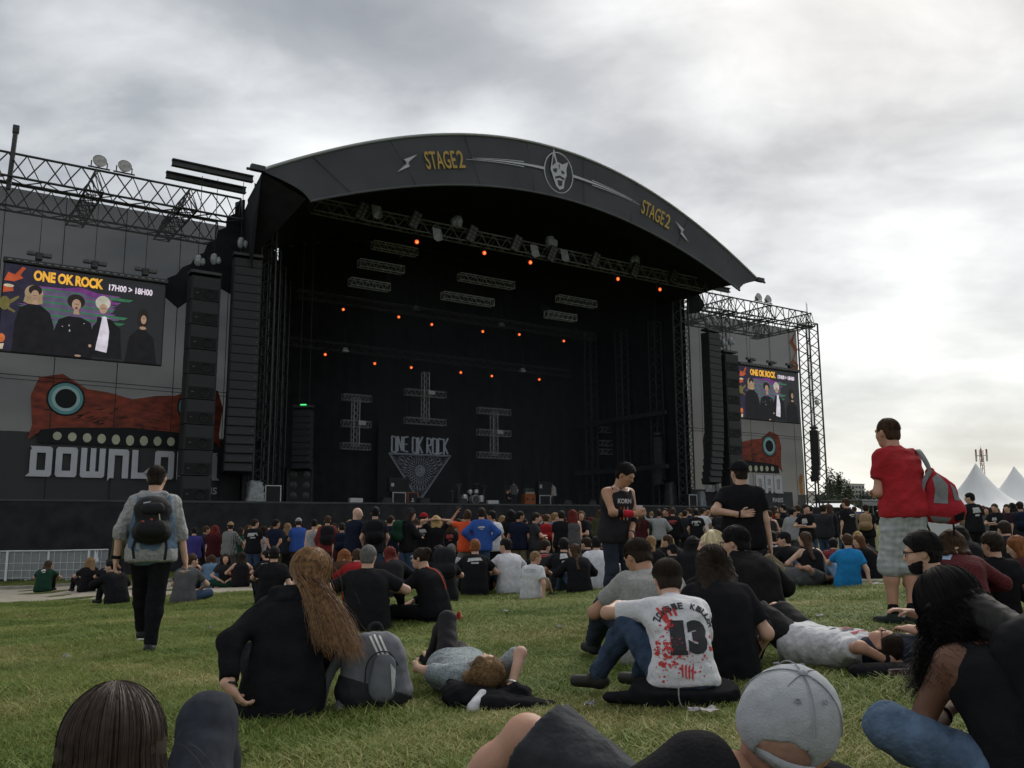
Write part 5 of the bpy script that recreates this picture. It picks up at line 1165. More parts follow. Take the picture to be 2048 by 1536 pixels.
def g_hair(p, style='short', res=.010, seed=0, vol=0.0):
    c, f, u, l = p.head, p.hfwd, p.hup, p.hlat; M = np.array([l, f, u]); v = vol
    if style in ('short', 'crop', 'side'):
        k = .006 if style == 'crop' else .012
        pr = [E_(c + u * .030 - f * .014, M, (.080 + k + v, .100 + k + v, .094 + k + v), .02), E_(c - u * .045 - f * .055, M, (.058 + k, .045 + k, .055), .03)]
        cuts = [(c + f * .052 + u * .02, nrm(f - u * .55)), (c - u * .075, -u)]
        return poly_field(pr + [E_(c + l * g * .095 + f * .025 - u * .040, M, (.042, .080, .062), .01, True) for g in (-1, 1)], res, cuts, .004 + v * .15, seed, wl=.5)
    if style == 'bald': return np.zeros((0, 3)), np.zeros((0, 4), int)
    ln = {'long': .38, 'mid': .20, 'vlong': .52, 'bob': .12, 'pony': .1}.get(style, .3)
    g = V3(0, 0, -1); pr = [E_(c + u * .026 - f * .016, M, (.090 + v, .108 + v, .100 + v), .02)]
    if style == 'pony': pr += [P_(c - f * .10 + u * .04, c - f * .15 - u * .02, .035, .04, .02), P_(c - f * .15 - u * .02, c - f * .12 + g * .26, .04, .018, .03)]
    elif style == 'bun': pr += [E_(c - f * .10 + u * .07, M, (.05, .05, .05), .02)]
    else:
        bk = nrm(-p.sfwd * .9 + g * .25)
        for j, o in enumerate((-.065, -.02, .03, .07)):
            a = c + l * o - f * (.055 - abs(o) * .5) + u * .02; b = c + l * o * 1.25 - f * .065 + g * .12; e = p.neck + l * o * 1.5 - p.sfwd * .10 + (p.chest - p.neck) * (ln - .1) / .15 * .9
            pr += [P_(a, b, .055 + v, .052 + v, .03), P_(b, e, .05 + v, .022, .03)]
    cuts = [] 
    pr.append(E_(c + f * .095 - u * .035, M, (.070, .075, .095), .01, True))
    return poly_field(pr, res, cuts, .007 + v * .2, seed, wl=.5)
def g_cap(p, res=.009, back=False, g=.012):
    c, f, u, l = p.head, p.hfwd, p.hup, p.hlat; M = np.array([l, f, u]); F2 = -f if back else f
    pr = [E_(c + u * .035 - f * .012, M, (.084 + g, .102 + g, .098 + g), .02)]
    v = poly_field(pr, res, [(c + u * .035, nrm(-u + .12 * f))], 0)
    b = poly_field([P_(c + u * .05 + F2 * .08 - l * .035, c + u * .05 + F2 * .08 + l * .035, .062, .062, .02, u, 7.0), P_(c + u * .042 + F2 * .125 - l * .02, c + u * .042 + F2 * .125 + l * .02, .05, .05, .03, u, 6.0)], res, [(c + u * .05 + F2 * .06, -F2)])
    return v, b
# ---------------------------------------------------------------- assemble one person
_cache = {}
def cached(key, fn):
    if key not in _cache: _cache[key] = fn()
    return _cache[key]
def part(name, me_or_vf, material, parent, key=None, matrix=None):
    if isinstance(me_or_vf, tuple):
        if len(me_or_vf[0]) == 0: return None
        me = mesh_np(name, me_or_vf[0], me_or_vf[1], material)
    else: me = me_or_vf
    o = bpy.data.objects.new(name, me); link(o, parent)
    if material and me.materials and me.materials[0] != material:
        o.material_slots[0].link = 'OBJECT'; o.material_slots[0].material = material
    return o
def body_mesh(p, res, fine):
    parts = [poly_field(body_prims(p), res)]
    if fine:
        parts.append(poly_field(head_prims(p), fine))
        for i in (0, 1): parts.append(poly_field([P_(p.wr[i] - p.hd[i] * .03, p.wr[i], .03, .028, .02)] + hand(p, i), fine * .8))
    else: parts.append(poly_field(head_prims(p), max(res * .62, .012))); parts += [poly_field(hand(p, i), .013) for i in (0, 1)]
    return join(parts)
def eyes_mesh(p):
    m = MB(); c, f, u, l = p.head, p.hfwd, p.hup, p.hlat
    return m
def person(label, p, x, y, z, face=0.0, scale=1.0, skin='light', hair=('short', 'dark'), top=dict(), topm=None, bot=dict(), botm=None, shoem=None, res=.014, fine=.008, group=None, key=None, seed=0, cap=None, hairvol=0.0, shoes=True, eyes=False, wr=.006, extra=None):
    """label and everything the photograph shows of one person; face = heading of the body, 0 looks away from the camera"""
    K = key
    me = cached(('body', K), lambda: mesh_np('body', *body_mesh(p, res, fine), skin_mat(skin))) if K else mesh_np('body', *body_mesh(p, res, fine), skin_mat(skin))
    b = bpy.data.objects.new('person', me); link(b); b.location = (x, y, z); b.rotation_euler = (0, 0, face); b.scale = (scale,) * 3; tag(b, label, 'person', group)
    if me.materials[0] != skin_mat(skin): b.material_slots[0].link = 'OBJECT'; b.material_slots[0].material = skin_mat(skin)
    def pc(nm, kk, fn, m):
        if K: me_ = cached((nm, K) + kk, lambda: mesh_np(nm, *fn(), m))
        else:
            v, f = fn(); 
            if len(v) == 0: return None
            me_ = mesh_np(nm, v, f, m)
        if len(me_.vertices) == 0: return None
        return part(nm, me_, m, b)
    tm = topm or cloth((.015, .015, .017)); bm = botm or cloth((.02, .022, .028)); sm = shoem or cloth((.03, .03, .032), 'shoe_dark', .6)
    out = {'body': b}
    if top is not None: out['top'] = pc('top', tuple(sorted(top.items())), lambda: g_top(p, wl=1.7 if res < .0165 else 1.0, res=res, wr=wr, seed=seed, **top), tm)
    if bot is not None: out['trousers'] = pc('trousers', tuple(sorted(bot.items())), lambda: g_bottom(p, res=res, wr=wr * .8, seed=seed + 5, **bot), bm)
    if shoes: out['shoes'] = pc('shoes', (), lambda: g_shoes(p, res=min(res, .014)), sm)
    if hair and hair[0] != 'bald': out['hair'] = pc('hair', (hair[0], round(hairvol, 3)), lambda: g_hair(p, hair[0], res=max(.009, res * .7), seed=seed, vol=hairvol), hair_mat(HAIR[hair[1]], hair[1]))
    if fine and hair and hair[0] in ('short', 'crop', 'mid', 'bob') and fine < .0095: short_strands(p, out['hair'] if False else b, hair_mat(HAIR[hair[1]], hair[1]), 1300 if hair[0] != 'crop' else 900, seed, .022 if hair[0] != 'crop' else .006, .008 + hairvol if hair[0] != 'crop' else .0)
    if cap:
        v, q = g_cap(p, max(.009, res * .7), cap.get('back', False)); out['cap'] = part('cap', v, cap['m'], b); part('brim', q, cap.get('m2', cap['m']), out['cap'])
    if eyes:
        c, f, u, l = p.head, p.hfwd, p.hup, p.hlat; M = np.array([l, f, u]); dk = mat('eye_dark', (.02, .015, .012), .3); 
        for g in (-1, 1):
            part('eye', poly_field([E_(c + l * g * .031 + f * .083 + u * .010, M, (.013, .010, .008), .004)], .004), dk, b)
            part('eyebrow', poly_field([P_(c + l * g * .014 + f * .094 + u * .030, c + l * g * .048 + f * .081 + u * .032, .0055, .004, .004)], .004), hair_mat(HAIR[hair[1] if hair else 'dark'], hair[1] if hair else 'dark'), b)
    if extra: extra(b, p)
    return out

def by_head(p, px, py, D, face=0.0, lim=(.88, 1.12)):
    """where to put a figure so that its head centre lies on the ray through a pixel at forward distance D; the ground fixes the size"""
    d = ray(px, py); k = D / d[1]; T = np.array([d[0] * k, D, CAMZ + d[2] * k]); sc = 1.0
    for _ in range(6):
        h = rot2(p.head, face) * sc; x, y = T[0] - h[0], T[1] - h[1]; z = gz(x, y); sc = float(np.clip((T[2] - z) / p.head[2], *lim))
    h = rot2(p.head, face) * sc
    return T[0] - h[0], T[1] - h[1], z, sc
def solve_lean(mk, zt, a=-1.35, b=.3):
    for _ in range(24):
        m = (a + b) / 2
        if mk(m).head[2] < zt: a = m
        else: b = m
    return mk((a + b) / 2)
# ---------------------------------------------------------------- strands, prints and small worn things
from mathutils.bvhtree import BVHTree
import bmesh
def strands(p, n, length, end=None, spread=.05, seed=0, w=.0022, curl=0.0, vol=.012, fmax=2.0, jit=.12, pull=(0, 0), short=False):
    """hair ribbons that follow the skull and then hang; end(th, g, n) gives the pull of the loose part (n x 3)"""
    g = np.random.default_rng(seed); c, f, u, l = p.head, p.hfwd, p.hup, p.hlat; c0 = c + u * .026 - f * .014
    th = g.uniform(-math.pi, math.pi, n); th = th[np.abs(th) >= math.pi - fmax]; n = len(th)      # th = 0 is the face
    ph0 = np.abs(g.normal(0, .5, n)) + .05; rr = np.array((.086 + vol, .106 + vol, .098 + vol)) * (1 + g.uniform(-.10, .05, (n, 1))); m, steps = (7, 3) if short else (9, 12)
    pe = 1.28 + .45 * np.maximum(0, -np.cos(th)) if short else np.full(n, 1.75)
    P = []; sl, cf = np.sin(th)[:, None], np.cos(th)[:, None]
    for j in range(m):
        ph = (ph0 + (pe - ph0) * j / (m - 1))[:, None]; P.append(c0 + (l * sl * rr[:, :1] + f * cf * rr[:, 1:2]) * np.sin(ph) + u * np.cos(ph) * rr[:, 2:3])
    L = length * g.uniform(.75, 1.05, n)[:, None]; q = P[-1]; N_ = lambda v: v / (np.linalg.norm(v, axis=1)[:, None] + 1e-9); dv = N_(P[-1] - P[-2]); e = end(th, g, n) if end else np.tile(V3(0, 0, -1), (n, 1)); jt = g.normal(0, jit, (n, 3)); ph = g.uniform(0, 6.28, n)[:, None]; cu = curl * g.uniform(.6, 1.3, n)[:, None]
    for j in range(steps):
        e2 = e if j > 3 else e + V3(pull[0] * .6, pull[1], .5 if any(pull) else 0); dv = N_(dv * .62 + (e2 + jt * .35) * .38); q = q + dv * L / steps; P.append(q + (l * np.cos(ph + j * 1.5) + f * np.sin(ph + j * 1.5)) * cu)
    P = np.stack(P, 1); k = P.shape[1]; tn = np.gradient(P, axis=1); sd = np.cross(tn, g.normal(0, 1, (n, 1, 3)) * .5 * .1 + P - c0); sd /= np.linalg.norm(sd, axis=2)[..., None] + 1e-9
    ws = (w * g.uniform(.6, 1.4, n))[:, None, None] * np.linspace(1, .25, k)[None, :, None]; V = np.stack([P - sd * ws, P + sd * ws], 2).reshape(-1, 3)
    b = (np.arange(n) * 2 * k)[:, None] + 2 * np.arange(k - 1)[None, :]; Q = np.stack([b, b + 1, b + 3, b + 2], -1).reshape(-1, 4)
    return V, Q
def decal(o, mesh2d, center, ex, ez, ray_d, material, name='print', off=.004, cuts=2):
    """lay a flat outline (list of polygons in metres, or a mesh in x-y) on the surface of o, cast along ray_d from behind"""
    me = o.data; V = [v.co.copy() for v in me.vertices]; Fc = [tuple(q.vertices) for q in me.polygons]; T = BVHTree.FromPolygons(V, Fc)
    bm = bmesh.new()
    if isinstance(mesh2d, bpy.types.Mesh): bm.from_mesh(mesh2d)
    else:
        for q in mesh2d: 
            try: bm.faces.new([bm.verts.new((a, b, 0)) for a, b in q])
            except ValueError: pass
    bmesh.ops.triangulate(bm, faces=bm.faces[:])
    for _ in range(cuts): bmesh.ops.subdivide_edges(bm, edges=[e for e in bm.edges if e.calc_length() > .018], cuts=1); bmesh.ops.triangulate(bm, faces=bm.faces[:])
    d = Vector(ray_d).normalized(); c = Vector(center); bad = []
    for v in bm.verts:
        a = c + Vector(ex) * v.co.x + Vector(ez) * v.co.y - d * 1.0; h = T.ray_cast(a, d)
        if h[0] is None: bad.append(v)
        else: v.co = h[0] - d * off
    bmesh.ops.delete(bm, geom=bad, context='VERTS'); m2 = bpy.data.meshes.new(name); bm.to_mesh(m2); bm.free(); m2.materials.append(material)
    if len(m2.polygons) == 0: return None
    q = bpy.data.objects.new(name, m2); link(q, o); return q
def text2d(s, w, h, bold=.02):
    me = text_mesh(s, bold, 0.0); a = np.zeros(len(me.vertices) * 3, np.float32); me.vertices.foreach_get('co', a); a = a.reshape(-1, 3); lo, hi = a.min(0), a.max(0)
    a[:, 0] = ((a[:, 0] - lo[0]) / (hi[0] - lo[0]) - .5) * w; a[:, 1] = ((a[:, 1] - lo[1]) / (hi[1] - lo[1]) - .5) * h; a[:, 2] = 0
    me.vertices.foreach_set('co', a.ravel()); return me
def ring(name, c, axis, r, tube, material, parent, wide=1.0):
    ax = nrm(np.asarray(axis, float)); a = nrm(np.cross(ax, V3(.3, .5, .8))); b = np.cross(ax, a); V = []; n, m = 18, 6
    for i in range(n):
        t = 6.2832 * i / n; o = a * math.cos(t) + b * math.sin(t)
        for j in range(m): s = 6.2832 * j / m; V.append(c + o * (r + tube * math.cos(s)) + ax * tube * wide * math.sin(s))
    Q = [(i * m + j, ((i + 1) % n) * m + j, ((i + 1) % n) * m + (j + 1) % m, i * m + (j + 1) % m) for i in range(n) for j in range(m)]
    return part(name, (np.array(V), np.array(Q)), material, parent)
def glasses(p, b, material=None, shades=False):
    c, f, u, l = p.head, p.hfwd, p.hup, p.hlat; m = MB(); dk = material or mat('glasses_frame', (.012, .012, .012), .3)
    for g in (-1, 1):
        cc = c + l * g * .033 + f * .101 + u * .012; pts = [cc + l * .026 * math.cos(t) + u * .019 * math.sin(t) for t in np.linspace(0, 6.2832, 13)]; m.path(pts, .0032, 4); m.tube(cc + l * g * .026 + u * .008, c + l * g * .083 - f * .005 + u * .012, .003, 4)
    m.tube(c + l * -.008 + f * .103 + u * .014, c + l * .008 + f * .103 + u * .014, .003, 4); o = m.build('glasses', dk, b)
    if shades:
        for g in (-1, 1):
            cc = c + l * g * .033 + f * .102 + u * .012; q = MB(); q.add([cc] + [cc + l * .027 * math.cos(t) + u * .02 * math.sin(t) for t in np.linspace(0, 6.2832, 12, endpoint=False)], [(0, i + 1, (i + 1) % 12 + 1) for i in range(12)]); q.build('lens', mat('shade_lens', (.01, .01, .012), .15, spec=.6), o)
    return o
def backpack_mesh(w, h, d, seed=0, res=.012, wr=.006):
    M = np.eye(3); pr = [P_((-w * .28, 0, -h * .28), (w * .28, 0, -h * .28), h * .22, h * .22, .06, V3(0, 1, 0), h * .44 / d), P_((-w * .22, 0, h * .22), (w * .22, 0, h * .22), h * .24, h * .24, .10, V3(0, 1, 0), h * .48 / (d * .85)), P_((0, 0, -h * .2), (0, 0, h * .2), w * .46, w * .42, .08, V3(0, 1, 0), w * .9 / d)]
    return poly_field(pr, res, [], wr, seed)
def strap(name, pts, wd, th, nrmv, material, parent):
    """flat webbing along points, wide across nrmv x tangent"""
    P = [Vector(q) for q in pts]; V = []; 
    for i, q in enumerate(P):
        t = (P[min(i + 1, len(P) - 1)] - P[max(i - 1, 0)]).normalized(); n = Vector(nrmv[i] if isinstance(nrmv, list) else nrmv); s = t.cross(n).normalized(); n = s.cross(t).normalized()
        V += [q - s * wd / 2 - n * th, q + s * wd / 2 - n * th, q + s * wd / 2 + n * th, q - s * wd / 2 + n * th]
    Q = [(i * 4 + k, i * 4 + (k + 1) % 4, (i + 1) * 4 + (k + 1) % 4, (i + 1) * 4 + k) for i in range(len(P) - 1) for k in range(4)]
    return part(name, (np.array(V), np.array(Q)), material, parent)
def smooth_pts(pts, n=24):
    P = np.array(pts, float); t = np.linspace(0, 1, len(P)); s = np.linspace(0, 1, n); out = []
    for k in range(3):
        # Catmull-Rom through the points
        y = P[:, k]; m = np.gradient(y, t); i = np.clip(np.searchsorted(t, s) - 1, 0, len(t) - 2); h = t[i + 1] - t[i]; x = (s - t[i]) / h
        out.append((2 * x ** 3 - 3 * x ** 2 + 1) * y[i] + (x ** 3 - 2 * x ** 2 + x) * h * m[i] + (-2 * x ** 3 + 3 * x ** 2) * y[i + 1] + (x ** 3 - x ** 2) * h * m[i + 1])
    return np.stack(out, 1)
def child_frame(o, loc, rz=0.0, sc=1.0):
    """matrix of a point in a person's own frame, for things carried but not part of the body"""
    b = o; M = Matrix.LocRotScale(b.location, b.rotation_euler, b.scale); return M @ Matrix.Translation(loc) @ Matrix.Rotation(rz, 4, 'Z')

def short_strands(p, b, material, n=1100, seed=1, length=.02, vol=.006, w=.0016, fmax=2.1):
    return part('hair_tufts', strands(p, n, length, lambda th, g, n: -p.hup * .6 - p.hfwd * .3 + g.normal(0, .5, (n, 3)), seed=seed, w=w, vol=vol, fmax=fmax, jit=.5, short=True), material, b)
# ================================================================ foreground people
WRK = 1
BLKC = cloth((.012, .012, .014), 'cloth_black', .95); BLKT = cloth((.015, .015, .017), 'cloth_black_tee', .95); JEAN = mat('denim', (.035, .055, .095), .9, .35, 9, bump=.7, bdist=.04, bscale=14, spec=.12); JEANL = mat('denim_light', (.085, .13, .20), .9, .35, 9, bump=.7, bdist=.04, bscale=14, spec=.12); JEAND = mat('denim_dark', (.018, .024, .040), .9, .3, 6, bump=.4, bscale=160)
CHAR = mat('charcoal_cloth', (.042, .044, .050), .92, .18, 10, bump=.35, bscale=140); WHT = mat('white_tee', (.58, .58, .61), .9, .06, 5, bump=.8, bdist=.045, bscale=8); GREYM = mat('grey_marl', (.25, .25, .24), .92, .15, 60, bump=.8, bdist=.04, bscale=8)
SH = dict(res=.013, fine=.0078)
def ground_at(px, D): x, y = at_dist(px, D); return x, y, gz(x, y)
SIT_FWD = dict(pel=(0, 0, .115), feet=((-.13, .80, .08), (.13, .80, .08)), knee=((-.1, .2, 1), (.1, .2, 1)), toes=((-.2, .5, .8), (.2, .5, .8)))
# ---- walking man with black backpack
def walker():
    x, y = on_ground(289, 1277); z = gz(x, y)
    p = Pose(pel=(0, 0, .94), lean=.05, bend=.08, hands=((-.30, .02, .86), (.30, .06, .84)), elb=((-1, -.8, 0), (1, -.8, 0)), feet=((-.055, .42, .10), (.035, -.06, .075)), toes=((0, 1, .1), (.1, 1, -.05)), head=(-.25, .1, 0), grip=(.7, .7), wide=1.06, pn=((1, 0, 0), None))
    W_ = by_head(p, 314, 957, 9.2, R(20))
    grey = mat('hoodie_grey', (.30, .30, .30), .92, .2, 40, bump=.8, bdist=.04, bscale=16); den = mat('denim_vest', (.10, .16, .24), .9, .3, 8, bump=.4, bscale=120)
    o = person('person walking away in black trousers, grey sleeves and denim vest under a black backpack', p, *W_[:3], R(20), W_[3], 'light', ('crop', 'dark'), dict(sleeve=1.3, loose=.02, hem=.10), grey, dict(loose=.016, flare=.006), BLKC, mat('shoe_black', (.012, .012, .014), .6), wr=.008, seed=3, **SH)
    b = o['body']; v = poly_field(torso(p, .034), .014, [(p.pel - V3(0, 0, .14), V3(0, 0, -1)), (p.sh[0] * .9 + p.neck * .1, V3(-1, 0, .2)), (p.sh[1] * .9 + p.neck * .1, V3(1, 0, .2)), (p.neck + V3(0, 0, .02), V3(0, 0, 1))], .008, 4); part('vest', v, den, b)
    part('hood', poly_field([P_(p.neck + V3(-.10, -.05, .0), p.neck + V3(.08, -.08, .0), .05, .05, .04), P_(p.neck + V3(-.11, -.05, -.02), p.neck + V3(-.13, -.10, -.12), .05, .035, .04)], .012, [], .01, 2), grey, b)
    white = mat('sole_white', (.55, .55, .55), .7)
    for i in (0, 1): a, t = p.an[i], p.toe[i]; part('sole', poly_field([P_(a - t * .05 + V3(0, 0, -.07), a + t * .17 + V3(0, 0, -.075), .035, .033, .01, V3(0, 0, 1), 2.6)], .008), white, o['shoes'])
    ring('watch', p.wr[0] + (p.el[0] - p.wr[0]) * .08, p.el[0] - p.wr[0], .036, .008, BLKC, b, 2.0)
    # backpack
    bp = thing('backpack', 'black backpack with two small red tags on the walking man', 'backpack'); bp.matrix_world = child_frame(b, (0, -.225, 1.22)) @ Matrix.Scale(.8, 4); B = mat('pack_black', (.010, .010, .012), .7, .2, 20, bump=.3, bscale=150)
    part('bag', backpack_mesh(.36, .52, .24, 5), B, bp); part('front_pocket', poly_field([P_((-.07, -.13, -.10), (.07, -.13, -.10), .10, .10, .03, V3(0, 1, 0), 1.6)], .012, [], .004, 3), B, bp); part('top_pocket', poly_field([P_((-.06, -.11, .12), (.06, -.11, .12), .07, .07, .03, V3(0, 1, 0), 1.6)], .012, [], .004, 9), B, bp)
    MB().box((-.09, -.235, -.02), (.028, .008, .018)).build('red_tag', mat('tag_red', (.45, .08, .05), .6), bp); MB().box((.0, -.245, -.0), (.028, .008, .018)).build('red_tag', mat('tag_red', (.45, .08, .05), .6), bp); MB().box((-.06, -.19, .19), (.075, .008, .012), Matrix.Rotation(R(-12), 3, 'Y')).build('logo_bar', WHT, bp); MB().tube((.075, -.21, .06), (.085, -.21, -.01), .006, 5).build('zip_pull', mat('zip', (.4, .38, .32), .4), bp)
    for g in (-1, 1): strap('shoulder_strap', smooth_pts([(g * .10, .02, .17), (g * .12, .12, .225), (g * .14, .24, .215), (g * .15, .36, .10), (g * .17, .30, -.12), (g * .17, .05, -.2)], 16), .05, .006, (0, 1, 0.3), B, bp)
    strap('hanging_strap', [(-.16, 0, -.2), (-.19, .0, -.32), (-.17, .0, -.44)], .03, .004, (0, 1, 0), B, bp); strap('hanging_strap', [(.15, 0, -.2), (.165, .0, -.32), (.155, .0, -.46)], .03, .004, (0, 1, 0), B, bp)
walker()
# ---- standing man in red
def red_man():
    D = 8.3; x, y, z = ground_at(1806, D)
    p = Pose(pel=(0, 0, .93), lean=.04, bend=.22, hands=((-.04, .27, 1.10), (.10, .22, 1.28)), elb=((-.7, -.8, -.3), (1, -.3, -.6)), feet=((-.14, .06, .08), (-.05, -.05, .08)), head=(.05, .1, 0), wide=.96, fat=.96, grip=(.8, 1.2))
    rd = mat('red_tee', (.33, .015, .021), .92, .22, 5, bump=.8, bdist=.045, bscale=8); pl = plaid('pale_check', (.40, .42, .42), (.30, .33, .34), 40)
    W_ = by_head(p, 1775, 866, 8.3, R(22))
    o = person('person standing in a red T-shirt and pale checked shorts, seen from behind', p, *W_[:3], R(22), W_[3], 'warm', ('crop', 'brown'), dict(sleeve=.62, loose=.030, hem=.055), rd, dict(length=1.06, loose=.035, flare=.03, waist=.05), pl, mat('shoe_green', (.012, .02, .018), .8), wr=.015, seed=11, **SH)
    b = o['body']; part('sock', poly_field([P_(p.an[i] + V3(0, 0, .0), p.an[i] + V3(0, 0, .07), .043, .043, .01) for i in (0, 1)], .01), BLKC, b)
    bp = thing('backpack', 'red and grey backpack slung over the right shoulder of the man in red', 'backpack'); bp.matrix_world = child_frame(b, (.24, -.15, 1.06), R(-38)) @ Matrix.Scale(.76, 4); RD = mat('pack_red', (.34, .014, .024), .8, .12, 12, bump=.3, bscale=60); GR = mat('pack_grey', (.20, .20, .21), .85, .1, 20, bump=.2, bscale=150)
    w = poly_field([P_((-.07, 0, -.15), (.10, 0, -.17), .155, .15, .06, V3(0, 1, 0), 1.3), P_((-.03, 0, .05), (.05, 0, .03), .15, .13, .08, V3(0, 1, 0), 1.4), P_((-.05, 0, .14), (-.08, 0, .25), .11, .05, .08, V3(0, 1, 0), 1.3)], .012, [], .006, 7); bag = part('bag', w, RD, bp)
    T = [(-.075, .18), (-.015, .23), (.075, .10), (.055, -.10), (-.085, -.09), (-.06, .05)]; decal(bag, [T], (0, 0, 0), (1, 0, 0), (0, 0, 1), (0, 1, 0), GR, 'grey_panel', .008); decal(bag, [[(.10, .12), (.15, .06), (.19, -.07), (.13, -.06)]], (0, 0, 0), (1, 0, 0), (0, 0, 1), (0, 1, 0), GR, 'grey_panel', .008); decal(bag, [[(-.20, -.22), (.08, -.25), (.05, -.31), (-.15, -.31)]], (0, 0, 0), (1, 0, 0), (0, 0, 1), (0, 1, 0), GR, 'base_panel', .008); decal(bag, [[(.10, -.23), (.22, -.18), (.21, -.27), (.12, -.29)]], (0, 0, 0), (1, 0, 0), (0, 0, 1), (0, 1, 0), BLKC, 'corner_patch', .008)
    strap('shoulder_strap', smooth_pts([(-.08, -.02, .26), (-.12, -.04, .36), (-.165, .02, .47), (-.18, .12, .50), (-.17, .25, .42), (-.15, .33, .22)], 14), .055, .007, (0, -.6, .8), GR, bp); strap('side_strap', smooth_pts([(-.08, -.06, .27), (-.17, -.09, .12), (-.205, -.07, -.10), (-.19, -.02, -.27)], 16), .05, .006, (-.3, -1, 0), GR, bp); strap('hanging_strap', [(-.17, -.03, -.28), (-.13, -.04, -.40), (-.08, -.03, -.48)], .02, .004, (0, 1, 0), BLKC, bp); strap('hanging_strap', [(.11, 0, -.28), (.115, 0, -.38), (.11, 0, -.44)], .02, .004, (0, 1, 0), BLKC, bp)
red_man()
# ---- man in tank top with a cup
def cup_man():
    D = 10.6; x, y, z = ground_at(1232, D)
    p = Pose(pel=(0, 0, .93), lean=.05, bend=.18, hands=((-.06, .20, .90), (.0, .36, 1.12)), elb=((-1, -.6, 0), (1, -.3, -.3)), feet=((-.12, .05, .08), (.13, -.02, .08)), head=(.42, .55, .0), wide=1.12, fat=1.06, grip=(.35, .95), hdir=((.25, .25, -1), (-.8, .5, .25)), pn=(None, (-.4, -.8, 0)), tn=(None, (0, 0, 1)))
    tank = mat('tank_dark', (.016, .014, .018), .92, .3, 8, bump=.3, bscale=40); W_ = by_head(p, 1251, 950, D, R(-148))
    o = person('person in a dark tank top holding a plastic cup, red wrap on the forearm', p, *W_[:3], R(-148), W_[3], 'tan', ('short', 'black'), dict(tank=True, loose=.016, hem=.12), tank, dict(loose=.014), JEAND, wr=.007, seed=21, hairvol=.012, eyes=True, **SH)
    b = o['body']; e, w = p.el[1], p.wr[1]; d = nrm(w - e); part('red_wrap', poly_field([P_(e + d * .12, e + d * .235, .043, .038, .01, flat=(1, 1))], .008, [], .002), mat('wrap_red', (.42, .015, .03), .9, .1, 30), b); part('wristband', poly_field([P_(e + d * .06, e + d * .115, .047, .045, .01, flat=(1, 1))], .008), BLKC, b); e0, w0 = p.el[0], p.wr[0]; d0 = nrm(w0 - e0); part('wristband', poly_field([P_(e0 + d0 * .03, e0 + d0 * .10, .049, .047, .01, flat=(1, 1))], .008), BLKC, b); ring('bracelet', w0 - d0 * .02, d0, .036, .007, mat('bracelet', (.04, .04, .05), .5), b, 1.8)
    # purple panel stripes and print
    t = o['top']; decal(t, text2d('KORN', .20, .055, .03), (0, 0, 1.27), (-1, 0, 0), (0, 0, 1), (0, -1, 0), mat('print_white', (.5, .5, .5), .8), 'print')
    for k, c in ((-.05, (.35, .05, .03)), (.0, (.4, .16, .05)), (.05, (.3, .3, .32))): decal(t, [[(k - .008, -.12), (k + .01, -.13), (k + .014, .02), (k - .004, .03)]], (0, 0, 1.18), (-1, 0, 0), (0, 0, 1), (0, -1, 0), mat('print_%d' % int(c[1] * 99), c, .8), 'print')
    ring('necklace', p.neck + V3(0, .06, .0), V3(0, .55, 1), .085, .004, mat('silver', (.5, .5, .5), .3, metal=.8), b)
    c = thing('plastic_cup', 'clear plastic cup half full of amber beer in the raised hand', 'cup'); hp = p.wr[1] + p.hd[1] * .075 + V3(0, -.045, .0); c.matrix_world = child_frame(b, hp - V3(0, 0, .05)); MB().lathe([(.0, 0), (.030, 0), (.042, .13)], (0, 0, 0), 18).build('cup_wall', mat('cup_plastic', (.7, .72, .75), .2, alpha=.35, spec=.5), c, smooth_=True); MB().lathe([(0, .003), (.029, .003), (.037, .085), (0, .085)], (0, 0, 0), 18).build('beer', mat('beer', (.38, .15, .03), .2, spec=.5), c, smooth_=True)
cup_man()
# ---- man in black with cap, hand behind his back
def cap_back_man():
    D = 9.4; x, y, z = ground_at(1484, D)
    p = Pose(pel=(0, 0, .93), lean=.02, bend=.03, hands=((-.035, -.185, 1.15), (.28, .03, .83)), elb=((-1, -.35, -.2), (1, -.4, 0)), feet=((-.13, 0, .08), (.13, 0, .08)), head=(.5, .0, 0), wide=1.1, fat=1.12, grip=(.12, .5), hdir=((.9, -.15, .10), None), pn=((0, -1, .1), None), tn=((.1, 0, 1), None))
    W_ = by_head(p, 1478, 946, D, R(-12))
    o = person('person standing in black T-shirt and backwards-tilted black cap, one hand on the back', p, *W_[:3], R(-12), W_[3], 'light', ('crop', 'dark'), dict(sleeve=.66, loose=.026, hem=.14), BLKC, dict(loose=.016), JEAND, wr=.006, seed=31, cap=dict(m=BLKC), **SH)
    ring('bracelet', p.wr[0], p.wr[0] - p.el[0], .034, .007, BLKC, o['body'], 1.6)
cap_back_man()
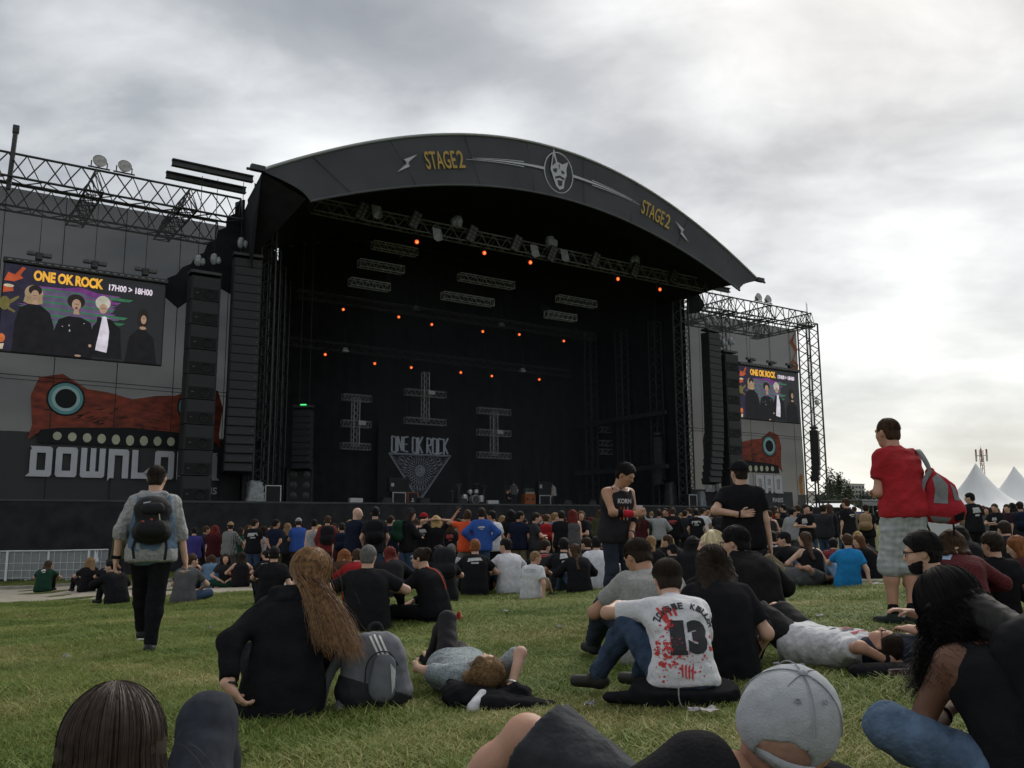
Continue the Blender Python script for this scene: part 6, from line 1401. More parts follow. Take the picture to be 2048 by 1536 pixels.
# ---- long-haired woman in black hoodie
def hoodie_woman():
    p = Pose(pel=(0, 0, .13), lean=.16, bend=.42, tilt=.10, hands=((-.24, -.20, .19), (.08, .40, .26)), elb=((-.75, -.2, .12), (.3, -.1, -1)), feet=((-.16, .78, .08), (.16, .78, .08)), knee=((-.3, .2, .5), (.3, .2, .5)), toes=((-.2, .5, .8), (.2, .5, .8)), head=(-.55, .42, -.2), wide=.96, fat=1.0, grip=(.55, .4), hdir=((.62, .1, -.75), None), pn=((.6, .4, .6), None), tn=((0.3, 1, 0.2), None)); W_ = by_head(p, 622, 1140, 5.5, R(8), (.9, 1.06))
    hd = mat('hoodie_black', (.012, .012, .014), .95, .2, 9, spec=.06, bump=.35, bscale=60)
    o = person('person with long light brown hair in a black hooded top sitting beside the grey backpack', p, *W_[:3], R(8), W_[3], 'light', None, dict(sleeve=1.84, loose=.024, hem=.14), hd, dict(loose=.02), BLKC, wr=.010, seed=41, **SH)
    b = o['body']; part('hood', poly_field([P_(p.neck + p.lat * -.10 - p.sfwd * .055 - p.sup * .01, p.neck + p.lat * .09 - p.sfwd * .065 - p.sup * .01, .055, .05, .05), P_(p.neck + p.lat * -.07 - p.sfwd * .09 - p.sup * .07, p.neck + p.lat * .07 - p.sfwd * .09 - p.sup * .07, .04, .04, .05)], .012, [], .012, 5), hd, b)
    ring('bracelet', p.wr[0] - nrm(p.wr[0] - p.el[0]) * .01, p.wr[0] - p.el[0], .036, .007, mat('bracelet_black', (.02, .02, .022), .3), b)
    end = lambda th, g, n: V3(.40, -.42, -1) + g.normal(0, .07, (n, 3))
    part('hair', poly_field([E_(p.head + p.hup * .026 - p.hfwd * .016, np.array([p.hlat, p.hfwd, p.hup]), (.084, .102, .096), .02)], .012), hair_mat((.10, .052, .025), 'under'), b); m1 = mat('hair_long_a', (.10, .050, .022), .55, .3, 45, spec=.25, col2=(.36, .20, .09)); m2 = mat('hair_long_b', (.035, .017, .009), .55, .3, 45, spec=.25, col2=(.13, .062, .027))
    part('hair', strands(p, 5200, .50, end, seed=3, w=.0014, vol=.012, fmax=2.55, jit=.07, curl=.003, pull=(.55, -.5)), m2, b); part('hair', strands(p, 2600, .56, end, seed=4, w=.0012, vol=.020, fmax=2.45, jit=.11, curl=.006, pull=(.55, -.5)), m1, b)
hoodie_woman()
# ---- grey backpack on the grass
def grey_pack():
    x, y = on_ground(748, 1420); z = gz(x, y); t = thing('backpack', 'grey and black backpack with three white stripes standing on the grass', 'backpack', (x, y, z), R(12)); t.scale = (1.08,) * 3; G = mat('pack_grey_nylon', (.125, .13, .15), .75, .12, 9, bump=.5, bscale=10); K = mat('pack_black_nylon', (.018, .019, .022), .75, .2, 9, bump=.4, bscale=12)
    pr = [P_((-.10, 0, .10), (.10, 0, .10), .105, .105, .05, V3(0, 1, 0), 1.05), P_((-.085, .01, .25), (.075, .01, .25), .10, .10, .08, V3(0, 1, 0), 1.15), P_((-.055, .02, .33), (.05, .02, .33), .075, .075, .07, V3(0, 1, 0), 1.1)]
    bag = part('bag', poly_field(pr, .011, [((0, 0, 0.005), (0, 0, -1))], .008, 3, wl=1.2), G, t); part('base', poly_field(pr, .011, [((0, 0, .005), (0, 0, -1)), ((0, 0, .135), nrm(V3(.3, .1, 1)))], .008, 3, grow=.006, wl=1.2), K, t)
    pk = part('front_pocket', poly_field([P_((.035, -.10, .13), (.045, -.09, .24), .075, .065, .04, V3(0, 1, 0), 2.1)], .010, [], .004, 5), G, t)
    W = mat('stripe_white', (.62, .62, .58), .7); y_ = (0, 1, 0)
    for k in range(3): decal(bag, [[(.0 + .026 * k - .045, .41), (.012 + .026 * k - .045, .41), (.035 + .024 * k, .27), (.022 + .024 * k, .27)]], (0, 0, 0), (1, 0, 0), (0, 0, 1), y_, W, 'white_stripe', .004, 3)
    decal(pk, [[(.075, .26), (.105, .22), (.10, .14), (.085, .10), (.082, .16)]], (0, 0, 0), (1, 0, 0), (0, 0, 1), y_, mat('patch_pale', (.48, .5, .5), .7), 'pale_panel', .005, 3)
    strap('shoulder_strap', smooth_pts([(-.13, .05, .33), (-.20, -.02, .27), (-.26, -.06, .16), (-.285, -.09, .05), (-.295, -.11, .01)], 16), .052, .008, (.5, -1, .2), mat('strap_dark', (.07, .074, .08), .8, .1, 30, bump=.3, bscale=200), t); strap('hanging_strap', [(-.15, -.03, .08), (-.19, -.07, .04), (-.17, -.10, .01)], .05, .004, (0, -1, .4), G, t)
    m = MB().path(smooth_pts([(-.055, -.075, .12), (-.05, -.115, .25), (.0, -.105, .31), (.07, -.095, .31), (.12, -.08, .24)], 14), .004, 5); m.build('piping', K, t); strap('grab_loop', smooth_pts([(-.04, .07, .39), (-.02, .08, .44), (.03, .08, .44), (.05, .07, .39)], 9), .02, .004, (0, 1, 0), K, t)
grey_pack()
# ---- lying woman with raised knee
def lying_woman():
    h = R(21); hd = np.array([math.sin(h), -math.cos(h)]); S_ = .87
    p = Pose(pel=(0, 0, .93), lean=0, bend=.12, hands=((-.30, .03, .86), (.12, .0, 1.70)), elb=((-1, .2, 0), (.55, 1, .1)), feet=((-.08, .02, .42), (.12, -.03, .10)), knee=((.2, 1, .2), (.3, 1, .2)), toes=((0, .2, -1), (0, .2, -1)), head=(.0, .35, .1), wide=.92, fat=1.0)
    xh, yh = on_ground(980, 1412); z = gz(xh, yh)
    blouse = mat('blouse_print', (.13, .155, .165), .9, .5, 85, bump=.3, bscale=30, col2=(.33, .37, .39), detail=2); tg = mat('tights', (.012, .011, .013), .8, .1, 10)
    x, y = xh - hd[0] * 1.62 * S_, yh - hd[1] * 1.62 * S_
    o = person('person lying back with one knee raised, patterned grey blouse and black tights', p, x, y, z + .11, 0, S_, 'light', ('bob', 'fair'), dict(sleeve=.9, loose=.03, hem=.10), blouse, dict(loose=.004), tg, BLKC, wr=.010, seed=51, shoes=True, **SH)
    b = o['body']; b.rotation_euler = (R(90), 0, h)
    part('hair', strands(p, 2400, .10, lambda th, g, n: -p.hfwd * .7 + p.hup * .6 + g.normal(0, .4, (n, 3)), seed=8, w=.0015, vol=.014, fmax=2.6, curl=.01), mat('hair_fair', (.09, .05, .022), .55, .3, 40, spec=.2, col2=(.42, .28, .13)), b)
    ring('bracelet', p.wr[1] + nrm(p.el[1] - p.wr[1]) * .03, p.wr[1] - p.el[1], .034, .008, mat('silver_bead', (.6, .6, .6), .3, metal=.7), b)
    # jacket under her head
    x2, y2 = on_ground(990, 1418); t = thing('jacket', 'crumpled black jacket with white lining under the lying woman', 'jacket', (x2, y2, gz(x2, y2))); part('cloth', poly_field([P_((-.22, .10, .06), (.0, -.02, .05), .10, .09, .06, V3(0, 0, 1), 1.5), P_((-.02, -.06, .04), (.30, -.07, .035), .10, .055, .05, V3(0, 0, 1), 1.8), P_((.04, .12, .06), (.16, .02, .08), .06, .05, .05), P_((-.24, .20, .08), (-.20, .05, .06), .06, .06, .05)], .012, [((0, 0, 0), (0, 0, -1))], .022, 6), BLKC, t)
    part('lining', poly_field([P_((-.12, -.13, .03), (-.07, -.05, .075), .045, .04, .03, V3(1, 0, 0), 1.3)], .011, [((0, 0, 0), (0, 0, -1))], .010, 4), WHT, t)
lying_woman()
# ---- man with 13 on the back
def thirteen_man():
    D = 5.25; x, y, z = ground_at(1332, D)
    p = Pose(pel=(0, 0, .12), lean=.14, bend=.8, tilt=-.02, hands=((-.30, .60, .50), (.06, .46, .36)), elb=((-1, .0, -.15), (.3, 0, -1)), feet=((-.46, .46, .08), (-.18, .52, .08)), knee=((-.15, .3, 1), (-.2, .3, 1)), toes=((-.8, .5, 0), (-.5, .6, 0)), head=(.05, .35, 0), wide=.93, fat=.88)
    W_ = by_head(p, 1335, 1160, 5.35)
    o = person('person in a white T-shirt printed ZOMBIE KILLER 13 with red splatters', p, *W_[:3], 0, W_[3], 'light', ('short', 'dark'), dict(sleeve=.72, loose=.022, hem=.03), WHT, dict(loose=.014), JEAN, mat('boot', (.022, .020, .018), .6, .2, 12), wr=.012, seed=61, **SH)
    t = o['top']; dk = mat('print_black', (.035, .035, .04), .85, .15, 60); rd = mat('print_red', (.50, .045, .045), .85, .2, 40); d = (0, 1, -.25); cc = p.chest + V3(0, 0, -.05)
    decal(t, text2d('1', .085, .20, .07), cc + V3(-.03, 0, -.06), (1, 0, 0), (0, 0, 1), d, dk, 'number'); decal(t, [[(-.05, -.1), (.05, -.1), (.05, -.075), (-.05, -.075)]], cc + V3(-.03, 0, -.065), (1, 0, 0), (0, 0, 1), d, dk, 'number'); decal(t, text2d('3', .115, .20, .08), cc + V3(.085, 0, -.06), (1, 0, 0), (0, 0, 1), d, dk, 'number')
    for i, ch in enumerate('ZOMBIE KILLER'):
        if ch == ' ': continue
        a = R(160) - i * R(13.0); r = .165; c2 = cc + V3(.02 + r * math.cos(a), 0, .0 + r * .72 * math.sin(a) + .01); ta = a - R(90); decal(t, text2d(ch, .030, .042, .035), c2, (math.cos(ta), 0, math.sin(ta)), (-math.sin(ta), 0, math.cos(ta)), d, dk, 'letter')
    g = random.Random(4); blobs = []
    def blob(cx, cz, r): blobs.append([(cx + r * g.uniform(.6, 1.2) * math.cos(a), cz + r * g.uniform(.6, 1.2) * math.sin(a)) for a in [6.283 * k / 8 for k in range(8)]])
    for k in range(110): blob(g.gauss(-.10, .03), g.gauss(-.14, .07), abs(g.gauss(0, .005)) + .0018)
    for k in range(90): blob(g.gauss(0, .08), g.gauss(-.17, .06), abs(g.gauss(0, .003)) + .0014)
    for k in range(7): blob(-.075 + g.gauss(0, .022), .03 + g.gauss(0, .028), g.uniform(.012, .024))
    blob(.165, -.12, .018); blob(.17, -.05, .012); blob(.05, -.26, .008); blob(.10, -.19, .007)
    decal(t, blobs, cc, (1, 0, 0), (0, 0, 1), d, rd, 'red_splatter', .0035, 0)['kind'] = 'stuff'
    for k in range(4): decal(t, [[(-.135 + .03 * k, .10 - .004 * k), (-.122 + .03 * k, .105), (-.10 + .028 * k, .05), (-.112 + .028 * k, .045)]], cc + V3(0, 0, .02), (1, 0, 0), (0, 0, 1), d, rd, 'red_finger_mark')
    for k in range(4): decal(t, [[(-.025 + .02 * k, -.22 - .006 * k), (-.012 + .02 * k, -.215), (-.018 + .018 * k, -.29 - .008 * k), (-.026 + .018 * k, -.29)]], cc, (1, 0, 0), (0, 0, 1), d, rd, 'red_finger_mark')
    # jacket tied round the waist, spread on the grass
    j = thing('jacket', 'black jacket lying round the hips of the man with 13 on his shirt', 'jacket', (W_[0], W_[1] - .02, W_[2])); part('cloth', poly_field([P_((-.16, -.03, .07), (.17, -.03, .07), .13, .12, .05, V3(0, 1, 0), 1.1), P_((-.20, -.04, .04), (-.40, .02, .03), .06, .045, .05, V3(0, 0, 1), 1.5)], .013, [((0, 0, 0), (0, 0, -1)), ((0, 0, .115), (0, -.25, 1))], .012, 3), BLKC, j); MB().path(smooth_pts([(-.06, -.15, .12), (-.06, -.165, .05), (-.04, -.17, .01), (.02, -.2, .005)], 10), .004, 4).build('zip', mat('zip_grey', (.25, .25, .25), .4, metal=.5), j)
thirteen_man()
def grey_tee_man():
    D = 7.0; x, y, z = ground_at(1288, D); p = Pose(pel=(0, 0, .12), lean=.15, bend=.5, hands=((-.20, .42, .34), (.12, .50, .40)), elb=((-1, -.2, -.6), (1, 0, -.5)), feet=((-.30, .62, .08), (.10, .70, .08)), knee=((-.4, .3, 1), (.3, .3, 1)), head=(.45, .5, 0), wide=1.08, fat=1.15, grip=(.8, .4))
    W_ = by_head(p, 1275, 1114, 7.0, R(8))
    o = person('person in a grey marl T-shirt looking down at a white phone', p, *W_[:3], R(8), W_[3], 'tan', ('short', 'dark'), dict(sleeve=.7, loose=.026, hem=.10), GREYM, dict(loose=.014), JEAND, wr=.012, seed=71, **SH)
    t = thing('phone', 'white phone held low by the person in the grey T-shirt', 'phone'); t.matrix_world = child_frame(o['body'], p.wr[0] + p.hd[0] * .10 + V3(-.02, 0, .03)) @ Matrix.Rotation(R(-25), 4, 'Y'); MB().box((0, 0, .02), (.012, .075, .14)).build('case', WHT, t, bevel=.004); MB().box((.008, 0, .02), (.003, .066, .12)).build('screen', mat('phone_screen', (.02, .02, .025), .15), t)
grey_tee_man()
def black_tee_man():
    D = 5.95; x, y, z = ground_at(1422, D); p = Pose(pel=(0, 0, .13), lean=.05, bend=.55, hands=((-.10, .45, .35), (.27, .26, .16)), elb=((-.3, 0, -1), (.5, -1, 0)), feet=((-.30, .70, .08), (.30, .70, .08)), knee=((-.5, .3, .7), (.5, .3, .7)), head=(.3, .25, 0), wide=1.06, fat=1.18)
    W_ = by_head(p, 1425, 1130, 5.95, R(-8))
    person('broad person in a plain black T-shirt with wavy dark hair right of the 13 shirt', p, *W_[:3], R(-8), W_[3], 'light', ('mid', 'dark'), dict(sleeve=.74, loose=.026, hem=.13), BLKC, dict(loose=.014), BLKC, wr=.007, seed=81, hairvol=.012, **SH)
black_tee_man()
def hoodie_man():
    D = 7.3; x, y, z = ground_at(1497, D); p = Pose(pel=(0, 0, .13), lean=.1, bend=.6, hands=((-.20, .45, .35), (.20, .45, .35)), elb=((-1, 0, -.4), (1, 0, -.4)), feet=((-.25, .70, .08), (.25, .70, .08)), knee=((-.4, .3, 1), (.4, .3, 1)), head=(.75, .2, 0), wide=1.04, fat=1.12); m = mat('hoodie_black2', (.013, .012, .013), .95, .2, 9, spec=.06, bump=.3, bscale=60)
    W_ = by_head(p, 1470, 1086, 7.8, R(10))
    o = person('person with glasses and short dark hair in a black hooded top, right of the blonde', p, *W_[:3], R(10), W_[3], 'light', ('short', 'black'), dict(sleeve=1.95, loose=.036, hem=.14), m, dict(loose=.014), BLKC, wr=.010, seed=91, hairvol=.006, **SH); b = o['body']; glasses(p, b)
    part('hood', poly_field([P_(p.neck + p.lat * -.09 - p.sfwd * .05, p.neck + p.lat * .09 - p.sfwd * .05, .055, .055, .05), P_(p.neck + p.lat * -.06 - p.sfwd * .09 - p.sup * .08, p.neck + p.lat * .06 - p.sfwd * .09 - p.sup * .08, .045, .045, .05)], .013, [], .012, 5), m, b)
hoodie_man()
def blonde():
    D = 8.2; x, y, z = ground_at(1428, D); p = Pose(pel=(0, 0, .12), lean=.05, bend=.3, hands=((-.12, .40, .30), (.12, .40, .30)), elb=((-1, 0, -.4), (1, 0, -.4)), feet=((-.25, .6, .08), (.25, .6, .08)), knee=((-.4, .3, 1), (.4, .3, 1)), head=(.35, .05, 0), wide=.95)
    W_ = by_head(p, 1422, 1092, 8.1, R(68))
    o = person('person with bright platinum blond hair and checked shirt turning to the left', p, *W_[:3], R(68), W_[3], 'pale', ('mid', 'platinum'), dict(sleeve=1.8, loose=.025), plaid('check_brown', (.10, .085, .085), (.30, .28, .27), 60), dict(loose=.014), BLKC, wr=.007, seed=95, eyes=True, **SH)
    part('hair', strands(p, 1100, .22, lambda th, g, n: V3(0, -.25, -1) + g.normal(0, .08, (n, 3)), seed=9, w=.003, vol=.016, fmax=2.25), mat('hair_platinum_s', (.50, .40, .22), .4, .2, 8, spec=.5, col2=(.85, .76, .50)), o['body'])
blonde()
# ---- lying man in white
def lying_man():
    h = R(37); hd = np.array([math.sin(h), -math.cos(h)]); xh, yh = on_ground(1776, 1345); z = gz(xh, yh); x, y = xh - hd[0] * 1.60 * .88, yh - hd[1] * 1.60 * .88
    p = Pose(pel=(0, 0, .93), lean=0, bend=.1, hands=((-.10, -.03, 1.66), (.12, -.03, 1.68)), elb=((-1, .45, .1), (1, .45, .1)), feet=((-.14, .01, .22), (.10, .01, .20)), knee=((-.2, 1, .1), (.2, 1, .1)), toes=((-.1, 1, -.25), (.3, .9, -.3)), head=(0, .10, .0), wide=1.0, fat=1.0, hdir=((.9, -.1, .3), (-.9, -.1, .3)))
    o = person('person lying on the back in white T-shirt and black shorts, hands behind the head', p, x, y, z + .11, 0, .88, 'warm', ('short', 'dark'), dict(sleeve=.62, loose=.030, hem=.10), WHT, dict(length=.95, loose=.035, flare=.02), mat('shorts_black', (.013, .013, .014), .9, .3, 12, bump=.5, bscale=20), mat('shoe_tan', (.20, .165, .115), .85, .25, 14), wr=.013, seed=101, **SH); b = o['body']; b.rotation_euler = (R(90), 0, h)
    glasses(p, b); part('sock', poly_field([P_(p.an[i] + V3(0, 0, .0), p.an[i] + nrm(p.kn[i] - p.an[i]) * .11, .043, .047, .01, flat=(0, 1)) for i in (0, 1)], .009), WHT, b); part('belt', poly_field([P_(p.pel + V3(-.07, 0, .075), p.pel + V3(.07, 0, .075), .142, .142, .02)], .012, [(p.pel + V3(0, 0, .095), (0, 0, 1)), (p.pel + V3(0, 0, .055), (0, 0, -1))]), mat('belt_pale', (.42, .38, .30), .7), b)
    ring('watch', p.wr[0] + nrm(p.el[0] - p.wr[0]) * .03, p.wr[0] - p.el[0], .036, .009, BLKC, b, 2.2)
    for k, (a, w_, hh, c) in enumerate(((1.36, .20, .03, (.45, .05, .06)), (1.31, .16, .025, (.10, .10, .13)), (1.26, .18, .03, (.45, .05, .06)), (1.19, .10, .04, (.06, .06, .09)))): decal(o['top'], [[(-w_ / 2, 0), (w_ / 2, 0), (w_ / 2 - .02, hh), (-w_ / 2 + .015, hh)]], (0.03 * (-1) ** k, 0, a), (1, 0, 0), (0, 0, 1), (0, -1, 0), mat('tee_print_%d' % k, c, .8, .5, 60), 'print')
    bx, by = on_ground(1790, 1362); t = thing('folded_bag', 'black bag with maroon pocket under the head of the lying man in white', 'bag', (bx, by, gz(bx, by)), R(10)); part('cloth', poly_field([P_((-.18, .05, .05), (.20, .05, .05), .075, .07, .03, V3(0, 0, 1), 1.5)], .012, [((0, 0, 0), (0, 0, -1))], .010, 3), BLKC, t); MB().box((.02, -.035, .055), (.17, .02, .04)).build('pocket', mat('maroon', (.05, .012, .022), .8), t, bevel=.01); m = MB(); m.path([(-.065, -.048, .035), (.105, -.048, .035), (.105, -.048, .075), (-.065, -.048, .075), (-.065, -.048, .035)], .003, 4); m.build('pocket_edging', mat('edging', (.3, .24, .27), .6), t)
lying_man()
# ---- reclining man in grey cap, close by
def cap_man():
    D = 1.78; d = ray(1570, 1462); k = D / d[1]; T = np.array([d[0] * k, D, CAMZ + d[2] * k]); zg = gz(.3, 1.9)
    p = solve_lean(lambda q: Pose(pel=(-.05, .42, .13), lean=q, bend=.42, tilt=-.20, lat0=R(20), hands=((-.40, -.06, .10), (.28, -.15, .10)), elb=((-1, -.6, .2), (1, -.6, 0)), feet=((-.74, .70, .08), (.40, 1.2, .06)), knee=((.06, .1, 1), (.4, .1, .05)), toes=((-.3, 1, 0), (.3, 1, .3)), head=(-.74, -.36, -.34), wide=1.1, fat=1.15, shrug=(.20, .0)), T[2] - zg)
    x, y, z2 = T[0] - p.head[0], T[1] - p.head[1], zg
    sh = mat('shorts_slate', (.032, .034, .040), .9, .2, 14, bump=.8, bdist=.03, bscale=12)
    o = person('person in a grey baseball cap and black T-shirt leaning back close to the camera', p, x, y, z2, 0, 1.0, 'warm', None, dict(sleeve=.8, loose=.028, hem=.08), BLKT, dict(length=.93, loose=.03, flare=.035), sh, wr=.009, seed=111, res=.011, fine=.0055); b = o['body']
    part('hair', g_hair(p, 'crop', .008), mat('hair_stubble', (.36, .205, .155), .8, .15, 60), b)
    gm = mat('cap_grey', (.33, .345, .37), .9, .10, 22, bump=.25, bscale=220); c, f, u, l = p.head, p.hfwd, p.hup, p.hlat; M = np.array([l, f, u]); c0 = c + u * .032 - f * .012
    base = [E_(c0, M, (.094, .112, .104), .02)]; notch = [E_(c - f * .115 + u * .012, M, (.050, .05, .040), .01, True)]
    crown = part('cap', poly_field(base + notch, .006, [(c + u * .012, nrm(-u + .10 * f))], .0022, 5, wl=.5), gm, b)
    part('brim', poly_field([P_(c + u * .0 + f * .075 - l * .03, c + u * .0 + f * .075 + l * .03, .045, .045, .02, u, 7.0)], .008, [(c + f * .06, -f)]), gm, crown)
    dk = mat('cap_seam', (.22, .23, .25), .9); R3 = np.array((.0955, .1135, .1055))
    def on(th, ph): q = (l * math.sin(th) * R3[0] + f * math.cos(th) * R3[1]) * math.sin(ph) + u * math.cos(ph) * R3[2]; return c0 + q
    for k_ in range(6): MB().sweep([on(R(30 + 60 * k_), ph) for ph in np.linspace(.08, 1.45 if k_ in (0, 1, 4, 5) else 1.15, 14)], .0014, 5).build('seam', dk, crown)
    part('button', poly_field([E_(c0 + u * .107, M, (.009, .009, .006), .005)], .003), gm, crown)
    for k_ in range(6): q = on(R(60 * k_), .62); ring('eyelet', q, q - c0, .0042, .0014, dk, crown)
    strap('back_strap', [on(R(180) + a, 1.62) * 1.0 + nrm(on(R(180) + a, 1.62) - c0) * .001 - u * .014 for a in np.linspace(-.62, .62, 12)], .022, .002, [list(on(R(180) + a, 1.62) - c0) for a in np.linspace(-.62, .62, 12)], gm, crown)
cap_man()
# ---- brown-haired woman at the lower left edge
def near_woman():
    D = 1.72; d = ray(224, 1512); k = D / d[1]; T = np.array([d[0] * k, D, CAMZ + d[2] * k]); z = gz(T[0], 2.0)
    p = solve_lean(lambda q: Pose(pel=(0, .42, .12), lean=q, bend=.62, hands=((-.30, .0, .09), (.30, .0, .09)), elb=((-1, -.6, 0), (1, -.6, 0)), feet=((-.12, 1.0, .07), (.13, .94, .07)), knee=((-.05, .2, 1), (.0, .2, 1)), toes=((0, 1, 0), (.2, 1, 0)), head=(0.08, .15, 0), wide=.95), T[2] - z); hh = rot2(p.head, R(14)); x, y = T[0] - hh[0], T[1] - hh[1]
    o = person('person with straight dark brown hair and dark jeans at the lower left edge', p, x, y, z, R(14), 1.0, 'light', None, dict(sleeve=1.9, loose=.02), CHAR, dict(loose=.010), mat('jeans_slate', (.030, .034, .044), .9, .2, 30, bump=.15, bscale=700, spec=.1), wr=.006, seed=121, res=.011, fine=.007); b = o['body']
    part('hair', poly_field([E_(p.head + p.hup * .026 - p.hfwd * .016, np.array([p.hlat, p.hfwd, p.hup]), (.088, .106, .100), .02), P_(p.head - p.hfwd * .02, p.head - p.hfwd * .03 - V3(0, 0, .25), .078, .08, .05)], .012), mat('hair_under_b', (.024, .014, .010), .6), b)
    e = lambda th, g, n: np.stack([np.sin(th) * .62, th * 0 - .18, th * 0 - 1], 1); part('hair', strands(p, 9500, .36, e, seed=13, w=.0010, vol=.004, fmax=1.85, jit=.05), mat('hair_brown_s', (.018, .011, .008), .5, .3, 60, spec=.25, col2=(.048, .027, .017)), b)
near_woman()
# ---- curly-haired woman on the right
def curly_woman():
    p = Pose(pel=(0, 0, .12), lean=.28, bend=.5, tilt=-.05, hands=((-.12, .42, .28), (.15, .40, .25)), elb=((-.8, -.3, -.7), (1, 0, -.4)), feet=((-.10, .42, .08), (.25, .45, .08)), knee=((-1, .2, .55), (1, .2, .15)), toes=((.9, .2, -.1), (-.9, .2, -.1)), head=(.15, .55, 0), wide=.98, fat=1.08, lat0=R(10), hdir=((.5, .5, .45), None), grip=(.9, .4))
    W_ = by_head(p, 1898, 1215, 3.05, R(2))
    o = person('person with long curly black hair, black tank top and blue jeans at right', p, *W_[:3], R(2), W_[3], 'brown', None, dict(tank=True, loose=.014), BLKC, dict(loose=.014), JEANL, mat('shoe_taupe', (.06, .05, .042), .8), wr=.009, seed=131, res=.011, fine=.007); b = o['body']; c, f, u, l = p.head, p.hfwd, p.hup, p.hlat
    part('hair', poly_field([E_(c + u * .02 - f * .02, np.array([l, f, u]), (.086, .102, .094), .02), P_(c - f * .05, p.chest - p.sfwd * .10 + V3(.04, 0, .05), .075, .08, .06), P_(c + l * -.05, c + l * -.10 - V3(0, 0, .17), .055, .04, .05)], .012, [], .010, 3, wl=.5), mat('hair_curl_base', (.007, .0065, .007), .7), b)
    part('hair', strands(p, 7000, .32, lambda th, g, n: np.stack([np.sin(th) * .38, th * 0 - .35, th * 0 - 1], 1) + g.normal(0, .14, (n, 3)), seed=17, w=.0017, vol=.022, fmax=2.5, curl=.020, jit=.16), mat('hair_curl', (.004, .004, .0045), .7, .4, 12, spec=.08, col2=(.012, .011, .011)), b)
    ring('bracelet', p.wr[0] - nrm(p.wr[0] - p.el[0]) * .02, p.wr[0] - p.el[0], .033, .006, BLKC, b)
    bp = thing('backpack', 'black backpack on the back of the curly-haired woman', 'backpack'); bp.matrix_world = child_frame(b, p.chest - p.sfwd * .23 + V3(.10, 0, -.20), R(6)) @ Matrix.Rotation(R(-22), 4, 'X'); K = mat('pack_black2', (.010, .010, .012), .85, .2, 14, bump=.1, bscale=60, spec=.08); part('bag', backpack_mesh(.36, .50, .24, 9, .011), K, bp); part('front_pocket', poly_field([P_((-.08, -.12, -.12), (.08, -.12, -.12), .10, .10, .03, V3(0, 1, 0), 1.5)], .011, [], .005, 3), K, bp); MB().tube((-.12, -.12, .02), (-.12, -.12, -.05), .005, 5).build('zip_pull', mat('zip', (.4, .38, .32), .4), bp); MB().path([(0.02, -.2, -.18), (.02, -.22, -.24), (.03, -.22, -.29)], .005, 5).build('key_cord', mat('zip', (.4, .38, .32), .4), bp); MB().box((.03, -.22, -.31), (.04, .01, .05)).build('blue_tag', mat('tag_blue', (.05, .22, .45), .6), bp)
    for g in (-1, 1): strap('shoulder_strap', smooth_pts([(g * .09, .08, .20), (g * .12, .17, .27), (g * .13, .28, .20), (g * .14, .32, .05), (g * .16, .2, -.15)], 14), .05, .006, (0, 1, .4), K, bp)
    ph = thing('phone', 'dark phone in the hand of the curly-haired woman', 'phone'); ph.matrix_world = child_frame(b, p.wr[0] + p.hd[0] * .09 + V3(.03, .02, .02)) @ Matrix.Rotation(R(30), 4, 'Y'); MB().box((0, 0, 0), (.07, .012, .14)).build('case', CHAR, ph, bevel=.004); MB().box((0, -.008, 0), (.06, .003, .12)).build('screen', mat('phone_screen', (.02, .02, .025), .15), ph)
curly_woman()
# ---- bearded man with glasses
def bearded():
    D = 6.6; x, y, z = ground_at(1858, D); p = Pose(pel=(0, 0, .12), lean=.05, bend=.5, hands=((-.08, .30, .26), (.16, .36, .34)), elb=((-.4, -.2, -1), (.5, 0, -1)), feet=((-.20, .95, .08), (.10, .90, .08)), knee=((-.2, .2, 1), (.2, .2, 1)), toes=((-.1, .8, .5), (.1, .8, .5)), head=(.42, .18, 0), wide=1.05, fat=1.1)
    W_ = by_head(p, 1842, 1106, 5.75, R(48))
    o = person('bearded person with glasses in a black T-shirt sitting behind the curly-haired woman', p, *W_[:3], R(48), W_[3], 'light', ('short', 'black'), dict(sleeve=.7, loose=.024, hem=.1), BLKT, dict(loose=.016), JEAND, mat('shoe_black_white', (.02, .02, .022), .6, .5, 12), wr=.007, seed=141, hairvol=.016, eyes=True, **SH); b = o['body']; glasses(p, b); c, f, u, l = p.head, p.hfwd, p.hup, p.hlat; M = np.array([l, f, u])
    part('beard', poly_field([E_(c - u * .040 + f * .022, M, (.065, .076, .082), .03), E_(c - u * .095 + f * .055, M, (.042, .038, .036), .04)], .007, [(c - u * .046 + f * .06, nrm(u + f * .42)), (c - f * .015, -f)], .004, 2, wl=.4), hair_mat(HAIR['black'], 'black'), b)
    t = o['top']; decal(t, [[(.028 * math.cos(a), .036 * math.sin(a)) for a in np.linspace(0, 6.28, 14, endpoint=False)]], p.sh[0] * .55 + p.el[0] * .45, (0, 1, 0), (0, 0, 1), (1, 0, 0), mat('print_white', (.5, .5, .5), .8), 'emblem'); decal(t, [[(.023 * math.cos(a), .030 * math.sin(a)) for a in np.linspace(0, 6.28, 14, endpoint=False)]], p.sh[0] * .55 + p.el[0] * .45, (0, 1, 0), (0, 0, 1), (1, 0, 0), BLKT, 'emblem_inner', .006)
bearded()
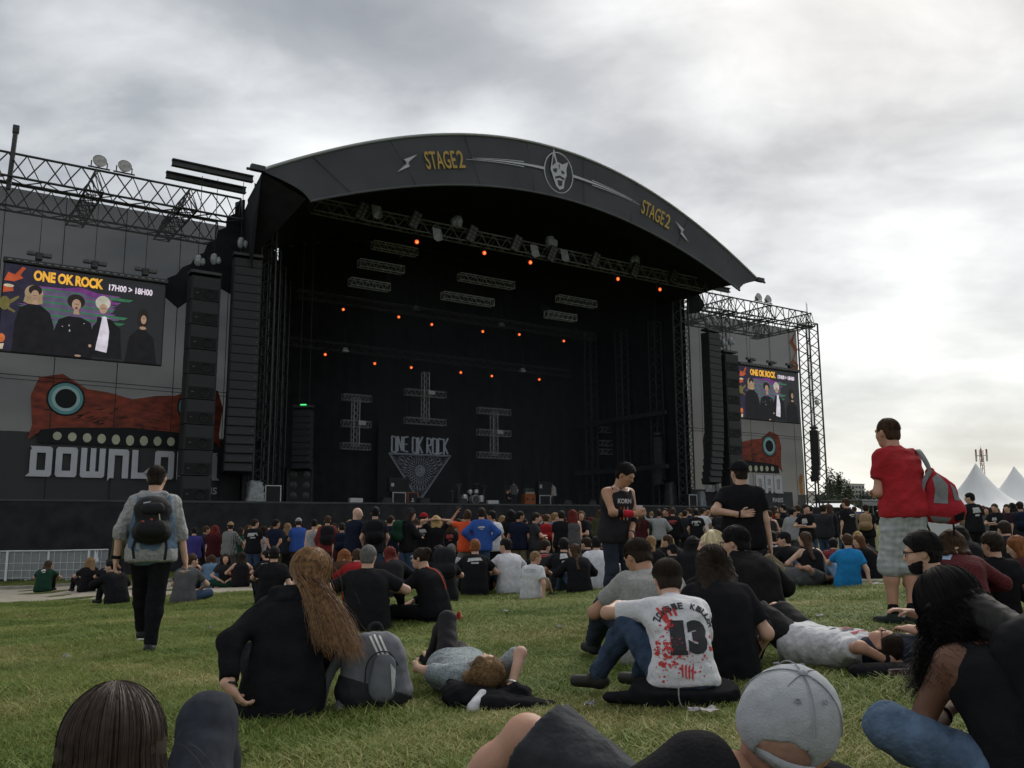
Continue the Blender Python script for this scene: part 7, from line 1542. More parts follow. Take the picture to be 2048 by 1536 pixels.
def seated_misc():
    # grey-haired man from behind, centre left
    x, y = on_ground(738, 1232); z = gz(x, y); p = Pose(pel=(0, 0, .12), lean=.0, bend=.35, hands=((-.30, .32, .40), (.30, .32, .40)), elb=((-1, -.3, -.4), (1, -.3, -.4)), feet=((-.2, .65, .08), (.2, .65, .08)), knee=((-.1, .3, 1), (.1, .3, 1)), head=(-.3, .1, 0), wide=1.1, fat=1.25)
    W_ = by_head(p, 737, 1114, 10.4, R(10))
    person('grey-haired person in a black T-shirt sitting with elbows on knees', p, *W_[:3], R(10), W_[3], 'light', ('short', 'grey'), dict(sleeve=.72, loose=.026, hem=.14), BLKT, dict(loose=.015), BLKC, wr=.006, seed=151, res=.016, fine=.010)
    # sunglasses woman
    x, y = on_ground(858, 1221); z = gz(x, y); p = Pose(pel=(0, 0, .12), lean=.12, bend=.5, hands=((-.16, .40, .22), (.05, .42, .22)), elb=((-1, 0, -.3), (1, 0, -.3)), feet=((.12, .36, .07), (-.12, .40, .07)), knee=((-1, .4, .15), (1, .4, .15)), toes=((.9, .2, 0), (-.9, .2, 0)), head=(.35, .1, 0), wide=.96, fat=1.05)
    W_ = by_head(p, 840, 1116, 11.0, R(52))
    o = person('person with blue sunglasses, dark bun and black top with a thin red strap', p, *W_[:3], R(52), W_[3], 'light', ('bun', 'dark'), dict(sleeve=1.9, loose=.02), BLKC, dict(loose=.01), BLKC, wr=.006, seed=161, res=.016, fine=.010); b = o['body']; glasses(p, b, mat('shade_blue', (.05, .22, .38), .3), True); strap('bag_strap', smooth_pts([p.neck + p.lat * -.04 - p.sfwd * .09, p.chest - p.sfwd * .17 + p.lat * .02, p.waist - p.sfwd * .155 + p.lat * .09, p.pel + p.lat * .17 - V3(0, .05, -.02)], 14), .012, .004, [(0, -1, .2)] * 14, mat('strap_red', (.45, .05, .03), .7), b)
    t = thing('red_pouch', 'small red pouch hanging on the grass behind the sunglasses woman', 'bag'); t.matrix_world = child_frame(b, (.24, -.16, .07)); part('cloth', poly_field([P_((0, 0, -.02), (.02, -.02, -.08), .03, .022, .02), P_((0, 0, .02), (0, 0, .03), .02, .02, .02)], .009, [], .006, 2), mat('pouch_red', (.40, .02, .02), .8, .2, 20), t)
    # dark red top woman and neighbours on the right
    x, y, z = ground_at(1908, 8.2); p = Pose(pel=(0, 0, .12), lean=.12, bend=.55, hands=((-.2, .4, .3), (.2, .4, .3)), elb=((-1, 0, -.4), (1, 0, -.4)), feet=((-.2, .65, .08), (.2, .65, .08)), knee=((-.2, .3, 1), (.2, .3, 1)), head=(.2, .3, 0), wide=.98, fat=1.12)
    W_ = by_head(p, 1902, 1086, 8.2, R(-15))
    o = person('person with a brown bob in a dark red lace top, behind the bearded man', p, *W_[:3], R(-15), W_[3], 'light', ('bob', 'brown'), dict(sleeve=1.6, loose=.024), mat('lace_red', (.085, .012, .016), .9, .5, 60, bump=.5, bscale=60), dict(loose=.015), BLKC, wr=.006, seed=171, res=.016, fine=.011); decal(o['top'], [[(-.10, 0), (-.02, .07), (.02, .05), (-.02, -.02)]], p.neck - V3(0.06, 0, .02), (1, 0, 0), (0, 0, 1), (0, 1, -.3), mat('pale_blue', (.30, .40, .55), .9), 'pale_collar')
    x, y = on_ground(1990, 1232); z = gz(x, y); p = Pose(pel=(0, 0, .12), lean=-.30, bend=.45, hands=((-.42, .30, .48), (.24, -.22, .05)), elb=((-1, -.2, .2), (1, -.5, 0)), feet=((-.28, .70, .08), (.2, .75, .08)), knee=((-.2, .2, 1), (.3, .2, 1)), head=(.35, .1, 0), wide=1.05, hdir=(None, (.2, -.6, -.4)))
    W_ = by_head(p, 1983, 1090, 8.4, R(0))
    person('person in a black T-shirt leaning back on one arm at the right edge', p, *W_[:3], R(0), W_[3], 'light', ('short', 'dark'), dict(sleeve=.66, loose=.024), BLKC, dict(loose=.016), CHAR, wr=.007, seed=181, hairvol=.01, res=.015, fine=.010)
    x, y, z = ground_at(2040, 8.9); p = Pose(pel=(0, 0, .12), lean=.1, bend=.5, hands=((-.1, .4, .3), (.2, .4, .3)), elb=((-1, 0, -.4), (1, 0, -.4)), feet=((-.2, .65, .08), (.2, .65, .08)), knee=((-.2, .3, 1), (.2, .3, 1)), head=(.5, .4, 0), wide=.95)
    W_ = by_head(p, 2034, 1100, 8.9, R(30))
    person('person with long reddish brown hair in a dark red top cut by the right edge', p, *W_[:3], R(30), W_[3], 'pale', ('long', 'ginger'), dict(sleeve=1.5, loose=.024), mat('maroon_top', (.06, .012, .016), .9), dict(loose=.015), BLKC, wr=.006, seed=191, res=.016, fine=.011)
seated_misc()
# ================================================================ the crowd
S_FEET = dict(feet=((-.11, 0, .08), (.11, .03, .08)))
CP = {
 's0': lambda y: Pose(lean=.0, bend=.05, head=(y, .05, 0), **S_FEET),
 's1': lambda y: Pose(lean=.0, bend=.1, hands=((-.02, .26, 1.12), (.04, .28, 1.16)), elb=((-1, -.3, -.3), (1, -.3, -.3)), head=(y, .15, 0), **S_FEET),
 's2': lambda y: Pose(lean=.0, bend=.04, hands=((-.05, -.18, .90), (.05, -.18, .90)), elb=((-1, -.4, 0), (1, -.4, 0)), head=(y, .0, 0), **S_FEET),
 's3': lambda y: Pose(lean=-.02, bend=.02, hands=((-.25, .22, 1.66), (.20, .25, 1.15)), elb=((-1, .2, -.5), (1, -.3, -.3)), head=(y, -.1, 0), **S_FEET),
 's4': lambda y: Pose(lean=.0, bend=.05, hands=((-.20, .02, 1.02), (.20, .02, 1.02)), elb=((-1, -.55, 0), (1, -.55, 0)), head=(y, .0, 0), **S_FEET),
 's5': lambda y: Pose(lean=.0, bend=.06, hands=((-.20, .14, .88), (.20, .14, .88)), elb=((-1, -.7, 0), (1, -.7, 0)), head=(y, .1, 0), **S_FEET),
 's6': lambda y: Pose(lean=.0, bend=.02, hands=((-.10, -.10, 1.62), (.10, -.10, 1.62)), elb=((-1, .1, .15), (1, .1, .15)), head=(y, .1, 0), **S_FEET),
 's7': lambda y: Pose(lean=.0, bend=.02, hands=((-.50, .25, 1.62), (.15, .22, 1.05)), elb=((-.3, -.2, -1), (1, -.3, -.3)), head=(y, .0, 0), **S_FEET),
 't0': lambda y: Pose(pel=(0, 0, .12), lean=.15, bend=.6, hands=((-.10, .48, .34), (.12, .46, .32)), elb=((-1, .1, -.2), (1, .1, -.2)), feet=((-.13, .52, .08), (.13, .52, .08)), knee=((-.15, .2, 1), (.15, .2, 1)), head=(y, .2, 0)),
 't1': lambda y: Pose(pel=(0, 0, .12), lean=.12, bend=.5, hands=((-.12, .38, .22), (.12, .38, .22)), elb=((-1, 0, -.3), (1, 0, -.3)), feet=((.10, .36, .07), (-.10, .40, .07)), knee=((-1, .4, .2), (1, .4, .2)), toes=((.9, .2, 0), (-.9, .2, 0)), head=(y, .1, 0)),
 't2': lambda y: Pose(pel=(0, 0, .12), lean=-.45, bend=.5, hands=((-.26, -.30, .05), (.26, -.30, .05)), elb=((-1, -.5, 0), (1, -.5, 0)), feet=((-.13, .75, .08), (.13, .75, .08)), knee=((-.1, .2, 1), (.1, .2, 1)), head=(y, .0, 0)),
 't3': lambda y: Pose(pel=(0, 0, .12), lean=-.2, bend=.45, tilt=.08, hands=((-.12, .40, .36), (.32, -.16, .05)), elb=((-1, 0, -.3), (1, -.5, 0)), feet=((-.20, .62, .08), (.10, .72, .08)), knee=((-.3, .2, 1), (.2, .2, 1)), head=(y, .1, 0)),
 't4': lambda y: Pose(pel=(0, 0, .12), lean=.05, bend=.45, hands=((-.16, .36, .30), (.16, .36, .30)), elb=((-1, -.2, -.3), (1, -.2, -.3)), feet=((-.16, .66, .08), (.16, .66, .08)), knee=((-.3, .2, 1), (.3, .2, 1)), head=(y, .1, 0)),
}
_pc = {}
def cpose(k, y):
    y = {-1: -.75, 0: 0.0, 1: .75}[y]
    if (k, y) not in _pc: _pc[(k, y)] = CP[k](y)
    return _pc[(k, y)]
C_ = dict(black=(.014, .014, .016), dark=(.022, .022, .026), navy=(.012, .016, .032), grey=(.085, .085, .088), pale=(.27, .275, .28), white=(.58, .58, .61), red=(.26, .018, .02), orange=(.62, .085, .03), blue=(.035, .085, .30), azure=(.02, .19, .44), green=(.014, .045, .028), purple=(.045, .04, .17), plum=(.030, .014, .026), olive=(.055, .055, .030), khaki=(.17, .145, .095), jean=(.045, .075, .13), ljean=(.13, .19, .27), maroon=(.05, .012, .016), char=(.032, .033, .037), sky=(.16, .24, .36), camo=(.14, .14, .12), brown=(.06, .03, .02), denim=(.10, .17, .26), tan=(.30, .20, .12))
def cm(c): return plaid('check_bw', (.02, .02, .022), (.30, .30, .30), 60) if c == 'bwcheck' else plaid('check_red', (.012, .010, .010), (.26, .02, .025), 60) if c == 'redcheck' else cloth(C_[c], 'crowd_' + c)
PRW = mat('crowd_print', (.42, .42, .42), .8, .6, 90); PRR = mat('crowd_print_red', (.30, .05, .05), .8, .5, 90); ORANGE_P = mat('piping_orange', (.6, .14, .04), .7)
_bpm = {}
def crowd(label, px, top, D, pose='s0', yaw=0, face=0, skin='light', hair=('short', 'dark'), c='black', sl='s', b='dark', pr=None, cap=None, bp=None, bplab=None, phone=False, group='people watching near the stage', vol=0.0):
    p = cpose(pose, yaw); x, y = at_dist(px, D); z = gz(x, y); H = p.head[2] + .118; sc = float(np.clip((z_at(px, top, D) - z) / H, .86, 1.14)); fa = R(face) + math.atan2(-x, y) * 1.0
    tp = dict(tank=True, loose=.016, hem=.1) if sl == 't' else dict(sleeve=.66 if sl == 's' else 1.9, loose=.024 if sl == 's' else .034, hem=.12)
    bt = dict(length=.95, loose=.03, flare=.02) if b.endswith('*') else dict(loose=.014)
    far = D > 18; r = .026 if far else .020
    o = person(label, p, x, y, z, fa, sc, skin, hair, tp, cm(c), bt, cm(b.rstrip('*')), res=r, fine=None if far else .012, group=group, key=('c', pose, yaw, far), wr=.007, hairvol=vol)
    B = o['body']
    if pr:
        w, h, m = pr; me = text2d(m, w, h, .03) if isinstance(m, str) and m not in ('w', 'r') else None
        d = p.sfwd if True else None; back = 1 if abs(face) < 100 else -1; cc = p.chest + p.sup * .02
        q = me if me is not None else [[(-w / 2, -h / 2), (w / 2, -h / 2 + .02), (w / 2 - .03, h / 2), (-w / 2 + .01, h / 2 - .01)], [(-w / 4, -h), (w / 4, -h), (w / 4, -h * .65), (-w / 4, -h * .7)]]
        decal(o['top'], q, cc, tuple(p.lat * back), tuple(p.sup), tuple(p.sfwd * back), PRR if m == 'r' else PRW, 'print', .008, 1)
    if cap:
        v, q = cached(('cap', pose, yaw), lambda: [mesh_np(n_, *g_, cm('black')) for n_, g_ in zip(('cap', 'brim'), g_cap(p, .016))]); cp = part('cap', v, cm(cap), B); part('brim', q, cm(cap), cp)
    if bp:
        t = thing('backpack', bplab, 'backpack'); k = p.chest - p.sfwd * .22 - p.sup * .06; t.matrix_world = child_frame(B, k)
        if 'm' not in _bpm: _bpm['m'] = mesh_np('bag', *backpack_mesh(.32, .46, .22, 4, .022), cm('black')); _bpm['p'] = mesh_np('front_pocket', *poly_field([P_((-.06, -.11, -.09), (.06, -.11, -.09), .09, .09, .03, V3(0, 1, 0), 1.5)], .022), cm('black'))
        part('bag', _bpm['m'], cm(bp), t); part('front_pocket', _bpm['p'], cm(bp), t)
        for g in (-1, 1): strap('shoulder_strap', [(g * .09, .05, .16), (g * .12, .16, .22), (g * .13, .27, .12), (g * .14, .28, -.05)], .045, .006, (0, 1, .4), cm(bp), t)
    if phone:
        t = thing('phone', 'dark phone held up by the person in the orange T-shirt', 'phone'); t.matrix_world = child_frame(B, p.wr[0] + p.hd[0] * .10); MB().box((0, 0, .05), (.14, .012, .075)).build('case', CHAR, t); MB().box((0, -.008, .05), (.12, .004, .06)).build('screen', mat('phone_screen', (.02, .02, .025), .15), t)
    return o
K = crowd
K('person in a dark green T-shirt with a white print sitting before the white barrier', 95, 1108, 28.5, 't0', -1, -15, hair=('mid', 'brown'), c='green', b='black', pr=(.16, .10, 'w'))
K('fair-haired person in black leaning on one arm near the end of the white barrier', 182, 1099, 27.2, 't3', -1, 15, hair=('mid', 'fair'), b='black')
K('person in a black top with white lines sitting right of the fair-haired one', 224, 1109, 26.8, 't0', 0, 0, hair=('short', 'black'), b='black', pr=(.26, .03, 'w'))
K('person in dark clothes standing at the end of the white barrier', 240, 1044, 29, 's1', -1, -60, hair=('short', 'black'), c='olive', sl='l')
K('hunched person in dark clothes sitting behind the walking man', 243, 1122, 19.5, 't0', 1, 25, hair=('short', 'black'), c='black', sl='l')
K('person in a grey T-shirt and jeans sitting by the path right of the walker', 374, 1096, 18.6, 't1', -1, -25, hair=('short', 'brown'), c='grey', b='jean', pr=(.22, .03, 'w'))
K('person in a purple jacket standing just right of the walker', 389, 1055, 29, 's1', 0, 0, hair=('short', 'black'), c='purple', sl='l')
K('short-haired person in a black sleeveless top sitting right of the walker', 388, 1094, 26, 't4', 0, 0, hair=('short', 'brown'), sl='t', b='black')
K('person in dark clothes facing right, beside the purple jacket', 410, 1052, 29.5, 's5', 0, -70, skin='tan', hair=('short', 'brown'), c='char')
K('person with long dark red hair and a light denim skirt', 430, 1050, 29, 's0', 0, 0, hair=('vlong', 'red'), c='maroon', b='ljean')
K('person in a light blue denim jacket sitting with the back turned', 426, 1099, 26.2, 't0', 0, 0, hair=('mid', 'brown'), c='denim', sl='l', b='jean')
K('person in a black and white checked shirt and tan cap', 460, 1045, 28.5, 's1', 1, -40, c='bwcheck', sl='l', b='grey', cap='tan')
K('dark-haired person in black sitting and facing the camera', 455, 1094, 26.5, 't1', 0, 178, hair=('mid', 'dark'), c='char', b='green')
K('person with bare shoulders and dark red skirt sitting on the grass', 486, 1090, 26, 't4', 0, 0, hair=('mid', 'dark'), sl='t', b='maroon')
K('person in a black T-shirt with a large white back print and jeans', 508, 1037, 28, 's0', -1, -10, hair=('short', 'dark'), b='jean', pr=(.28, .10, 'w'))
K('person in a white sleeveless top with long dark hair', 527, 1052, 28.5, 's5', 0, -30, hair=('long', 'dark'), c='white', sl='t')
K('person in a black printed T-shirt sitting and looking left', 536, 1086, 25.6, 't4', 1, 0, hair=('short', 'black'), pr=(.26, .05, 'w'))
K('person in a navy T-shirt with hands clasped behind the back', 551, 1039, 27.5, 's2', -1, -15, skin='tan', hair=('short', 'black'), c='navy', b='olive')
K('fair-haired person in a dark grey jacket', 574, 1046, 28.5, 's0', -1, -20, hair=('mid', 'fair'), c='char', sl='l')
K('person in a blue shirt and white cap with a shoulder bag', 597, 1037, 28, 's1', 0, 0, c='blue', b='brown', cap='pale')
K('person in a white waistcoat over black', 628, 1039, 26.5, 's0', 0, 0, hair=('short', 'black'), c='pale', sl='t')
K('person in a red and black checked shirt', 655, 1032, 26, 's5', 0, 0, hair=('short', 'brown'), c='redcheck', sl='l', bp='black', bplab='black backpack on the person in the red checked shirt')
K('person with a red scarf and a navy backpack left of the bald man', 684, 1046, 22, 's0', 0, 0, hair=('short', 'dark'), c='maroon', bp='navy', bplab='navy backpack left of the bald man')
K('bald person in a navy T-shirt with folded arms', 709, 1016, 20.5, 's1', -1, -40, skin='pale', hair=('bald', 'dark'), c='navy')
K('person with a black backpack and jeans right of the bald man', 750, 1014, 20, 's5', 0, 0, hair=('short', 'black'), c='dark', b='jean', bp='black', bplab='black backpack right of the bald man')
K('person in a navy T-shirt behind the black backpack', 780, 1032, 22.5, 's0', -1, 0, hair=('short', 'dark'), c='navy')
K('person in a beanie and long black coat with a teal bag', 815, 1018, 20.5, 's1', 0, -75, hair=('long', 'dark'), sl='l', b='jean', cap='dark', bp='green', bplab='teal backpack on the person in the beanie')
K('person in black with both hands before the chest, right of the beanie', 833, 1036, 22, 's1', 0, 60, hair=('mid', 'brown'), sl='l')
K('person in a black vest with patches and a bright red and blue cap', 846, 1027, 21.5, 's0', -1, 0, sl='t', cap='red', pr=(.18, .10, 'w'))
K('person with very long blond hair holding both hands to the head', 872, 1031, 21, 's6', 0, 0, hair=('vlong', 'blond'), b='black')
K('long-haired person with an orange back print', 900, 1043, 22.5, 's0', 0, 0, hair=('long', 'brown'), pr=(.22, .12, 'r'))
K('person in a camouflage shirt left of the orange T-shirt', 917, 1038, 23, 's5', 0, 0, c='camo', b='black')
K('person in an orange T-shirt and camouflage shorts holding up a phone', 935, 1020, 19.5, 's3', 0, 0, skin='tan', hair=('short', 'brown'), c='orange', b='camo*', phone=True)
K('person in a bright blue hooded top with hands on the hips', 963, 1016, 19.2, 's4', 0, 0, hair=('short', 'dark'), c='blue', sl='l', b='jean', pr=(.16, .05, 'w'))
K('person in a white T-shirt and black shorts right of the blue hoodie', 986, 1022, 19.6, 's5', 1, 25, skin='tan', hair=('short', 'black'), c='white', b='black*')
K('fair-haired person in a navy sleeveless top', 1004, 1031, 23, 's0', -1, 0, hair=('mid', 'fair'), c='navy', sl='t', b='jean')
K('person with long dark hair and a wristwatch, right of the white T-shirt', 1021, 1019, 20.5, 's0', 0, 0, hair=('long', 'black'), b='maroon')
K('person in a navy T-shirt and khaki trousers', 1037, 1023, 20.2, 's5', -1, -20, skin='tan', hair=('short', 'black'), c='navy', b='khaki')
K('person in a dark T-shirt facing right with a raised forearm', 1067, 1027, 20.2, 's1', 0, -80, hair=('short', 'dark'), c='char', b='jean', vol=.012)
K('person with a red and black backpack', 1092, 1029, 23, 's0', 0, 0, hair=('short', 'brown'), bp='red', bplab='red and black backpack among the standing rows')
K('fair-haired person in a light blue shirt', 1108, 1026, 23.2, 's0', -1, -30, hair=('short', 'fair'), c='sky', sl='l')
K('person in a plain black T-shirt left of the red-haired one', 1123, 1022, 21.2, 's0', 0, 0, hair=('short', 'dark'))
K('person with long dark red hair and a grey striped sleeveless top', 1145, 1019, 21.2, 's0', 0, 0, hair=('long', 'red'), c='grey', sl='t')
K('person with long brown hair turned to the camera, arms folded', 1163, 1022, 21.8, 's1', 1, 150, hair=('long', 'chestnut'), bp='char', bplab='grey backpack carried beside the arm-folding person')
K('person with reddish curls right of the man holding the cup', 1282, 1022, 27, 's0', 1, 0, hair=('long', 'brown'), c='maroon')
K('person in a white shirt with dark braces, arm stretched up', 1318, 1020, 27, 's7', 0, 0, skin='tan', hair=('short', 'dark'), c='pale', sl='l', b='black')
K('person in black with glasses facing the camera in the packed rows', 1331, 1017, 29, 's0', 0, 175, skin='tan', hair=('short', 'black'))
K('person in black with a dull red back print', 1346, 1016, 27.5, 's5', 0, 0, hair=('short', 'brown'), pr=(.26, .08, 'r'), sl='l')
K('person in black with grey sleeves beside the red back print', 1370, 1021, 28.5, 's0', 0, -20, hair=('short', 'dark'), c='dark', sl='l')
K('person in a black T-shirt with a wide white back print, blue jeans', 1393, 1019, 27, 's5', 0, 0, hair=('short', 'black'), b='ljean', pr=(.30, .10, 'w'))
K('person in black with a printed rucksack left of the man in the black cap', 1440, 1017, 26, 's0', 0, 0, hair=('mid', 'brown'), bp='dark', bplab='dark rucksack left of the man in the black cap')
K('person with bare pink shoulders right of the man in the black cap', 1541, 1028, 25, 's5', 1, 0, hair=('short', 'brown'), c='char', sl='t')
K('person with hands to the mouth behind the grey hoodie', 1556, 1032, 26.5, 's1', 0, 175, skin='tan', hair=('short', 'brown'))
K('person in a pale grey hooded top', 1585, 1021, 22.5, 's5', -1, -15, hair=('short', 'black'), c='pale', sl='l', b='grey')
K('person with glasses in a black printed T-shirt facing the camera', 1614, 1012, 20.8, 's1', 1, 160, hair=('short', 'dark'), b='black', pr=(.16, .14, 'w'))
K('person in a charcoal hooded top and jeans', 1648, 1017, 21.5, 's0', 0, -20, skin='tan', hair=('short', 'dark'), c='char', sl='l', b='jean')
K('curly-haired person in black behind the charcoal hoodie', 1661, 1009, 23.5, 's0', 1, 40, hair=('mid', 'brown'), sl='l', vol=.015)
K('person in a black T-shirt standing alone, facing left', 1697, 997, 20.5, 's0', 0, 50, hair=('short', 'brown'), b='black', pr=(.20, .05, 'w'))
K('person with a mustard yellow backpack left of the man in red', 1734, 1009, 22.5, 's0', 0, -10, hair=('short', 'dark'), bp='tan', bplab='mustard yellow backpack left of the man in red')
K('person in a black printed T-shirt standing before the white tent', 1949, 986, 20.5, 's1', 1, 35, hair=('short', 'black'), b='black', pr=(.20, .14, 'w'))
K('person in black looking down at a phone right of the tent-front person', 1994, 1008, 23.5, 's1', 0, 160, hair=('short', 'brown'), pr=(.14, .10, 'w'))
K('person in a dark top near the right edge, hand to the face', 2018, 1009, 24.5, 's1', 0, 165, hair=('short', 'dark'), c='plum')
K('person with a navy backpack at the right edge', 2044, 1006, 20, 's0', 0, 10, hair=('short', 'dark'), c='dark', bp='navy', bplab='navy backpack at the right edge')
K('person in a yellow high-visibility vest far off near the tent', 1935, 1022, 30, 's0', 0, 170, hair=('short', 'black'), c='khaki')
K('person in a floral blouse near the white tent', 1976, 1014, 26, 's5', 0, 170, hair=('long', 'dark'), c='grey')
SG = 'people sitting on the grass'
K('person with red-brown hair in a black T-shirt with a red and white back print', 950, 1077, 16.6, 't4', 0, 0, hair=('short', 'ginger'), pr=(.24, .08, 'w'), b='black', group=SG)
K('dark-haired person in a white T-shirt sitting left of the fair reclining one', 1019, 1077, 17, 't4', 1, 15, hair=('short', 'black'), c='white', b='jean', group=SG)
K('person in a dark grey T-shirt with a red back print', 1086, 1071, 17.6, 't0', -1, 0, hair=('short', 'dark'), c='char', pr=(.22, .06, 'r'), group=SG)
K('person in a black T-shirt with a white block print sitting', 1127, 1074, 17, 't1', 0, 0, hair=('short', 'black'), b='black', pr=(.14, .14, 'w'), group=SG)
K('person with long brown hair in a black hooded top sitting on the grass at centre', 1157, 1088, 15.8, 't4', 1, 20, hair=('long', 'brown'), sl='l', b='jean', group=SG)
K('dark-haired person in a plain white top right of the black hooded top', 1192, 1074, 16.8, 't4', 0, 0, hair=('short', 'black'), c='white', sl='l', b='black', group=SG)
K('person in black sitting behind the plain white top, short dark hair', 1175, 1073, 19, 't0', 1, 0, hair=('short', 'dark'), group=SG)
K('shaven-headed person in black behind the plain white top', 1207, 1073, 19.2, 't0', 0, 0, skin='tan', hair=('crop', 'grey'), sl='l', group=SG)
K('person in a pale printed T-shirt reclining on one elbow, shaved fair hair', 1062, 1103, 15.0, 't3', -1, -25, skin='warm', hair=('crop', 'fair'), c='white', b='khaki*', pr=(.26, .09, 'WOODS'), group=SG)
K('person with rust-brown hair sitting before the bald man', 690, 1088, 18.5, 't0', 0, 0, hair=('long', 'ginger'), c='brown', sl='l', group=SG)
K('person in a red jacket half hidden by the grey-haired man', 716, 1100, 16.5, 't0', 0, 0, hair=('short', 'brown'), c='red', sl='l', group=SG)
K('person with dark red hair in black sitting right of the grey-haired man', 783, 1092, 17, 't0', 1, 0, hair=('mid', 'red'), c='dark', sl='l', group=SG)
K('person in black with a piped backpack sitting right of the sunglasses woman', 888, 1093, 15.2, 't0', 1, 10, hair=('short', 'dark'), b='black', bp='dark', bplab='black backpack with orange and blue piping', group=SG)
K('person in a pale grey T-shirt sitting behind the piped backpack', 903, 1083, 18.5, 't0', 0, 0, hair=('short', 'grey'), c='pale', group=SG)
K('person in black with bare forearm sitting left of the long-haired woman', 545, 1094, 16.5, 't3', 0, 0, hair=('short', 'black'), b='black', group=SG)
K('person with fair curls in black sitting right of the cup holder', 1299, 1072, 18.5, 't4', -1, 0, hair=('mid', 'fair'), group=SG)
K('person with straight blond hair sitting beyond the grey T-shirt', 1334, 1071, 19.5, 't0', 0, 0, hair=('long', 'blond'), group=SG)
K('person in a black beanie sitting beyond the 13 shirt', 1346, 1090, 15.5, 't0', 1, 0, skin='pale', sl='l', cap='black', group=SG)
K('bearded person in profile beyond the 13 shirt', 1362, 1071, 19.5, 't0', 0, 70, hair=('short', 'brown'), group=SG)
K('person with curly black hair beyond the 13 shirt', 1384, 1076, 15.0, 't0', 0, 0, hair=('mid', 'black'), sl='l', vol=.02, group=SG)
K('person in a black T-shirt with a white scrawl right of the black hoodie', 1543, 1064, 16.8, 't0', 0, 0, hair=('short', 'black'), pr=(.20, .07, 'SAF'), group=SG)
K('person in a red jacket and jeans sitting in the right group', 1559, 1064, 17.6, 't4', 0, 10, hair=('short', 'brown'), c='red', sl='l', b='ljean', group=SG)
K('person in a black T-shirt and cap with pale jeans leaning forward', 1587, 1066, 15.2, 't1', 1, 40, hair=('short', 'dark'), b='ljean', cap='black', group=SG)
K('long-haired person in a black tank top with bare shoulders', 1622, 1064, 14.8, 't4', 1, 30, skin='pale', hair=('long', 'brown'), sl='t', b='jean', group=SG)
K('person in a bright blue T-shirt leaning on a straight arm', 1689, 1069, 14.2, 't3', 0, 12, hair=('short', 'brown'), c='azure', b='sky', group=SG)
K('person in a red checked shirt behind the bright blue T-shirt', 1664, 1078, 15.6, 't0', 0, 0, hair=('short', 'black'), c='redcheck', sl='l', group=SG)
K('person in a dark purple top with a blond bun', 1714, 1064, 16.6, 't0', 0, 0, hair=('bun', 'blond'), c='plum', sl='l', group=SG)
K('brown-haired person in profile wearing black, left of the man in red', 1747, 1070, 15.6, 't0', 1, 70, hair=('long', 'chestnut'), b='ljean', group=SG)
K('dark-haired person with glasses near the right edge, sitting', 2030, 1043, 14.5, 't0', 0, 30, hair=('short', 'dark'), sl='l', group=SG)
K('person with dark hair bending forward right of the man in red', 1932, 1052, 12.5, 't0', 0, 20, hair=('mid', 'black'), sl='l', b='char', group=SG)
# lying people
def lying(label, px, py, hdeg, c, b, skin, hair, sl=.66, ln=2.0, face_up=True, hands=((-.30, .02, .80), (.42, .0, 1.30)), knees=(0, 0)):
    x, y = on_ground(px, py); z = gz(x, y); h = R(hdeg); p = Pose(bend=.1, hands=hands, elb=((-1, .3, 0), (1, .3, 0)), feet=((-.14, .0, .12 + knees[0]), (.14, .0, .12 + knees[1])), knee=((-.2, 1, 0), (.2, 1, 0)), toes=((-.3, 1, -.2), (.3, 1, -.2)), head=(.2, -.05, 0), fat=1.15)
    hd = (math.sin(h), -math.cos(h)); o = person(label, p, x - hd[0] * 1.6, y - hd[1] * 1.6, z + .12, 0, 1.0, skin, hair, dict(sleeve=sl, loose=.028, hem=.1), cm(c), dict(length=ln, loose=.02), cm(b), res=.02, fine=.012, group=SG); o['body'].rotation_euler = (R(90), 0, h)
lying('person in a black T-shirt and grey shorts lying flat with one arm flung out', 1000, 1183, 72, 'black', 'grey*'.rstrip('*'), 'warm', ('short', 'grey'), ln=.95, hands=((-.05, .16, 1.15), (.52, .02, 1.55)))
lying('person in a purple-grey T-shirt and khaki trousers lying on the back', 1668, 1172, 74, 'grey', 'khaki', 'warm', ('short', 'brown'), hands=((-.10, .17, 1.10), (.06, .18, 1.12)), knees=(.1, .2))
# packed rows further back
g_ = random.Random(23); cnt = {}
tops = ['black'] * 9 + ['dark'] * 4 + ['navy', 'char', 'char', 'grey', 'maroon', 'olive', 'pale', 'white', 'red', 'blue', 'green', 'plum', 'khaki']
hairs = [('short', 'black'), ('short', 'dark'), ('short', 'brown'), ('long', 'brown'), ('long', 'dark'), ('mid', 'fair'), ('short', 'fair'), ('long', 'red'), ('mid', 'black'), ('crop', 'dark'), ('long', 'blond')]
names = dict(black='black', dark='very dark', navy='navy', char='charcoal', grey='grey', maroon='maroon', olive='olive', pale='pale grey', white='white', red='red', blue='blue', green='dark green', plum='plum', khaki='khaki')
fill = []
for k in range(78):
    D = g_.uniform(28, 44); px = 415 + (1560 - 415) * (k + g_.uniform(.1, .9)) / 78
    fill.append((px, D))
for k in range(9): fill.append((1930 + 14 * k + g_.uniform(-4, 4), g_.uniform(27, 38)))
for k in range(8): fill.append((1570 + 24 * k + g_.uniform(-6, 6), g_.uniform(26, 36)))
LM = [(500, 'left of the wrapped gear'), (640, 'below the dark speaker stack'), (760, 'below the left lattice cross'), (840, 'below the band banner'), (930, 'below the orange cabinet'), (1010, 'below the drum kit'), (1090, 'below the orange combo'), (1200, 'right of the combo amplifier'), (1330, 'right of the cup holder'), (1460, 'near the black-capped man'), (1580, 'below the right screen'), (1760, 'below the right tower'), (2100, 'before the white tents')]
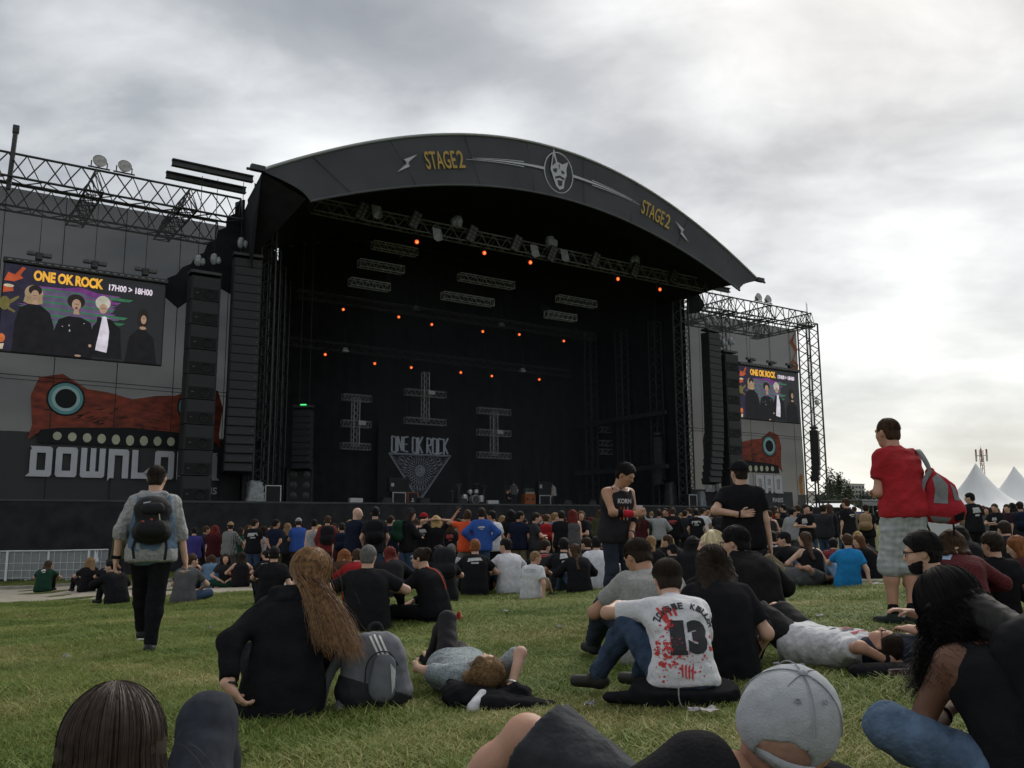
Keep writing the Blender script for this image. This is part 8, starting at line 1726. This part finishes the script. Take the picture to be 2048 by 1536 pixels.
for px, D in sorted(fill):
    c, h = g_.choice(tops), g_.choice(hairs); x, y = at_dist(px, D); z = gz(x, y); ht = g_.uniform(1.60, 1.84); d = ray(px, 1049); top = 1049 - (z + ht - CAMZ) * F / D
    lm = next(t for a, t in LM if px < a); adj = {'crop': 'cropped ', 'short': 'short ', 'mid': 'chin-length ', 'long': 'long '}[h[0]]; lab = f"person in {names[c]}, {adj}{h[1]} hair, in the rows {lm}"
    cnt[lab] = cnt.get(lab, 0) + 1
    if cnt[lab] > 1: lab = lab.replace('person in', {2: 'second person in', 3: 'third person in'}.get(cnt[lab], 'further person in'))
    K(lab, px, top, D, g_.choice(['s0', 's0', 's1', 's5', 's5', 's4', 's2']), g_.choice([-1, 0, 0, 0, 1]), g_.choice([0, 0, 0, -20, 25, -60, 70, 180]), g_.choice(['light', 'light', 'tan', 'warm', 'pale']), h, c, g_.choice(['s', 's', 's', 'l']), g_.choice(['dark', 'black', 'jean', 'jean', 'char', 'olive']), group='packed rows before the stage', pr=(.24, .08, 'w') if g_.random() < .22 else None)
# stage hands
for px, v, pose, fc, c, b, hair, lab in ((1028, 6.0, 's5', 0, 'grey', 'char', ('short', 'dark'), 'stage hand in grey standing right of the drum kit'), (1013, 7.0, 's1', -90, 'dark', 'black', ('crop', 'fair'), 'stage hand in black crouched left of the one in grey'), (1108, 6.5, 's0', 60, 'pale', 'char', ('short', 'black'), 'stage hand in a pale shirt beside the right cabinets'), (941, 11, 's1', 180, 'black', 'black', ('short', 'dark'), 'drummer behind the silver drum kit')):
    u = at_v(px, 1010, v)[0]; q = SP(u, v, DECK); p = cpose(pose, 0); person(lab, p, q[0], q[1], DECK - (.55 if 'crouch' in lab or 'drummer' in lab else 0) + .0, R(fc), 1.0, 'light', hair, dict(sleeve=.66, loose=.024, hem=.12), cm(c), dict(loose=.014), cm(b), res=.026, fine=None, key=('c', pose, 0, True), wr=.007, group='crew on the stage')
# ================================================================ small things on the grass
def litter():
    g = np.random.default_rng(31); foil = mat('foil', (.30, .30, .31), .35, .5, 30, metal=.4); pap = mat('flyer', (.42, .40, .40), .7, .6, 40, col2=(.10, .09, .10)); pur = mat('wrapper', (.12, .11, .32), .5, .4, 30, col2=(.5, .5, .55)); wh = WHT
    def scrap(lab, px, py, w, h, m, name='paper_scrap'):
        x, y = on_ground(px, py); n = 7; V = [((i / (n - 1) - .5) * w + g.normal(0, .004), (j / 4 - .5) * h + g.normal(0, .004), .035 + abs(g.normal(0, .012))) for i in range(n) for j in range(5)]; Q = [(i * 5 + j, (i + 1) * 5 + j, (i + 1) * 5 + j + 1, i * 5 + j + 1) for i in range(n - 1) for j in range(4)]
        t = thing(name, lab, 'litter', (x, y, gz(x, y)), g.uniform(-.5, .5)); obj('sheet', mesh_np('sheet', V, Q, m, False), t)
    scrap('crumpled printed flyer on the grass left of the grey cap', 1407, 1436, .15, .07, pap); scrap('dark crumpled wrapper on the grass below the 13 shirt', 1355, 1400, .09, .06, mat('wrapper_dark', (.04, .04, .045), .4, .5, 30, col2=(.3, .3, .3))); scrap('purple and white wrapper on the grass right of the black hoodie', 1556, 1208, .16, .09, pur); scrap('small white scrap on the grass below the purple wrapper', 1553, 1227, .07, .04, wh); scrap('white tissue on the grass left of the sunglasses woman', 790, 1190, .12, .10, wh); scrap('crumpled paper right of the bright blue T-shirt', 1765, 1172, .35, .12, pap); scrap('white plastic wrap at the right edge of the grass', 2030, 1245, .22, .12, wh)
    for px, py, w_, h_, m_, lab in ((610, 1232, .10, .07, wh, 'white scrap on the grass between the long-haired woman and the path'), (900, 1302, .05, .04, foil, 'tiny foil scrap above the lying woman'), (1120, 1262, .07, .05, pap, 'torn flyer left of the boots of the 13 shirt'), (1010, 1228, .06, .05, wh, 'small white scrap on open grass at centre'), (420, 1262, .08, .06, pap, 'torn flyer right of the walking man'), (130, 1322, .06, .05, foil, 'foil scrap on the grass at far left'), (1640, 1240, .07, .05, wh, 'white scrap above the lying man in white'), (1180, 1425, .05, .04, foil, 'foil scrap in front of the 13 shirt')): scrap(lab, px, py, w_, h_, m_)
    def soft(lab, cat, name, px, py, prims, m, rz=0.0, seed=1, parts=()):
        x, y = on_ground(px, py); t = thing(name, lab, cat, (x, y, gz(x, y)), rz); part('cloth', poly_field(prims, .014, [((0, 0, 0), (0, 0, -1))], .010, seed), m, t)
        for nm, pr, mm in parts: part(nm, poly_field(pr, .012, [((0, 0, 0), (0, 0, -1))], .004, seed), mm, t)
    lime = mat('lime_cloth', (.20, .34, .05), .8, .2, 12); soft('lime green jacket lying behind the black hooded sitter', 'jacket', 'jacket', 1205, 1160, [P_((-.2, 0, .05), (.2, .02, .04), .09, .07, .05, V3(0, 0, 1), 1.6)], lime, .2)
    soft('small rounded grey bag with lime trim on the grass at centre', 'bag', 'bag', 1107, 1148, [P_((-.12, 0, .07), (.12, 0, .06), .10, .08, .05)], mat('bag_grey', (.09, .09, .10), .8), -.2, 2, [('trim', [P_((-.20, -.04, .06), (-.18, .04, .08), .05, .05, .03)], lime)])
    soft('small black bag left of the person lying in purple-grey', 'bag', 'bag', 1562, 1168, [P_((-.15, 0, .06), (.15, 0, .05), .10, .08, .05)], BLKC, .1, 3); soft('dark bag on the grass behind the long-haired woman', 'bag', 'bag', 765, 1190, [P_((-.1, 0, .08), (.1, 0, .08), .12, .12, .05)], BLKC, 0, 4)
    soft('rumpled grey sheet on the grass right of the bright blue T-shirt', 'sheet', 'sheet', 1745, 1166, [P_((-.3, 0, .03), (.3, .05, .03), .08, .08, .05, V3(0, 0, 1), 2.2)], mat('sheet_grey', (.28, .26, .24), .9, .2, 10), 0, 5)
    x, y = on_ground(1600, 1176); t = thing('paper_cup', 'dark green cup standing by the person lying in purple-grey', 'cup', (x, y, gz(x, y))); MB().lathe([(0, 0), (.035, 0), (.045, .14), (.042, .14), (.033, .01)], (0, 0, .02), 16).build('cup_wall', mat('cup_green', (.03, .05, .045), .5), t, smooth_=True)
    # plastic bag hung on the barrier
    x, y = on_ground(190, 1161); t = thing('plastic_bag', 'white plastic bag hanging on the white barrier', 'bag', (x, y - .05, gz(x, y) + .75)); part('bag', poly_field([P_((0, 0, .05), (0, 0, .30), .13, .05, .05, V3(0, 1, 0), 1.8), P_((-.04, 0, .3), (-.05, 0, .46), .03, .02, .03), P_((.04, 0, .3), (.05, 0, .46), .03, .02, .03)], .018, [], .012, 6), mat('bag_plastic', (.55, .55, .60), .4, .15, 9, spec=.4), t)
litter()
for o_ in list(bpy.data.objects):                      # keep every mesh inside its thing
    if o_.type == 'MESH' and len(o_.data.vertices) == 0 and o_.name.split('.')[0] != 'grass': bpy.data.objects.remove(o_)
